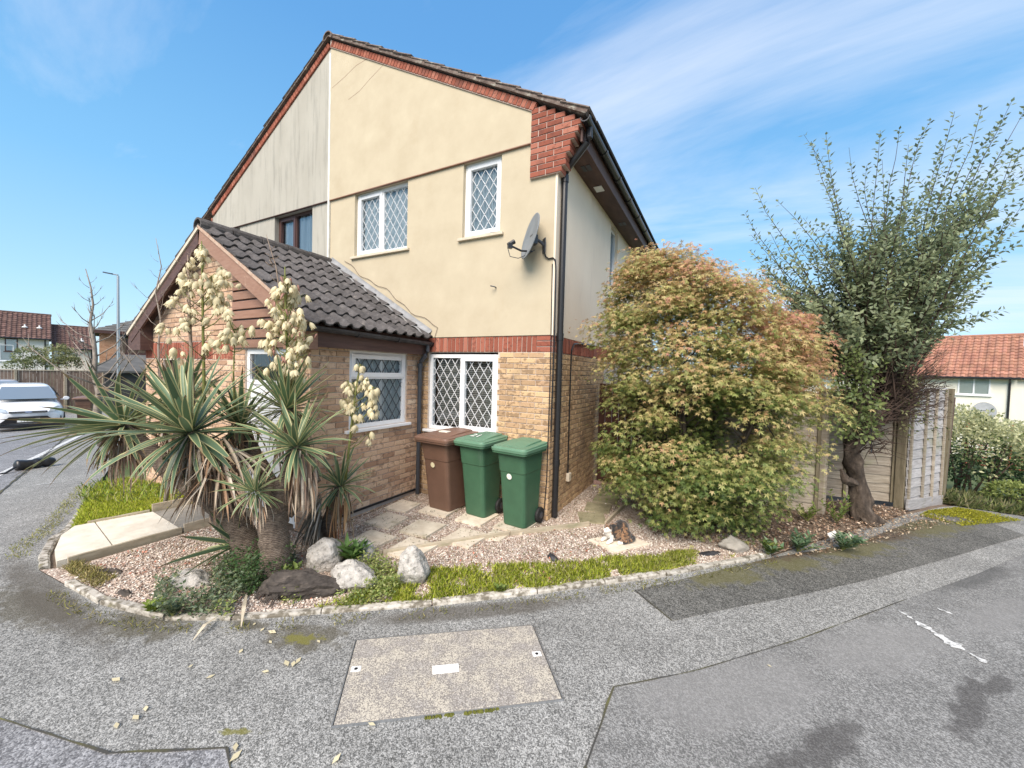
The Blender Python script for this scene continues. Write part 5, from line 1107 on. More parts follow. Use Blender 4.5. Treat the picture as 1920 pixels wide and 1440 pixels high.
# orange brick house with a hipped grey roof, and the carport below it
P3 = at(186, 640, 26); u3, n3 = frame_at(P3); P3 = Vector((P3.x, P3.y, 0))
T3 = thing('house', 'orange brick house with hipped grey roof behind the lamp post', 'house', (P3.x, P3.y, -.9), world=True)
q = lambda a, b_, z: P3+u3*a-n3*b_+Vector((0, 0, z))
mb = MB(); mb.quad(q(0, 0, -2), q(9, 0, -2), q(9, 0, 3.95), q(0, 0, 3.95)); mb.quad(q(0, 8, -2), q(0, 0, -2), q(0, 0, 3.95), q(0, 8, 3.95)); mb.build('wall', M['farbrick'], T3, fix=False)
B3 = Bricks(); B3.wall(q(0, -.0, 0), u3, n3, 6, .6, 3.9, M['farbrick'], [(.75, 2.35, 2.45, 3.85)], d=.02); B3.lay(T3, 0)
E0 = [q(-.4, -.4, 3.95), q(9.4, -.4, 3.95), q(9.4, 8.4, 3.95), q(-.4, 8.4, 3.95)]; ra_, rb_ = q(4, 4, 6.05), q(6, 4, 6.05)
mb = MB(); mb.quad(E0[0], E0[1], rb_, ra_); mb.quad(E0[3], E0[0], ra_); mb.quad(E0[2], E0[3], ra_, rb_); mb.quad(E0[1], E0[2], rb_); mb.build('roof', M['roofgrey'], T3, fix=False)
mb = MB()
for i in range(13):
    t0 = i/13; a_, b_ = E0[0].lerp(ra_, t0), E0[1].lerp(rb_, t0); c_, d_ = E0[0].lerp(ra_, t0+.07), E0[1].lerp(rb_, t0+.07); mb.quad(a_+Vector((0, 0, .07)), b_+Vector((0, 0, .07)), d_+Vector((0, 0, .03)), c_+Vector((0, 0, .03))); mb.quad(a_+Vector((0, 0, .01)), b_+Vector((0, 0, .01)), b_+Vector((0, 0, .07)), a_+Vector((0, 0, .07)))
mb.build('roof_courses', M['roofgrey'], T3, fix=False, kind='stuff')
mb = MB(); mb.bar(q(-.4, -.42, 3.9), q(9.4, -.42, 3.9), .06, .2); mb.bar(q(-.42, -.4, 3.9), q(-.42, 8, 3.9), .06, .2); mb.build('fascia', M['brownframe'], T3)
far_window(T3, q(.8, -.012, 2.5), u3, n3, 1.5, 1.3, M['brownframe'], mull=(.34, .68))
P4 = at(196, 690, 22); P4 = Vector((P4.x, P4.y, 0)); u4, n4 = u3, n3; q4 = lambda a, b_, z: P4+u4*a-n4*b_+Vector((0, 0, z))
T4 = thing('carport', 'grey tiled lean-to carport with dark box for its shaded opening below the brick house', 'carport', (P4.x, P4.y, -.9), world=True)
mb = MB(); mb.prism([q4(-.6, -.2, 1.30), q4(3.2, -.2, 1.30), q4(3.6, 3, 2.3), q4(.7, 3, 2.3)], (0, 0, .1)); mb.build('roof', M['roofgrey'], T4)
mb = MB(); mb.box((0, 0, 0), (3.4, 2.6, 2.15), 0, Matrix(((u4.x, -n4.x, 0, q4(0, .1, 0).x), (u4.y, -n4.y, 0, q4(0, .1, 0).y), (0, 0, 1, -.9), (0, 0, 0, 1)))); mb.build('shade_box', M['room'], T4)  # solid near-black box stands for the shade under the carport roof
mb = MB(); mb.bar(q4(3.15, -.02, -.9), q4(3.15, -.02, 1.35), .2, .2); mb.bar(q4(3.75, 0, -.9), q4(3.75, 0, 1.9), .9, .3); mb.build('pillar', M['farwall'], T4)
# walls along the far pavement
P5 = at(-40, 700, 20.5); u5, n5 = frame_at(at(90, 700, 20.5)); P5 = Vector((P5.x, P5.y, 0)); q5 = lambda a, b_, z: P5+u5*a-n5*b_+Vector((0, 0, z))
M['oldbrick'] = brickmat('old_brown_brick', [(0., (.10, .06, .045)), (.5, (.17, .10, .075)), (1., (.24, .16, .12))], (.07, .05, .045)); M['oldfence'] = noisy('old_brown_fence', [(.3, (.12, .085, .065)), (.7, (.22, .165, .13))], 3, stretch=(3, 3, 1), rnd=.15)
T5 = thing('boarded_fence', 'old brown boarded fence behind the white cars', 'fence', tuple(q5(2, 0, -1.1)), world=True)
for i in range(37): a = i*.125; mb = MB(); mb.bar(q5(a, random.uniform(0, .02), -1.2), q5(a, 0, 1.30), .118, .02, up=n5); mb.build('board', M['oldfence'], T5)
for a in (1.2, 3.0, 4.55): mb = MB(); mb.bar(q5(a, -.05, -1.2), q5(a, -.05, 1.36), .1, .1); mb.build('post', M['wood'], T5)
mb = MB(); mb.bar(q5(-.2, 0, 1.33), q5(4.6, 0, 1.33), .12, .05); mb.build('capping', M['wood'], T5)
T6 = thing('brick_wall', 'dark brown brick wall topped with grey fence behind the bins', 'wall', tuple(q5(7, 0, -1.1)), world=True)
mb = MB(); mb.quad(q5(4.65, .02, -1.2), q5(12, .02, -1.2), q5(12, .02, .95), q5(4.65, .02, .95)); mb.build('mortar_bed', M['oldbrick'], T6, fix=False)
B6 = Bricks(); B6.wall(q5(4.65, 0, 0), u5, n5, 7.3, -1.1, .95, M['oldbrick'], d=.02); B6.lay(T6, 300)
for i in range(6): mb = MB(); mb.bar(q5(6.2, .05, 1.0+i*.085), q5(12, .05, 1.0+i*.085), .02, .075); mb.build('slat', M['fence'], T6)
mb = MB(); mb.bar(q5(4.65, .05, 1.0), q5(6.2, .05, 1.0), .2, .5); mb.bar(q5(4.65, .05, 1.3), q5(6.3, .05, 1.3), .26, .06); mb.build('coping', M['oldbrick'], T6)
# lamp post
lp = at(222, 680, 22); gz = hz_(lp.x, lp.y)
L_ = thing('street_lamp', 'tall slim grey street lamp with flat lantern', 'street lamp', (lp.x, lp.y, gz), world=True)
mb = MB(); tp = at(225, 517, 22); mb.tube([(lp.x, lp.y, gz), (lp.x, lp.y, gz+1.4)], .105, 10); mb.tube([(lp.x, lp.y, gz+1.4), (lp.x, lp.y, tp.z-.05)], [.08, .06], 10); mb.build('pole', M['metal'], L_)
a_ = at(197, 511, 22); b_ = Vector((lp.x, lp.y, tp.z)); mb = MB(); mb.tube([b_, b_.lerp(a_, .45)], .035, 8); mb.build('bracket', M['metal'], L_); mb = MB(); mb.bar(b_.lerp(a_, .35), a_, .26, .07); mb.build('lantern', M['greypipe'], L_, bevel=.02)
# ================================================================ cars
M['carwhite'] = plain('white_car_paint', (.80, .81, .83), .25, spec=.5, coat=.6); M['carsilver'] = plain('silver_car_paint', (.52, .56, .62), .25, .4, coat=.6); M['carglass'] = plain('car_glass', (.16, .20, .24), .06, spec=.9); M['chrome'] = plain('chrome', (.75, .77, .8), .15, 1.); M['lamp'] = plain('headlight_glass', (.62, .66, .70), .12, .3, coat=1); M['plate'] = plain('number_plate', (.85, .85, .82), .4); M['plate_text'] = plain('plate_black', (.02, .02, .02), .5); M['badge'] = plain('blue_badge', (.35, .42, .58), .2, .6)
def make_car(label, loc, rz, paint, plate=None):
    c = thing('parked_car', label, 'car', loc, rz, 'cars parked along the road')
    mb = MB(); st_ = [(.0, .55, .36, .58), (.05, .74, .25, .72), (.2, .85, .20, .83), (.5, .895, .19, .93), (1.05, .91, .20, 1.05), (2.4, .915, .20, 1.08), (3.8, .90, .22, 1.12), (4.2, .86, .28, 1.08), (4.36, .72, .36, .86)]
    rings = []
    for y, w_, zb_, zt in st_:
        h = zt-zb_; half = [(0, zb_), (w_*.82, zb_), (w_*.97, zb_+h*.14), (w_, zb_+h*.45), (w_*.97, zb_+h*.78), (w_*.84, zb_+h*.95), (w_*.5, zt), (0, zt+.012)]
        pts = [(x, y, z) for x, z in half]+[(-x, y, z) for x, z in half[-2:0:-1]]; bow = .10*max(0, 1-y/.6); rings.append([(x, yy+bow*(abs(x)/.9)**2*2.2, z) for x, yy, z in pts])
    mb.loft(rings, cap=True); mb.build('body', paint, c, smooth=True, sub=2)
    mb = MB()
    gr = [(1.05, .86, .82, 4.15), (1.30, .75, 1.48, 3.98), (1.55, .62, 1.92, 3.80), (1.60, .56, 2.05, 3.70), (1.625, .36, 2.3, 3.45)]
    rings = []
    for z, w_, y0, y1 in gr:
        rings.append([(-w_*.86, y0, z), (-w_*.3, y0-.07, z), (w_*.3, y0-.07, z), (w_*.86, y0, z), (w_, y0+.14, z), (w_, (y0+y1)/2, z), (w_, y1-.12, z), (w_*.8, y1, z), (-w_*.8, y1, z), (-w_, y1-.12, z), (-w_, (y0+y1)/2, z), (-w_, y0+.14, z)])
    mb.loft(rings, cap=True); mb.build('cabin', paint, c, smooth=True, sub=1)
    mb = MB(); ws = []
    for t in (.06, .35, .65, .93):
        z = 1.07+t*.48; y = .83+t*1.04-(.02 if t < .5 else .0); w_ = .80-t*.20; ws.append([(-w_*.93, y-.025, z+.012), (-w_*.5, y-.075, z+.012), (0, y-.092, z+.012), (w_*.5, y-.075, z+.012), (w_*.93, y-.025, z+.012)])
    mb.loft(ws, close=False); mb.build('windscreen', M['carglass'], c, smooth=True, fix=False)
    for sx in (-1, 1):
        mb = MB(); mb.quad(*[(sx*(.862-(z-1.05)*.40+.012), y, z) for y, z in ((1.25, 1.12), (3.9, 1.15), (3.65, 1.46), (1.95, 1.48))]); mb.build('side_window', M['carglass'], c, fix=False)
        mb = MB(); rr_ = [(.0, .0), (.14, .03), (.30, .10), (.33, .17), (.24, .21), (.06, .13)]
        mb.prism([(sx*(.46+a), .085+.46*a*a*2-.02+b_*.25, .665+b_) for a, b_ in rr_], (0, .14, 0)); mb.build('headlight', M['lamp'], c, bevel=.01)
        mb = MB(); mb.prism([(sx*a, .14+.35*(a-.5), z) for a, z in ((.62, .37), (.80, .36), (.79, .50))], (0, .1, 0)); mb.build('fog_lamp', M['black'], c)
        mb = MB(); mb.loft([[(sx*(.93+.10*math.cos(a)*.9+.06), 1.22+.05*k, 1.08+.075*math.sin(a)) for a in np.linspace(0, 2*math.pi, 10, endpoint=False)] for k in (0, 1, 2.2)], cap=True); mb.box((sx*.84, 1.27, 1.02), (sx*.95, 1.32, 1.05)); mb.build('wing_mirror', paint, c, smooth=False, bevel=.015)
        for y in (.82, 3.5):
            mb = MB(); Mx = Matrix.Translation((sx*.80, y, .32)) @ Matrix.Rotation(R(90), 4, 'Y'); mb.lathe([(0, -.1), (.27, -.11), (.32, -.08), (.33, 0), (.32, .08), (.27, .11), (0, .1)], 20, 0, Mx); wh = mb.build('wheel', M['rubber'], c, smooth=False); mb = MB(); mb.lathe([(0, .115), (.2, .118), (.22, .112)], 12, 0, Mx); mb.lathe([(0, -.115), (.2, -.118), (.22, -.112)], 12, 0, Mx); mb.build('rim', M['metal'], wh)
    mb = MB(); mb.box((-.44, -.012, .655), (.44, .09, .715)); mb.build('grille', M['black'], c, bevel=.008); mb = MB(); mb.box((-.40, -.02, .682), (.40, .0, .690)); mb.build('grille_bar', M['chrome'], c)
    mb = MB(); mb.lathe([(0, .012), (.05, .010), (.055, 0)], 16, 0, Matrix.Translation((0, -.016, .686)) @ Matrix.Rotation(R(90), 4, 'X') @ Matrix.Diagonal((1.6, .7, 1, 1))); mb.build('badge', M['badge'], c)
    mb = MB(); mb.prism([(-.66, .06, .28), (.66, .06, .28), (.44, .0, .52), (-.44, .0, .52)], (0, .12, 0)); mb.build('air_intake', M['black'], c, bevel=.01)
    mb = MB(); mb.box((-.80, .06, .14), (.80, .5, .245)); mb.build('lower_bumper', M['black'], c, bevel=.03)
    mb = MB(); mb.box((-.26, -.045, .335), (.26, -.01, .445)); pl_ = mb.build('number_plate', M['plate'], c)
    if plate:
        cu = bpy.data.curves.new('plate_text', 'FONT'); cu.body = plate; cu.size = .115; cu.align_x = 'CENTER'; cu.extrude = .001; t_ = textmesh('plate_text', cu, M['plate_text'], pl_); t_.location = (0, -.0475, .352); t_.rotation_euler = (R(90), 0, 0); t_.scale = (.95, 1, 1)
    return c
cp = at(54, 806, 14.0); v_ = CAM-cp; make_car('white hatchback parked facing the camera with visible number plate', (cp.x, cp.y, hz_(cp.x, cp.y)), math.atan2(v_.y, v_.x)+R(90)+R(2), M['carwhite'], 'T4 BWG')
cp = at(0, 800, 19.5); v_ = CAM-cp; make_car('pale blue silver car parked behind the white hatchback', (cp.x, cp.y, hz_(cp.x, cp.y)+.25), math.atan2(v_.y, v_.x)+R(90), M['carsilver'])
gfar = 'wheelie bins by the far brick wall'
bp = at(160, 745, 16); make_bin('brown wheelie bin with white label by the far brick wall', (bp.x, bp.y, hz_(bp.x, bp.y)+.08), R(65), .60, .74, 1.08, M['binbrown'], M['binbrown2'], gfar, None)
bp = at(176, 742, 17); make_bin('green wheelie bin almost hidden by yucca leaves at the far wall', (bp.x, bp.y, hz_(bp.x, bp.y)+.08), R(65), .56, .7, 1.05, M['bingreen'], M['bingreen2'], gfar, None)
# ================================================================ houses down the slope
P7 = at(1908, 700, 22.5); u7, n7 = frame_at(P7)
T7, q7 = far_house('cream house with terracotta roof and grey satellite dish', P7, 14, 2.62, -2.5, 2.55, 3.6, M['farwall3'], M['roofred'], [(.95, 1.35, 1.3, 1.12, M['upvc'], (.5,)), (8.2, 1.35, 1.3, 1.12, M['upvc'], (.5,))], u7, n7)
P8 = at(1990, 705, 29); u8, n8 = u7, n7
far_house('next cream house with lower terracotta roof at the photo edge', P8+u7*6, 13, 2.75, -2.5, 2.4, 3.6, M['farwall3'], M['roofred'], [(9, 1.4, 1.3, 1.1, M['upvc'], (.5,))], u7, n7)
dq = on_plane(1843, 770, P7+n7*.02, n7); make_dish('grey satellite dish on the distant cream wall above the hedge', (dq.x, dq.y, dq.z), math.atan2(n7.y, n7.x)+R(90+12), 1.75, 25, True)
M['redfence'] = noisy('red_stained_fence', [(.3, (.30, .075, .04)), (.7, (.42, .13, .075))], 4, stretch=(3, 3, 1), rnd=.15)
P9 = at(1872, 800, 15.5); P9 = Vector((P9.x, P9.y, 0)); T9 = thing('red_fence', 'red stained board fence beyond the variegated hedge', 'fence', (P9.x, P9.y, -1.4), world=True)
for i in range(10): mb = MB(); mb.bar(P9-u7*.8+Vector((0, 0, -1.3+i*.16)), P9+u7*6+Vector((0, 0, -1.3+i*.16)), .02, .17, up=n7); mb.build('board', M['redfence'], T9)
for a in (-.8, .35, 2.2, 4.1, 6): mb = MB(); p_ = P9+u7*a+n7*.06; mb.bar(p_+Vector((0, 0, -1.4)), p_+Vector((0, 0, .43)), .1, .1); mb.build('post', M['redfence'], T9)
# ================================================================ plants
M['leaf'] = leafmat('broad_leaf', .42, .45); M['mapleleaf'] = leafmat('maple_leaf', .38, .5, rnd=.22); M['grassblade'] = leafmat('grass_blade', .4, .55, rnd=.3); M['litter'] = leafmat('dry_leaf', .1, .85, rnd=.3)
M['yucca'] = leafmat('yucca_green', .12, .38, False, (.125, .19, .10), .32); M['yuccaedge'] = leafmat('yucca_cream_margin', .2, .42, False, (.52, .48, .24), .18); M['yuccatip'] = leafmat('brown_leaf_tip', .1, .7, False, (.24, .17, .09), .3); M['deadleaf'] = leafmat('dead_yucca_leaf', .08, .8, rnd=.3)
M['petal'] = leafmat('yucca_petal', .3, .5, False, (.74, .655, .43), .14); M['petalpink'] = leafmat('spent_yucca_petal', .2, .6, False, (.42, .22, .17), .25); M['stalk'] = noisy('green_stalk', [(.3, (.11, .13, .035)), (.7, (.22, .22, .07))], 14, bmp=.2); M['drystalk'] = noisy('dry_stalk', [(.3, (.17, .12, .09)), (.7, (.33, .26, .20))], 20, bmp=.4)
M['bark'] = noisy('dark_bark', [(.3, (.028, .022, .018)), (.55, (.075, .058, .045)), (.8, (.18, .145, .115))], 16, 7., (1, 1, .5), .95, .9, 45, .012); M['twig'] = noisy('dark_twig', [(.3, (.035, .024, .02)), (.7, (.09, .06, .045))], 14, rough=.9, bmp=.2); M['palebark'] = noisy('pale_grey_bark', [(.3, (.17, .14, .115)), (.7, (.36, .31, .26))], 14, 6., (1, 1, .5), .9, .5, 60)
m, nt, b = newmat('yucca_trunk'); p = posn(nt); wv = nd(nt, 'ShaderNodeTexWave', {0: p, 'Scale': 21., 'Distortion': 4., 'Detail': 4., 'Detail Scale': 3.}, bands_direction='Z').outputs[1]
c = ramp(nt, mth(nt, 'ADD', mth(nt, 'MULTIPLY', wv, .3), mth(nt, 'MULTIPLY', noise(nt, p, 30., 6.), .7)), [(.28, (.055, .04, .03)), (.5, (.135, .10, .075)), (.75, (.25, .20, .155))]); setin(nt, b, 'Base Color', c); b.inputs['Roughness'].default_value = .95; bump(nt, b, wv, .6, .007); M['yuccatrunk'] = m
OV = [(0, 0, 0), (.40, .29, .07), (1, 0, -.02), (.45, 0, -.02), (.40, -.29, .07)]; OVF = [(0, 3, 2, 1), (0, 4, 2, 3)]
# ---------------- yuccas
def yleaf(W, arch, fold=.28, n=7, twist=0., kink=0):
    mb = MB(); rings = []; x = z = 0.; a = 0.
    for i in range(n+1):
        t = i/n; w_ = W*(.62+1.1*t-.9*t*t)*(1-t**2.6) if t < 1 else .0005
        row = []
        for s in (-1, -.72, 0, .72, 1): row.append((x, s*w_*math.cos(twist*t), z+abs(s)*w_*fold*(1-.5*t)+s*w_*math.sin(twist*t)))
        rings.append(row); a = -arch*(t+.5/n)**1.6 if not kink else (-.12 if t < .48 else -arch); x += math.cos(a)/n; z += math.sin(a)/n
    for i in range(n):
        for k in range(4):
            mb.quad(rings[i][k], rings[i][k+1], rings[i+1][k+1], rings[i+1][k], m=(2 if i >= n-1 else 1 if k in (0, 3) else 0))
    return mb
YL = [yleaf(.046, .25), yleaf(.050, .5, .22), yleaf(.043, .75, .3, twist=.3), yleaf(.052, 1.7, .2, kink=1), yleaf(.045, .12, .34), yleaf(.048, .9, .25, twist=-.4)]
YM = [q_.mesh('leaf', [M['yucca'], M['yuccaedge'], M['yuccatip']], True, True) for q_ in YL]
DL = yleaf(.040, .5, .6, 4, .8); DV, DF = np.array(DL.v), DL.f
def rosette(T, c, axis, n, L, lo=-35, hi=86, bias=None, seed=0, straight=False):
    r_ = random.Random(seed); ax = Vector(axis).normalized(); e1 = ax.cross(Vector((0, 1, .2))).normalized(); e2 = ax.cross(e1)
    for k in range(n):
        t = (k+.5)/n; az = k*2.39996+r_.uniform(-.25, .25); el = R(hi+(lo-hi)*t**.92+r_.gauss(0, 7)); rad = e1*math.cos(az)+e2*math.sin(az)
        x = rad*math.cos(el)+ax*math.sin(el)
        if bias is not None: x = (x+Vector(bias)*r_.uniform(.2, 1)).normalized()
        z = ax*math.cos(el)-rad*math.sin(el); vi = (r_.choice([0, 4, 1]) if t < .5 else r_.choice([1, 2, 5, 0])) if t < .82 else r_.choice([3, 5, 2])
        l = L*(.78+.32*math.sin(math.pi*min(1, t*1.15+.15)))*r_.uniform(.86, 1.12); inst('leaf', YM[vi], T, Vector(c)+ax*(.05*(1-t)-.02)+rad*.025, basis(x, z), (l, l*r_.uniform(.85, 1.1)*(L/.7)**-.25, l))
def dead(T, c, n, L, sp=.35, down=1., az=None, seed=0, cols=None):
    rs = np.random.default_rng(seed); a = rs.random(n)*2*np.pi if az is None else rs.uniform(*az, n); s = rs.uniform(.08, sp, n)
    x = np.stack([np.cos(a)*s, np.sin(a)*s, -down*np.ones(n)*rs.uniform(.5, 1, n)], 1); z = np.stack([np.cos(a), np.sin(a), .3*np.ones(n)], 1)
    B_ = bases_np(x, z); P = np.array(c)[None]+np.stack([np.cos(a)*.07, np.sin(a)*.07, rs.uniform(-.28, .06, n)*L/.5], 1); l = rs.uniform(.6, 1.1, n)*L
    C_ = np.array(cols or [(.42, .34, .25), (.30, .215, .155), (.52, .45, .36), (.35, .22, .135), (.19, .13, .095)])[rs.integers(0, 5, n)]
    scatter('dead_leaves', DV, DF, P, B_, np.stack([l, l*.75, l], 1), C_, M['deadleaf'], T, 'stuff')
fl = MB(); fl.lathe([(.003, .012), (.013, .004), (.026, -.012), (.033, -.034), (.030, -.055), (.033, -.074)], 12)
for k_ in range(12):
    x_, y_, z_ = fl.v[60+k_]; f_ = 1.16 if k_ % 2 == 0 else .72; fl.v[60+k_] = (x_*f_, y_*f_, z_-(.016 if k_ % 2 == 0 else -.016))
    x_, y_, z_ = fl.v[48+k_]; f_ = 1.05 if k_ % 2 == 0 else .88; fl.v[48+k_] = (x_*f_, y_*f_, z_)
fl.lathe([(.004, -.03), (.007, -.05), (.002, -.056)], 6); FM = fl.mesh('flower', M['petal'], True, True)
fl = MB(); fl.lathe([(.004, .01), (.012, .0), (.013, -.03), (.007, -.06), (.002, -.075)], 5); FP = fl.mesh('flower', M['petalpink'], True, True)
def stalk(T, px0, px1, d0, d1, clusters, mat, r0=.017, pink=.0, seed=0, twigs=0, spread=1., name='flower_stalk'):
    r_ = random.Random(seed); a = at(*px0, d0); b_ = at(*px1, d1); mid = a.lerp(b_, .5)+RX*r_.uniform(-.03, .03); mb = MB(); path = [a, a.lerp(mid, .5), mid, mid.lerp(b_, .5), b_]; mb.tube(path, [r0, r0*.9, r0*.75, r0*.55, r0*.3], 8)
    L = (b_-a).length; drops = []
    for px, py, n, sp in clusters:
        t = max(0., min(1., ((py+14)-px0[1])/(px1[1]-px0[1]))); s0 = a.lerp(b_, max(0, t-.05)); dd = d0+(d1-d0)*t+r_.uniform(-.10, .10)*spread; c = at(px, py, dd); mb.tube([s0, s0.lerp(c, .5)+Vector((0, 0, -.015)), c+Vector((0, 0, .03))], [.006, .005, .003], 5)
        for k in range(n):
            f = c+RX*r_.gauss(0, sp*.5)+Vector((0, 0, r_.gauss(0, sp*.62)))+RF*r_.gauss(0, sp*.45); mb.tube([c+Vector((0, 0, .02)), f+Vector((0, 0, .018))], [.003, .002], 3, cap=False); drops.append(f)
    for k in range(twigs):
        t = r_.uniform(.25, .97); s0 = a.lerp(b_, t); az = r_.uniform(0, 6.28); l = L*r_.uniform(.10, .22)*(1.2-t*.6); v_ = Vector((math.cos(az), math.sin(az), r_.uniform(.35, .9))).normalized(); e = s0+v_*l; mb.tube([s0, s0.lerp(e, .5)-Vector((0, 0, .01)), e], [.005, .004, .002], 4)
        for q_ in range(2): t2 = r_.uniform(.4, .9); w_ = Vector((r_.uniform(-1, 1), r_.uniform(-1, 1), .5)).normalized(); mb.tube([s0.lerp(e, t2), s0.lerp(e, t2)+w_*l*.3], [.003, .0015], 3)
    S_ = mb.build(name, mat, T, smooth=True, fix=False)
    for f in drops:
        tl = Matrix.Rotation(r_.uniform(0, 6.28), 3, 'Z') @ Matrix.Rotation(r_.uniform(-.55, .55), 3, 'X') @ Matrix.Rotation(r_.uniform(-.4, .4), 3, 'Y'); pk = r_.random() < pink; inst('flower', FP if pk else FM, S_, f, tl, r_.uniform(.62, 1.05)*(1. if not pk else .9))
def trunk(T, pts, rs, mat=None, n=14, name='trunk'):
    mb = MB(); P_ = []; r2 = []; pts = [Vector(p_) for p_ in pts]
    for i in range(len(pts)-1):
        for k in range(6): t = k/6; P_.append(pts[i].lerp(pts[i+1], t)); r2.append((rs[i]+(rs[i+1]-rs[i])*t)*(1+.045*math.sin((i*6+k)*2.3)+random.uniform(-.03, .03)))
    P_.append(pts[-1]); r2.append(rs[-1]); mb.tube(P_, r2, n); return mb.build(name, mat or M['yuccatrunk'], T, smooth=True, fix=False)
cA, cB, cH = at(358, 812, 3.45), at(232, 800, 3.9), at(335, 775, 4.1); cE = at(478, 922, 3.35); cG = at(448, 1020, 3.75)
Y1 = thing('yucca', 'large spreading variegated yucca with leaning trunk and tall open flower stalks', 'yucca', (-2.2, -2.6, 0), world=True)
trunk(Y1, [at(484, 1068, 3.82), at(462, 1020, 3.80), at(425, 962, 3.74), at(385, 890, 3.6), cA], [.14, .135, .13, .11, .07]); trunk(Y1, [at(420, 955, 3.7), at(330, 890, 3.85), cB], [.10, .09, .06]); trunk(Y1, [at(385, 900, 3.65), at(350, 840, 3.95), cH], [.09, .08, .06])
rosette(Y1, cA, (.12, -.38, 1), 84, .72, -48, 84, seed=1); rosette(Y1, cB, (-.5, -.4, 1), 76, .72, -40, 56, bias=(-.25, -.22, -.30), seed=2); rosette(Y1, cH, (0, .15, 1), 60, .66, -15, 86, seed=3); rosette(Y1, cE, (.1, -.4, 1), 44, .30, -55, 82, seed=4); rosette(Y1, cG, (-.6, -.5, .35), 22, .48, -10, 60, bias=(-.35, -.25, -.1), seed=5)
dead(Y1, tuple(cA+Vector((0, .02, -.04))), 210, .40, .7, 1, seed=1); dead(Y1, tuple(cB+Vector((.05, 0, -.04))), 100, .40, .5, 1, seed=2); dead(Y1, tuple(at(400, 870, 3.6)), 110, .40, .7, .8, seed=22); dead(Y1, tuple(cA+Vector((.15, .15, -.10))), 80, .5, 1.0, .5, seed=3); dead(Y1, tuple(cE+Vector((0, .03, -.02))), 46, .22, .6, .7, seed=4); dead(Y1, tuple(cH), 70, .45, .5, 1, seed=9)
k_ = .085
stalk(Y1, (364, 800), (352, 478), 3.9, 4.0, [(352, 492, 5, .06), (354, 512, 9, .09), (340, 528, 8, .08), (362, 528, 6, .07), (326, 563, 6, .07), (316, 560, 3, .05), (352, 592, 6, .07), (340, 600, 4, .06), (320, 618, 7, .07), (338, 658, 4, .06), (347, 545, 5, .06)], M['drystalk'], .019, 0, 11, 16)
stalk(Y1, (384, 790), (378, 452), 3.95, 4.0, [(378, 462, 4, .06), (384, 480, 4, .07), (396, 522, 10, .10), (416, 506, 6, .06), (424, 530, 8, .08), (405, 540, 7, .09), (388, 550, 6, .07), (412, 556, 6, .07), (412, 578, 7, .06), (426, 588, 4, .05), (394, 645, 6, .06), (384, 600, 3, .05)], M['stalk'], .016, 0, 12, 8)
stalk(Y1, (440, 780), (441, 618), 3.8, 3.85, [(445, 620, 8, .08), (433, 626, 6, .07), (425, 588, 3, .05), (465, 620, 4, .05), (412, 640, 5, .06), (392, 726, 2, .04)], M['stalk'], .010, 0, 13, 4)
cD, cC, cI = at(556, 838, 3.45), at(538, 768, 3.8), at(452, 800, 3.95)
Y2 = thing('yucca', 'upright variegated yucca with the dense cream flower panicle', 'yucca', (-1.72, -2.63, 0), world=True)
trunk(Y2, [(-1.70, -2.64, -.05), at(517, 1040, 3.6), at(512, 985, 3.62), at(520, 950, 3.6), at(545, 890, 3.5), cD], [.145, .125, .125, .115, .09, .06]); trunk(Y2, [at(530, 960, 3.65), at(580, 900, 3.8), at(560, 830, 3.85), cC], [.10, .10, .085, .06])
rosette(Y2, cD, (.05, -.30, 1), 62, .50, -50, 85, seed=6); rosette(Y2, cC, (.05, .0, 1), 92, .56, -32, 82, seed=7); rosette(Y2, cI, (-.05, -.1, 1), 56, .58, -25, 84, seed=17); trunk(Y2, [at(530, 960, 3.65), at(490, 880, 3.9), cI], [.09, .08, .05]); dead(Y2, tuple(cI), 90, .42, .5, 1, seed=18); dead(Y2, tuple(cD+Vector((.02, .03, -.06))), 120, .40, .3, 1, seed=5); dead(Y2, tuple(cC+Vector((.0, .05, -.05))), 90, .42, .45, 1, seed=6)
r_ = random.Random(21); cl_ = []
for i in range(27): t = (i+.5)/27; w_ = 34*math.sin(math.pi*min(1, .16+t*.86))**.7*(1.05 if t < .75 else .8); cl_.append((536+8*(1-t)+(-1)**i*w_*r_.uniform(.25, 1), 706-t*190+r_.uniform(-5, 5), 8 if t < .85 else 4, .085))
stalk(Y2, (548, 755), (534, 500), 3.85, 3.85, cl_, M['stalk'], .017, .20, 14, 6, 1.2)
stalk(Y2, (526, 560), (499, 440), 4.0, 4.05, [], M['drystalk'], .008, 0, 15, 7, name='dry_stalk')
cF = at(638, 912, 4.15)
Y3 = thing('yucca', 'small yucca with a skirt of tan dead leaves before the porch window', 'yucca', tuple(Vector((-2.02, -1.78, 0))), world=True)
trunk(Y3, [(-1.98, -1.86, -.05), at(615, 985, 4.2), cF], [.09, .08, .05]); rosette(Y3, cF, (.12, -.2, 1), 46, .42, -45, 85, bias=(.05, 0, .02), seed=8); dead(Y3, tuple(cF+Vector((.0, .0, -.04))), 60, .42, .28, 1, seed=7, cols=[(.40, .24, .12), (.33, .18, .09), (.42, .33, .24), (.24, .11, .06), (.36, .27, .18)]); dead(Y3, tuple(at(610, 935, 4.1)), 110, .46, .65, 1, (2.9, 5.2), seed=8, cols=[(.34, .31, .27), (.26, .23, .19), (.40, .36, .31), (.20, .16, .12), (.30, .26, .2)])
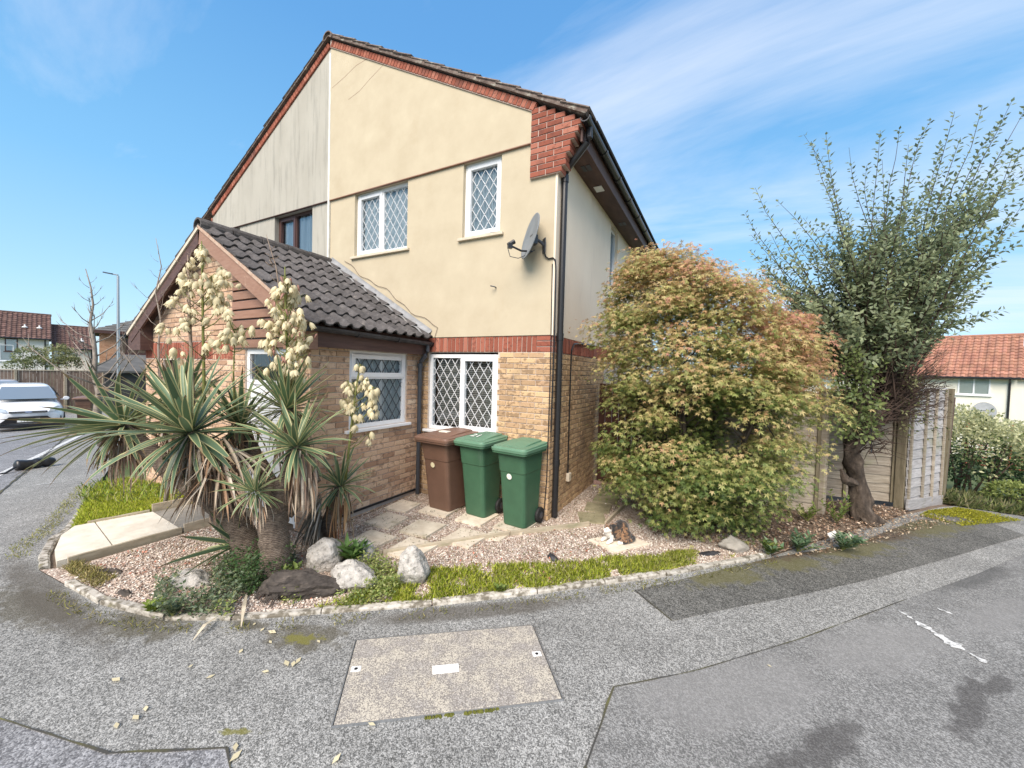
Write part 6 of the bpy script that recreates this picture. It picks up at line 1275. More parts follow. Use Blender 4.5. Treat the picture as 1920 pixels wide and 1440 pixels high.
stalk(Y3, (648, 900), (674, 682), 4.1, 4.1, [(676, 688, 5, .06), (664, 722, 7, .07), (688, 716, 6, .06), (652, 718, 4, .05), (700, 730, 6, .06), (697, 745, 5, .06), (662, 748, 6, .06), (648, 752, 4, .05), (695, 772, 5, .05), (672, 770, 5, .06), (706, 766, 3, .04), (690, 818, 3, .04), (664, 800, 4, .05), (655, 765, 4, .05)], M['stalk'], .014, 0, 16, 2)
# ---------------- bare saplings
def bare_tree(label, base, top, r0, seed, mat, nb=14, fork=None, spread=.5, grp=None):
    r_ = random.Random(seed); T = thing('bare_sapling', label, 'tree', tuple(base), world=True); base = Vector(base); top = Vector(top); H_ = (top-base).length; P_ = []; n = 10
    for i in range(n+1): t = i/n; P_.append(base.lerp(top, t)+Vector((r_.uniform(-1, 1), r_.uniform(-1, 1), 0))*.012*H_*(t > 0))
    mb = MB(); mb.tube(P_, [r0*(1-.9*(i/n)**1.1) for i in range(n+1)], 8); mb.build('trunk', mat, T, smooth=True, fix=False); mb = MB()
    for k in range(nb):
        t = .28+.68*(k+.5)/nb; s0 = base.lerp(top, t); az = k*2.4+r_.uniform(-.5, .5); l = H_*spread*(1.05-t)*r_.uniform(.6, 1.1); v_ = Vector((math.cos(az), math.sin(az), r_.uniform(.45, .95))).normalized(); m_ = s0+v_*l*.5-Vector((0, 0, l*.05)); e = s0+v_*l+Vector((0, 0, l*.16)); rr_ = r0*.42*(1.1-t); mb.tube([s0, m_, e], [rr_, rr_*.7, rr_*.25], 5)
        for q_ in range(4):
            t2 = r_.uniform(.3, .95); b_ = m_.lerp(e, t2) if t2 > .5 else s0.lerp(m_, t2*2); w_ = (v_+Vector((r_.uniform(-1, 1), r_.uniform(-1, 1), r_.uniform(.1, .9)))*.8).normalized(); l2 = l*r_.uniform(.2, .42); mb.tube([b_, b_+w_*l2*.5, b_+w_*l2+Vector((0, 0, l2*.12))], [rr_*.45, rr_*.3, rr_*.12], 4)
    mb.build('branches', mat, T, smooth=True, fix=False); return T
p0 = at(190, 770, 10.5); bare_tree('bare pale sapling standing next to the street lamp', (p0.x, p0.y, hz_(p0.x, p0.y)), at(165, 505, 10.5), .085, 3, M['palebark'], 26, spread=.42)
p0 = at(309, 760, 5.25); bare_tree('thin bare sapling rising through the yucca before the porch', (p0.x, p0.y, 0), at(296, 448, 5.3), .028, 5, M['palebark'], 22, spread=.30)
# ---------------- japanese maple
ML = []; MF = []
for a_, l_ in ((-105, .55), (-52, .85), (0, 1.), (52, .85), (105, .55)):
    c_, s_ = math.cos(R(a_)), math.sin(R(a_)); o_ = len(ML); w_ = .15*l_
    ML += [(0, 0, 0), (c_*l_*.42-s_*w_, s_*l_*.42+c_*w_, -.03), (c_*l_, s_*l_, -.22*l_), (c_*l_*.42+s_*w_, s_*l_*.42-c_*w_, -.03)]; MF.append((o_, o_+1, o_+2, o_+3))
MT = thing('japanese_maple', 'broad rounded maple turning yellow and orange beside the house', 'tree', (1.88, 1.05, 0), world=True)
px_prof = [(462, 1222, 8), (480, 1228, 42), (510, 1242, 88), (540, 1262, 122), (575, 1290, 168), (610, 1308, 205), (650, 1316, 222), (700, 1328, 222), (750, 1340, 228), (800, 1344, 226), (850, 1326, 214), (900, 1316, 202), (950, 1312, 168), (980, 1312, 128), (1000, 1312, 92)]
def mprof(z):
    py = 708-(z-1.98)/.00703; ys = [q_[0] for q_ in px_prof]; return np.interp(py, ys, [q_[1] for q_ in px_prof]), np.interp(py, ys, [q_[2] for q_ in px_prof])
rs = np.random.default_rng(42); MC = Vector((1.88, 1.10, 0))-RX*.15; MC.z = 0; Rh = Vector((RX.x, RX.y, 0)).normalized(); Fh = Vector((RF.x, RF.y, 0)).normalized()
sp_c = []; clumps = []; tries = 0
while len(clumps) < 340 and tries < 120000:      # overlapping clumps of foliage of many sizes fill the crown
    tries += 1; z = rs.uniform(.10, 3.44) if len(clumps) % 3 else rs.uniform(1.7, 3.38); cx_, hw = mprof(z); r0_ = rs.uniform(.16, .40); a = rs.uniform(0, 2*np.pi); inner = len(clumps) < 44
    rad = rs.uniform(0, .55) if inner else rs.uniform(.72, 1.)
    if inner: r0_ = .42
    if not inner and math.sin(a) > .35 and rs.random() < .35: continue
    e_ = max(.02, hw*.00703*.93-r0_*.66); lat = (cx_-1342)*.00703+math.cos(a)*e_*rad; dep = math.sin(a)*e_*.85*rad; c_ = MC+Rh*lat+Fh*dep+Vector((0, 0, z))
    if not inner and any((c_-q_[0]).length < .38*max(.16, min(r0_, q_[1])) for q_ in clumps[44:]): continue
    if c_.x-r0_ < -.02: continue
    clumps.append((c_, r0_, inner)); sp_c.append(c_)
pos = []; xs = []; zs = []; cs = []; szs = []
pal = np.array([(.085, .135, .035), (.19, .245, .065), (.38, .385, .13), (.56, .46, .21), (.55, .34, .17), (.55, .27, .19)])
for c_, r0_, inner in clumps:
    n = int(1800*r0_**1.75) if not inner else 300; hue = rs.normal(0, .5); zf = c_.z/3.5; out0 = c_-MC; out0.z = 0; out0 = out0.normalized() if out0.length > .01 else Vector((0, -1, 0)); side = out0.dot(Rh)
    for k in range(n):
        d_ = Vector(rs.normal(size=3)); d_.normalize(); d_.z = d_.z if d_.z > -.35 else -d_.z*.8
        lump = 1+.28*mnoise.noise(d_*2.6+c_*3.)+.14*mnoise.noise(d_*6+c_*5.); q_ = rs.uniform(.72, 1.06)*lump if rs.random() < .8 else rs.uniform(.3, .8)
        if rs.random() < .035: q_ = rs.uniform(1.1, 1.45)
        p_ = c_+Vector((d_.x, d_.y, d_.z*.72))*r0_*q_
        if p_.z < .03: continue
        o_ = (d_+out0*.5).normalized(); pos.append(p_[:]); xs.append((o_.x*.8+rs.normal(0, .5), o_.y*.8+rs.normal(0, .5), -.35+rs.normal(0, .35))); zs.append((o_.x*.8+rs.normal(0, .45), o_.y*.8+rs.normal(0, .45), .9+o_.z*.4)); szs.append(rs.uniform(.032, .056))
        u_ = 1.5+hue+rs.normal(0, .75)+(zf-.42)*2.1+(q_-.75)*1.9+d_.z*.8+1.1*max(0, side)*(zf > .52)*(zf < .9)-(.9 if inner else 0); u_ = max(0, min(4.999, u_)); i_ = int(u_); f_ = u_-i_; cs.append(pal[i_]*(1-f_)+pal[min(5, i_+1)]*f_)  # autumn colour with shading mixed in: paler tops and tips, darker inside
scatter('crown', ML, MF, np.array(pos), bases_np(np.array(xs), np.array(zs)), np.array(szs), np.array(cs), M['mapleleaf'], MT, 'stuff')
mb = MB(); r_ = random.Random(5)
for k in range(9):
    a = r_.uniform(0, 6.28); b0 = MC+Vector((math.cos(a)*.10, math.sin(a)*.10, -.02)); i_ = r_.randrange(len(sp_c)); tgt = MC+Rh*math.cos(a)*.95+Fh*math.sin(a)*.7+Vector((0, 0, r_.uniform(1.6, 2.9))); m1 = b0.lerp(tgt, .35)+Vector((math.cos(a)*.08, math.sin(a)*.08, .1)); mb.tube([b0, b0.lerp(m1, .5)+Vector((0, 0, .04)), m1, m1.lerp(tgt, .5)+Vector((0, 0, .06)), tgt], [.045, .036, .028, .018, .006], 7)
    for q_ in range(14):
        s0 = m1.lerp(tgt, r_.uniform(0, .9)); j_ = min(range(len(sp_c)), key=lambda w_: (sp_c[w_]-s0).length+r_.uniform(0, 1.)); e = sp_c[j_]; mb.tube([s0, s0.lerp(e, .5)+Vector((0, 0, .05)), e], [.012, .008, .003], 5)
mb.build('trunk', M['bark'], MT, smooth=True, fix=False)
# ---------------- tall twisted shrub
TS = thing('tall_shrub', 'tall leafy shrub with twisted dark trunk and long upright shoots', 'shrub', (3.74, 2.47, 0), world=True); d5 = 5.5
def gtrunk(T, pts, rs, name='trunk', n=20):
    Q = []; q_r = []; pts = [Vector(p_) for p_ in pts]
    for i in range(len(pts)-1):
        for k in range(6): t = k/6; t2 = t*t*(3-2*t); Q.append(pts[i].lerp(pts[i+1], t)); q_r.append(rs[i]+(rs[i+1]-rs[i])*t2)
    Q.append(pts[-1]); q_r.append(rs[-1]); rings = []
    for i, p_ in enumerate(Q):
        t_ = (Q[min(i+1, len(Q)-1)]-Q[max(i-1, 0)]).normalized(); x = t_.cross(Vector((.2, .9, .1))).normalized(); y = x.cross(t_)
        rings.append([tuple(p_+(x*math.cos(2*math.pi*k/n)+y*math.sin(2*math.pi*k/n))*q_r[i]*(1+.42*mnoise.noise(Vector((i*.14, 1.6*math.cos(2*math.pi*k/n), 1.6*math.sin(2*math.pi*k/n))))+.25*mnoise.noise(Vector((i*.33, 5*math.cos(2*math.pi*k/n), 5*math.sin(2*math.pi*k/n)+7))))) for k in range(n)])
    mb = MB(); mb.loft(rings, cap=True); return mb.build(name, M['bark'], T, smooth=True, fix=True)
gnp = [at(1628, 985, 5.45), at(1612, 950, 5.5), at(1608, 900, 5.5), at(1600, 870, 5.5), at(1596, 845, 5.45), at(1612, 815, 5.5), at(1628, 795, 5.5), at(1636, 760, 5.5)]
gtrunk(TS, gnp, [.17, .12, .10, .115, .085, .105, .095, .08]); trunk(TS, [at(1596, 868, 5.5), at(1590, 830, 5.6), at(1600, 790, 5.6), at(1590, 740, 5.6)], [.07, .06, .055, .04], M['bark'], 9, 'limb'); gtrunk(TS, [at(1640, 800, 5.5), at(1655, 770, 5.5), at(1680, 752, 5.55), at(1715, 738, 5.6)], [.07, .05, .04, .02], 'limb'); gtrunk(TS, [at(1600, 905, 5.42), at(1584, 900, 5.38), at(1578, 880, 5.4)], [.06, .045, .02], 'limb'); trunk(TS, [at(1622, 982, 5.4), at(1640, 975, 5.35), at(1658, 980, 5.3)], [.11, .09, .03], M['bark'], 9, 'root')
r_ = random.Random(9); mb = MB(); lp_ = []; lx = []; lz = []; ls = []; lc = []
tips = [(1397, 398), (1420, 342), (1402, 470), (1440, 440), (1468, 370), (1500, 245), (1528, 262), (1545, 250), (1590, 285), (1560, 330), (1625, 310), (1660, 238), (1690, 235), (1650, 300), (1745, 222), (1720, 260), (1782, 212), (1760, 270), (1836, 212), (1812, 250), (1896, 192), (1870, 230), (1935, 175), (1918, 275), (1890, 300), (1922, 372), (1900, 400), (1850, 340), (1830, 400), (1848, 488), (1822, 470), (1826, 580), (1800, 540), (1780, 600), (1700, 330), (1600, 380), (1480, 480), (1450, 520), (1515, 420), (1575, 420), (1640, 400), (1680, 420), (1740, 380), (1770, 450), (1720, 480), (1420, 530), (1500, 560), (1540, 500), (1610, 480), (1660, 500), (1760, 520), (1700, 560), (1400, 500), (1430, 575), (1460, 600), (1740, 590)]
tips += [(r_.uniform(1410, 1800), r_.uniform(430, 610)) for _ in range(40)]
def leafy(P_, r0, n, smin, smax, colr, t0=.15):
    mb.tube(P_, [r0*(1-.85*i/(len(P_)-1)) for i in range(len(P_))], 4, cap=False)
    seg = len(P_)-1
    for k in range(n):
        t = t0+(1-t0)*(k+r_.random())/n; i = min(seg-1, int(t*seg))
        if mnoise.noise(Vector((t*9, P_[0].x*7, P_[-1].z*5))) < -.40: continue
        q_ = P_[i].lerp(P_[i+1], t*seg-i); ax = (P_[i+1]-P_[i]).normalized(); az = k*2.4+r_.uniform(-.4, .4); e1 = ax.cross(Vector((.3, .9, .1))).normalized(); e2 = ax.cross(e1); o_ = e1*math.cos(az)+e2*math.sin(az); x = (ax*r_.uniform(.35, .9)+o_).normalized(); lp_.append((q_+o_*.012)[:]); lx.append(x[:]); lz.append((ax*.9-o_*.4+Vector((r_.gauss(0, .3), r_.gauss(0, .3), .5)))[:]); ls.append(r_.uniform(smin, smax)*(1-.25*t)); f_ = r_.random(); lc.append([colr[0][j]*(1-f_)+colr[1][j]*f_ for j in range(3)])
GC = ((.15, .19, .11), (.38, .43, .24))
for i, (tx, ty) in enumerate(tips):
    dt = 5.4+r_.uniform(-.75, .75); e = at(tx, ty, dt); s0 = at(1632+r_.uniform(-45, 60)+(tx-1640)*.10, 735+r_.uniform(-70, 20), 5.5+r_.uniform(-.2, .2)); m1 = s0.lerp(e, .45)+Vector((0, 0, .10*(e-s0).length*.6)); P_ = []
    for k in range(9): t = k/8; a_ = s0.lerp(m1, t); b_ = m1.lerp(e, t); P_.append(a_.lerp(b_, t)+Vector((mnoise.noise(Vector((t*3, i*1.7, 0))), mnoise.noise(Vector((t*3, i*1.7, 5))), mnoise.noise(Vector((t*3, i*1.7, 9)))))*.16*t)
    L = (e-s0).length; leafy(P_, .013, int(L*29), .062, .105, GC, .22)
    for q_ in range(int(L*3.5)):
        t = r_.uniform(.2, .62); j = int(t*8); b0 = P_[j]; ax = (P_[j+1]-P_[j]).normalized(); v_ = (ax+Vector((r_.gauss(0, .6), r_.gauss(0, .6), r_.gauss(0, .4)))).normalized(); l2 = L*r_.uniform(.12, .26); leafy([b0, b0+v_*l2*.5, b0+v_*l2+Vector((0, 0, .04))], .005, int(l2*40), .065, .11, GC, .1)
for k in range(130):     # broad green leaves low down on the near side
    s0 = at(r_.uniform(1585, 1640), r_.uniform(690, 830), 5.4); e = at(r_.uniform(1555, 1665), r_.uniform(640, 830), r_.uniform(4.95, 5.3)); leafy([s0, s0.lerp(e, .6)+Vector((0, 0, .03)), e], .005, 9, .055, .095, ((.10, .15, .05), (.28, .33, .12)), .35)
for k in range(46): # sparse leaves hanging over the grey panel
    s0 = at(r_.uniform(1650, 1690), r_.uniform(700, 800), 5.5); e = at(r_.uniform(1690, 1790), r_.uniform(690, 830), r_.uniform(5.1, 5.6)); leafy([s0, s0.lerp(e, .6)+Vector((0, 0, .06)), e], .004, 7, .035, .06, ((.10, .13, .04), (.27, .26, .12)), .4)
mb.build('branches', M['twig'], TS, smooth=True, fix=False)
mb = MB()
for k in range(260):     # the bare dark tangle on the shaded side
    s0 = at(r_.uniform(1625, 1660), r_.uniform(690, 800), r_.uniform(5.4, 5.7)); a_ = r_.uniform(-.15, 1.15); l = r_.uniform(50, 150); e = at(s0.x*0+1650+math.cos(a_)*l, 745-math.sin(a_)*l+r_.uniform(-35, 35), r_.uniform(5.2, 5.8)); q_ = s0.lerp(e, .5)+Vector((0, 0, -.05)); mb.tube([s0, q_, e], [.009, .006, .002], 4, cap=False)
    for j in range(2): b0 = q_.lerp(e, r_.random()); mb.tube([b0, b0+Vector((r_.gauss(0, .08), r_.gauss(0, .08), r_.uniform(0, .14)))], [.004, .0015], 3, cap=False)
for k in range(90):
    s0 = at(r_.uniform(1600, 1650), r_.uniform(760, 850), r_.uniform(5.3, 5.5)); e = s0+RX*r_.gauss(0, .22)+Vector((0, 0, r_.uniform(-.25, .2)))-RF*r_.uniform(.02, .3); q_ = s0.lerp(e, .5)+Vector((0, 0, .04)); mb.tube([s0, q_, e], [.008, .005, .0015], 4, cap=False)
mb.build('bare_twigs', M['twig'], TS, smooth=True, fix=False, kind='stuff')
scatter('crown', OV, OVF, np.array(lp_), bases_np(np.array(lx), np.array(lz)), np.array(ls), np.array(lc), M['leaf'], TS, 'stuff')
mb = MB(); q_ = at(1633, 700, 5.3); mb.tube([at(1634, 850, 5.32), at(1633, 720, 5.3), at(1630, 640, 5.3)], .006, 5); tag(mb.build('garden_cane', M['greypipe'], None), 'thin cane standing against the twisted shrub trunk', 'cane')
# ---------------- leafy masses
def bush(name, label, blobs_, n, size, cols, cat='bush', top=None, seed=0, stem=True, spread=.9, tmpl=None):
    rs = np.random.default_rng(seed); c0 = blobs_[0][0]; T = thing(name, label, cat, (c0.x, c0.y, hz_(c0.x, c0.y)), world=True); w_ = np.array([b_[1][0]*b_[1][2] for b_ in blobs_]); w_ = w_/w_.sum(); P = []; X = []; Z = []; C = []
    for (c, r3), f in zip(blobs_, w_):
        k = int(n*f); d = rnd_dirs_rs(rs, k); d[:, 2] = np.where(d[:, 2] < -.5, -d[:, 2], d[:, 2]); rad = spread+(1-spread)*rs.random((k, 1))**.6*1.3-(rs.random((k, 1))**3)*.35
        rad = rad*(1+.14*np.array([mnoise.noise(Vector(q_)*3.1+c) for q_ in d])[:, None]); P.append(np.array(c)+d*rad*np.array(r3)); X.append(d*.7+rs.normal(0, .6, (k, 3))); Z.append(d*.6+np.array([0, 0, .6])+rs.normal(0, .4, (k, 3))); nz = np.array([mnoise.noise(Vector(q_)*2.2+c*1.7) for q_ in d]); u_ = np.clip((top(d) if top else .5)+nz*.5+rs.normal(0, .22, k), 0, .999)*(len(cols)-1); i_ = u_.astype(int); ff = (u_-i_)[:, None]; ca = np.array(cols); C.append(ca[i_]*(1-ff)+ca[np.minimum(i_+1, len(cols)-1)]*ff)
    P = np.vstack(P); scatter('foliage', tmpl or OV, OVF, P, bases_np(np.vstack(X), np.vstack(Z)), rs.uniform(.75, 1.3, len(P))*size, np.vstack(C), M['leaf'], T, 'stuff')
    mb = MB(); r_ = random.Random(seed)
    for (c, r3) in blobs_:
        for k in range(5): g_ = Vector((c.x+r_.uniform(-.15, .15)*r3[0], c.y+r_.uniform(-.15, .15)*r3[1], hz_(c.x, c.y)-.05)); e = c+Vector((r_.uniform(-.6, .6)*r3[0], r_.uniform(-.6, .6)*r3[1], r_.uniform(-.1, .6)*r3[2])); mb.tube([g_, g_.lerp(e, .5), e], [.03*r3[2], .02*r3[2], .006], 5)
    mb.build('stems', M['twig'], T, smooth=True, fix=False); return T
def rnd_dirs_rs(rs, n): v = rs.normal(size=(n, 3)); return v/np.linalg.norm(v, axis=1, keepdims=True)
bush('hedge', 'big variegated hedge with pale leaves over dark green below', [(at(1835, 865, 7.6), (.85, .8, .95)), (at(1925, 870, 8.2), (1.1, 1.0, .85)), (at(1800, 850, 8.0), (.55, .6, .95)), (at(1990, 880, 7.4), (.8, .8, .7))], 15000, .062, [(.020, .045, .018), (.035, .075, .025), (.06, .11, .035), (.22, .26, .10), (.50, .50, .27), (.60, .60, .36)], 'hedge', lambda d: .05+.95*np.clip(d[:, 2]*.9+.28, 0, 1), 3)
bush('low_bush', 'low yellow green bush at the foot of the hedge', [(at(1905, 932, 6.6), (.38, .35, .24))], 1500, .05, [(.08, .11, .03), (.20, .25, .06), (.34, .38, .12)], 'bush', lambda d: .5+.4*d[:, 2], 4)
bush('garden_bush', 'green round bush rising above the far boarded fence', [(at(55, 672, 24), (.6, .7, .72)), (at(72, 682, 24), (.55, .6, .45)), (at(36, 686, 24), (.5, .6, .35))], 1700, .12, [(.08, .11, .05), (.15, .19, .08), (.28, .31, .14)], 'bush', lambda d: .45+.4*d[:, 2], 5)
bush('garden_bush', 'paler loose bush above the dark brick wall', [(at(112, 670, 24), (.75, .8, .75)), (at(128, 682, 24), (.6, .6, .5))], 1300, .13, [(.10, .12, .05), (.20, .22, .09), (.32, .33, .16)], 'bush', lambda d: .45+.4*d[:, 2], 6, spread=.75)
# ---------------- ground cover, grass, pebbles, litter
def gz_(P): return hgt(P[:, 0], P[:, 1])
def ground_leaves(name, poly, n, size, cols, h, mat, kind='stuff', flat=.5, seed=0, tmpl=(OV, OVF), clump=0., cat=None, label=None):
    rs = np.random.default_rng(seed); P = sample_poly(poly, n)
    if clump:
        k = np.array([mnoise.noise(Vector((x*clump, y*clump, seed))) for x, y in P]); P = P[k > -.12]; n = len(P)
    z = gz_(P)+.015+rs.random(n)**1.5*h*(1+.6*np.array([mnoise.noise(Vector((x*5, y*5, seed+3))) for x, y in P])); d = rnd_dirs_rs(rs, n); d[:, 2] = np.abs(d[:, 2])*(1-flat)+rs.normal(0, .12, n); zz = rs.normal(0, .4, (n, 3)); zz[:, 2] = 1
    c = np.array(cols)[rs.integers(0, len(cols), n)]*rs.uniform(.75, 1.25, (n, 1)); o = scatter(name, tmpl[0], tmpl[1], np.column_stack([P, z]), bases_np(d, zz), rs.uniform(.7, 1.3, n)*size, c, mat, None, kind)
    if cat: tag(o, label, cat)
    return o
def grass(name, poly, n, h, cols, seed=0, wid=.0045, lean=.5, label=None, clump=0):
    rs = np.random.default_rng(seed); P = sample_poly(poly, n)
    if clump:
        k = np.array([mnoise.noise(Vector((x*clump, y*clump, seed))) for x, y in P]); P = P[k > rs.uniform(-.35, .15, len(P))]; n = len(P)
    x = rs.normal(0, lean, (n, 3)); x[:, 2] = 1; z = rs.normal(0, 1, (n, 3)); B_ = bases_np(x, z); l = rs.uniform(.45, 1.25, n)*h; c = np.array(cols)[rs.integers(0, len(cols), n)]*rs.uniform(.75, 1.25, (n, 1)); tv = [(0, -1, 0), (0, 1, 0), (.6, .7, .05), (1, 0, .22), (.6, -.7, .05)]
    return tag(scatter(name, tv, [(0, 1, 2, 3, 4)], np.column_stack([P, gz_(P)+.012]), B_, np.stack([l, np.full(n, wid), l], 1), c, M['grassblade'], None, 'stuff'), label or 'patch of bright short grass', 'grass')
LG = [(.40, .47, .04), (.48, .53, .06), (.32, .41, .04), (.55, .56, .12)]
grass('grass', [(-4.70, -3.2), (-4.53, -2.6), (-4.45, -1.92), (-5.9, -1.92), (-7.2, -2.0), (-7.15, -2.36), (-5.5, -2.95)], 34000, .075, LG, 1, .006, .55, 'bright yellow green lawn beside the concrete path')
grass('grass', [(-5.2, -2.6), (-5.0, -1.95), (-7.1, -2.0), (-7.2, -2.5), (-6, -2.85)], 900, .14, [(.20, .30, .05), (.30, .40, .08), (.46, .46, .2)], 2, .005, .6, 'taller weedy grass at the far end of the lawn')
grass('grass', [(-.95, -2.74), (-.70, -1.95), (-.3, -1.55), (.1, -1.28), (.5, -.98), (1.05, -.45), (1.6, -.38), (1.45, -.60), (.48, -1.55), (-.2, -2.17)], 21000, .062, LG+[(.34, .40, .06), (.50, .46, .22)], 3, .0038, .85, 'strip of bright grass along the pale kerb', 4.2)
grass('grass', [(.9, -.85), (1.25, -.25), (1.7, .1), (2.1, .18), (1.5, -.5)], 4200, .05, [(.36, .40, .05), (.28, .34, .04), (.45, .44, .15)], 4, .004, .8, 'thin yellow grass on the gravel beyond the cat slab', 3.)
grass('grass', [(-3.6, -3.45), (-2.9, -3.35), (-2.8, -3.52), (-3.5, -3.55)], 700, .06, [(.42, .36, .16), (.32, .30, .10)], 5, .003, .9, 'dry straw coloured grass at the path edge')
kp = [(x, y) for x, y in KERB]; grass('grass', [(x+.03, y-.06) for x, y in kp[:9]]+[(x+.10, y-.16) for x, y in kp[:9]][::-1], 1500, .035, [(.24, .25, .05), (.34, .30, .12), (.18, .16, .06)], 6, .003, 1.1, 'tiny grass and weeds growing outside the kerb', 4.)
grass('grass', [(x-.06, y-.06) for x, y in kp[10:15]]+[(x-.18, y-.20) for x, y in kp[10:15]][::-1], 900, .035, [(.30, .33, .06), (.42, .38, .16), (.24, .24, .08)], 7, .003, .9, 'dry weedy grass outside the curving kerb')
grass('moss', [(4.55, 3.2), (4.75, 3.55), (5.3, 4.1), (5.75, 4.2), (5.9, 3.85), (5.45, 3.45), (4.9, 2.95)], 9000, .022, [(.30, .30, .02), (.40, .38, .03), (.22, .22, .03)], 8, .006, 1.2, 'bright yellow moss on the asphalt before the hedge', 2.)
grass('grass', [(5.1, 4.5), (5.4, 4.35), (6.2, 4.5), (7.4, 5.0), (7.4, 6.2), (5.6, 5.6)], 6000, .20, [(.14, .19, .06), (.24, .27, .10), (.36, .33, .18)], 9, .006, .8, 'rough grass at the foot of the hedge')
GCp = [(-2.35, -3.22), (-1.85, -3.42), (-1.4, -3.12), (-.92, -2.76), (-.58, -2.42), (-.66, -2.05), (-1.05, -1.98), (-1.5, -2.12), (-1.85, -2.38), (-2.25, -2.7)]
ground_leaves('ground_cover', [(-2.4, -3.25), (-1.85, -3.46), (-1.42, -3.13), (-1.45, -2.6), (-1.9, -2.3), (-2.3, -2.62)], 5200, .032, [(.15, .20, .12), (.20, .25, .16), (.10, .15, .07), (.25, .28, .14)], .15, M['leaf'], seed=1, clump=2.2, cat='ground cover', label='grey green creeping plants round the yucca trunk')
ground_leaves('ground_cover', [(-1.5, -3.22), (-.9, -2.76), (-.5, -2.40), (-.60, -2.0), (-1.1, -1.95), (-1.25, -2.5)], 6200, .026, [(.25, .31, .08), (.36, .41, .13), (.18, .25, .07), (.42, .43, .18)], .13, M['leaf'], seed=2, clump=2.6, cat='ground cover', label='lime green creeping weeds between the boulders')
ground_leaves('ground_cover', [(-2.0, -2.95), (-1.55, -2.95), (-1.5, -2.55), (-1.95, -2.5)], 1800, .03, [(.06, .12, .04), (.10, .16, .06)], .30, M['leaf'], seed=3, flat=.1, cat='ground cover', label='soft dark green ferny weed before the yucca trunks')
PAT = [(-2.3, -1.82), (-1.95, -1.86), (-1.2, -1.78), (-.3, -.62), (.44, .18), (.68, .5), (.66, 2.0), (-.06, 2.05), (-.09, .06), (-2.3, -.06)]
ground_leaves('weeds', PAT, 5200, .016, [(.16, .16, .06), (.10, .12, .04), (.20, .15, .09), (.30, .25, .15)], .035, M['leaf'], seed=4, clump=2.4, cat='weeds', label='small weeds growing between the stepping slabs')
BED = [(1.2, .3), (2.4, .45), (3.2, 1.25), (4.25, 2.9), (4.5, 3.4), (3.4, 3.25), (3.2, 2.3), (1.4, 2.2), (.8, 1.2)]
ground_leaves('leaf_litter', BED, 6500, .035, [(.30, .20, .13), (.20, .12, .08), (.38, .28, .20), (.14, .09, .06), (.42, .34, .26)], .04, M['litter'], seed=5, cat='leaf litter', label='brown dead leaves under the maple and the tall shrub', tmpl=(OV, OVF))
ground_leaves('leaf_litter', [(2.4, .3), (3.2, 1.0), (4.3, 2.4), (5.0, 3.2), (4.6, 3.3), (4.2, 2.95), (3.2, 1.3)], 900, .028, [(.34, .25, .16), (.22, .14, .09), (.45, .38, .28)], .01, M['litter'], seed=6, cat='leaf litter', label='brown leaves scattered along the dark asphalt edge')
ground_leaves('leaf_litter', [(-3.45, -3.4), (-3.5, -2.1), (-2.3, -2.0), (-1.9, -1.95), (-1.2, -1.85), (-.3, -.7), (.4, .1), (1.3, -.4), (1.1, -.8), (.4, -1.5), (-1.9, -3.3)], 1500, .026, [(.34, .20, .14), (.22, .12, .08), (.40, .32, .24), (.45, .16, .10)], .01, M['litter'], seed=7, cat='leaf litter', label='dead leaves scattered over the pinkish gravel')
PEB = np.array([(1, 0, 0), (-1, 0, 0), (0, .75, 0), (0, -.75, 0), (0, 0, .5), (0, 0, -.5)]); PF = [(0, 2, 4), (2, 1, 4), (1, 3, 4), (3, 0, 4), (2, 0, 5), (1, 2, 5), (3, 1, 5), (0, 3, 5)]
def pebbles(poly, n, seed, label, size=.013, clump=0):
    rs = np.random.default_rng(seed); P = sample_poly(poly, n)
    if clump: k = np.array([mnoise.noise(Vector((x*clump, y*clump, seed))) for x, y in P]); P = P[k > -.1]; n = len(P)
    d = rnd_dirs_rs(rs, n); d[:, 2] *= .3; z = rs.normal(0, .35, (n, 3)); z[:, 2] = 1; cols = np.array([(.52, .415, .345), (.42, .33, .27), (.66, .58, .50), (.29, .225, .185), (.74, .69, .62), (.50, .445, .385)]); s = size*rs.uniform(.55, 1.25, n)
    tag(scatter('gravel', PEB, PF, np.column_stack([P, gz_(P)+.010+s*.2]), bases_np(d, z), np.stack([s, s*rs.uniform(.8, 1.2, n), s*rs.uniform(.8, 1.3, n)], 1), cols[rs.integers(0, 6, n)], M['pebble'], None, 'stuff'), label, 'gravel')
pebbles([(x, y+.05) for x, y in KERB[:9]]+[(-3.45, -3.42), (-3.48, -2.0), (-2.2, -1.95), (-1.19, -1.86), (.44, .1), (.75, .3), (1.6, 1.2), (2.2, .7)], 17000, 11, 'pinkish brown gravel over the front bed')
pebbles(PAT, 5500, 12, 'dark pinkish gravel between the slabs and along the side wall', .012)
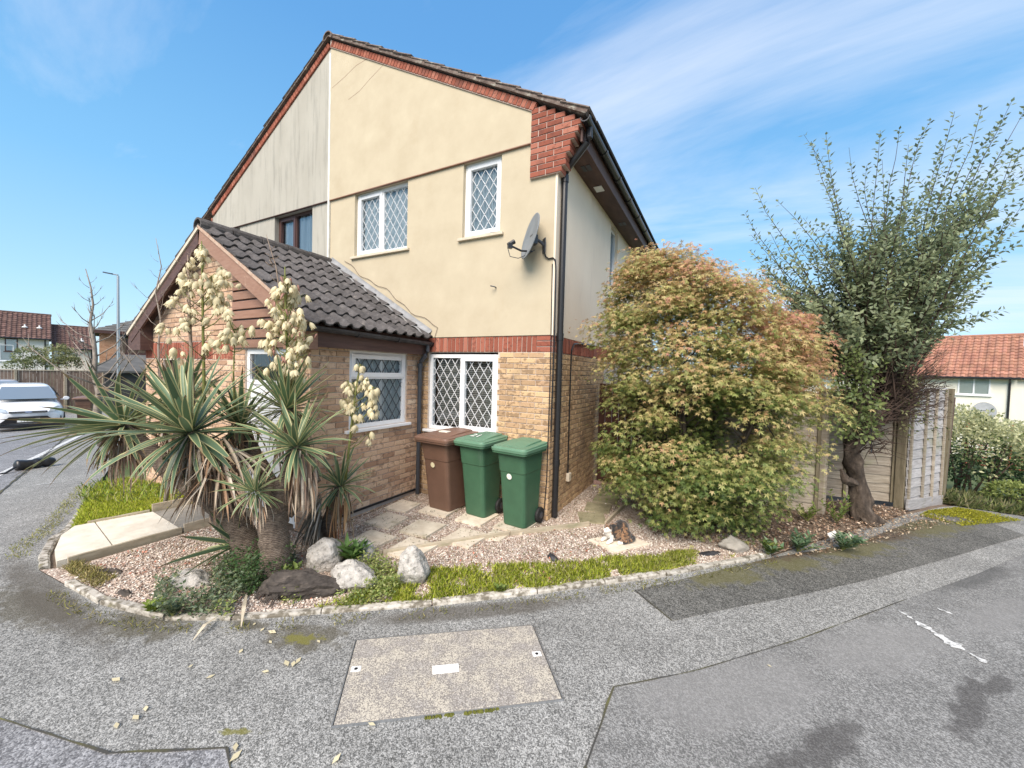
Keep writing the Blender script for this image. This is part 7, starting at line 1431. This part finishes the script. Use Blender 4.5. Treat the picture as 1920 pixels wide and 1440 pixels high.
# ---------------- single weeds
def weed(label, loc, n, L, W, cols, seed, h=.2, lean=(0, 0), name='weed_plant'):
    r_ = random.Random(seed); T = thing(name, label, 'weed', loc, world=True); mb = MB(); P = []; X = []; Z = []; C = []; S_ = []
    for k in range(n):
        az = k*2.4; s0 = Vector(loc); e = s0+Vector((math.cos(az)*.5*h*r_.uniform(.4, 1.3)+lean[0], math.sin(az)*.5*h*r_.uniform(.4, 1.3)+lean[1], h*r_.uniform(.5, 1))); mb.tube([s0, s0.lerp(e, .5)+Vector((0, 0, .02)), e], [.005, .004, .002], 4, cap=False)
        for j in range(11):
            t = .25+.75*j/10; q_ = s0.lerp(e, t); a2 = j*2.4+k; o_ = Vector((math.cos(a2), math.sin(a2), .35)); P.append(q_[:]); X.append((o_+(e-s0).normalized()*.5)[:]); Z.append((-o_.x*.3, -o_.y*.3, 1)); S_.append((L*r_.uniform(.7, 1.2), L*W*r_.uniform(.8, 1.2), L)); C.append(r_.choice(cols))
    mb.build('stems', M['stalk'], T, fix=False); scatter('leaves', OV, OVF, np.array(P), bases_np(np.array(X), np.array(Z)), np.array(S_), np.array(C), M['leaf'], T, 'stuff')
GL = [(.13, .22, .12), (.20, .29, .17), (.09, .16, .08), (.26, .34, .20)]; GY = [(.16, .22, .05), (.24, .30, .08), (.11, .17, .04)]
weed('glaucous leafy weed under the white cup at the path edge', (3.18, 1.02, .01), 9, .10, .7, GL, 1, .22, (.06, -.05)); weed('dense green weed trailing over the asphalt before the maple', (2.72, .72, .01), 10, .085, .7, GL, 2, .22, (.05, -.06)); weed('low leafy weed at the tip of the pale kerb', (2.40, .40, .01), 7, .085, .8, GL+GY, 3, .16, (.04, -.04)); weed('small upright weed by the slim pale fence post', (3.35, 2.05, .02), 7, .08, .7, GY, 4, .42); weed('weed with broad leaves between the pale boulders', (-1.30, -2.12, .02), 6, .16, .6, [(.10, .19, .05), (.15, .25, .07)], 5, .20); weed('short green weed by the foot of the yucca trunk', (-1.52, -2.6, .02), 5, .07, .9, GY, 6, .18); weed('yellow green weed on the grass kerb edge', (.22, -1.78, .01), 6, .05, .8, GY, 7, .08); weed('grey green weed spilling over the kerb under the yucca', (-1.78, -3.36, .02), 9, .05, 1., [(.15, .20, .12), (.22, .27, .16)], 8, .13); weed('lime green weed spilling over the kerb tip', (-1.95, -3.42, .02), 7, .05, 1., [(.30, .38, .07), (.22, .30, .05)], 9, .10); weed('small leafy weed in the shade of the twisted trunk', (3.0, 1.9, .02), 7, .07, .7, GY, 10, .24); weed('tiny weed at the base of the wall near the downpipe', (-.2, -.12, .0), 5, .03, .8, GY, 11, .08)
# ---------------- fallen petals and dry leaves on the asphalt
pm = MB(); pm.quad((0, 0, 0), (.5, .22, .02), (1, .02, .0), (.5, 0, .008)); pm.quad((0, 0, 0), (.5, 0, .008), (1, .02, 0), (.45, -.22, .02)); pme = pm.mesh('fallen_petal', M['petal'], True, True)
for i, (px, py, s_) in enumerate([(448, 1224, .05), (352, 1251, .035), (386, 1271, .05), (505, 1258, .05), (540, 1248, .07), (552, 1238, .06), (565, 1231, .06), (250, 1340, .06), (218, 1353, .05), (274, 1322, .05), (443, 1391, .055), (430, 1428, .07), (622, 1432, .06), (488, 1183, .045), (475, 1172, .04), (518, 1186, .07), (690, 1358, .05), (225, 1275, .07), (595, 1199, .04), (505, 1200, .04), (1447, 1250, .03)]):
    v_ = ray(px, py); p_ = CAM+v_*((.014-CAM.z)/v_.z); o = bpy.data.objects.new('fallen_petal', pme); link(o); o.location = (p_.x, p_.y, .024 if i == 16 else .012); o.rotation_euler = (random.uniform(-.1, .1), random.uniform(-.1, .1), random.uniform(0, 6.28)); o.scale = (s_, s_*1.1, s_); tag(o, 'pale fallen yucca petal lying on the asphalt', 'petal', 'fallen yucca petals on the asphalt')
for lab, a_, b_ in (('straight pale dry yucca leaf lying across the kerb', (462, 1115), (452, 1175)), ('bent pale dry yucca leaf lying on the asphalt by the kerb', (405, 1158), (362, 1200))):
    q0, q1 = [CAM+ray(*s_)*((.03-CAM.z)/ray(*s_).z) for s_ in (a_, b_)]; mb = MB(); w_ = (q1-q0).cross(Vector((0, 0, 1))).normalized()*.014; m_ = q0.lerp(q1, .5)+Vector((0, 0, .03)); mb.quad(q0-w_*.6, q0+w_*.6, m_+w_, m_-w_); mb.quad(m_-w_, m_+w_, q1+w_*.2, q1-w_*.2); tag(mb.build('dry_leaf', noisy('straw_leaf', [(.3, (.45, .38, .27)), (.7, (.6, .54, .42))], 20, bmp=.1), None, fix=False), lab, 'dry leaf')
ground_leaves('weeds', [(-3.4, -3.35), (-3.4, -2.2), (-2.3, -2.1), (-1.9, -2.0), (-1.2, -1.9), (-.3, -.75), (.4, .02), (1.0, -.6), (.4, -1.4), (-1.9, -3.2)], 2600, .017, [(.20, .22, .07), (.14, .16, .05), (.26, .22, .12), (.36, .32, .18)], .03, M['leaf'], seed=14, clump=1.7, cat='weeds', label='small weeds coming up through the front gravel')
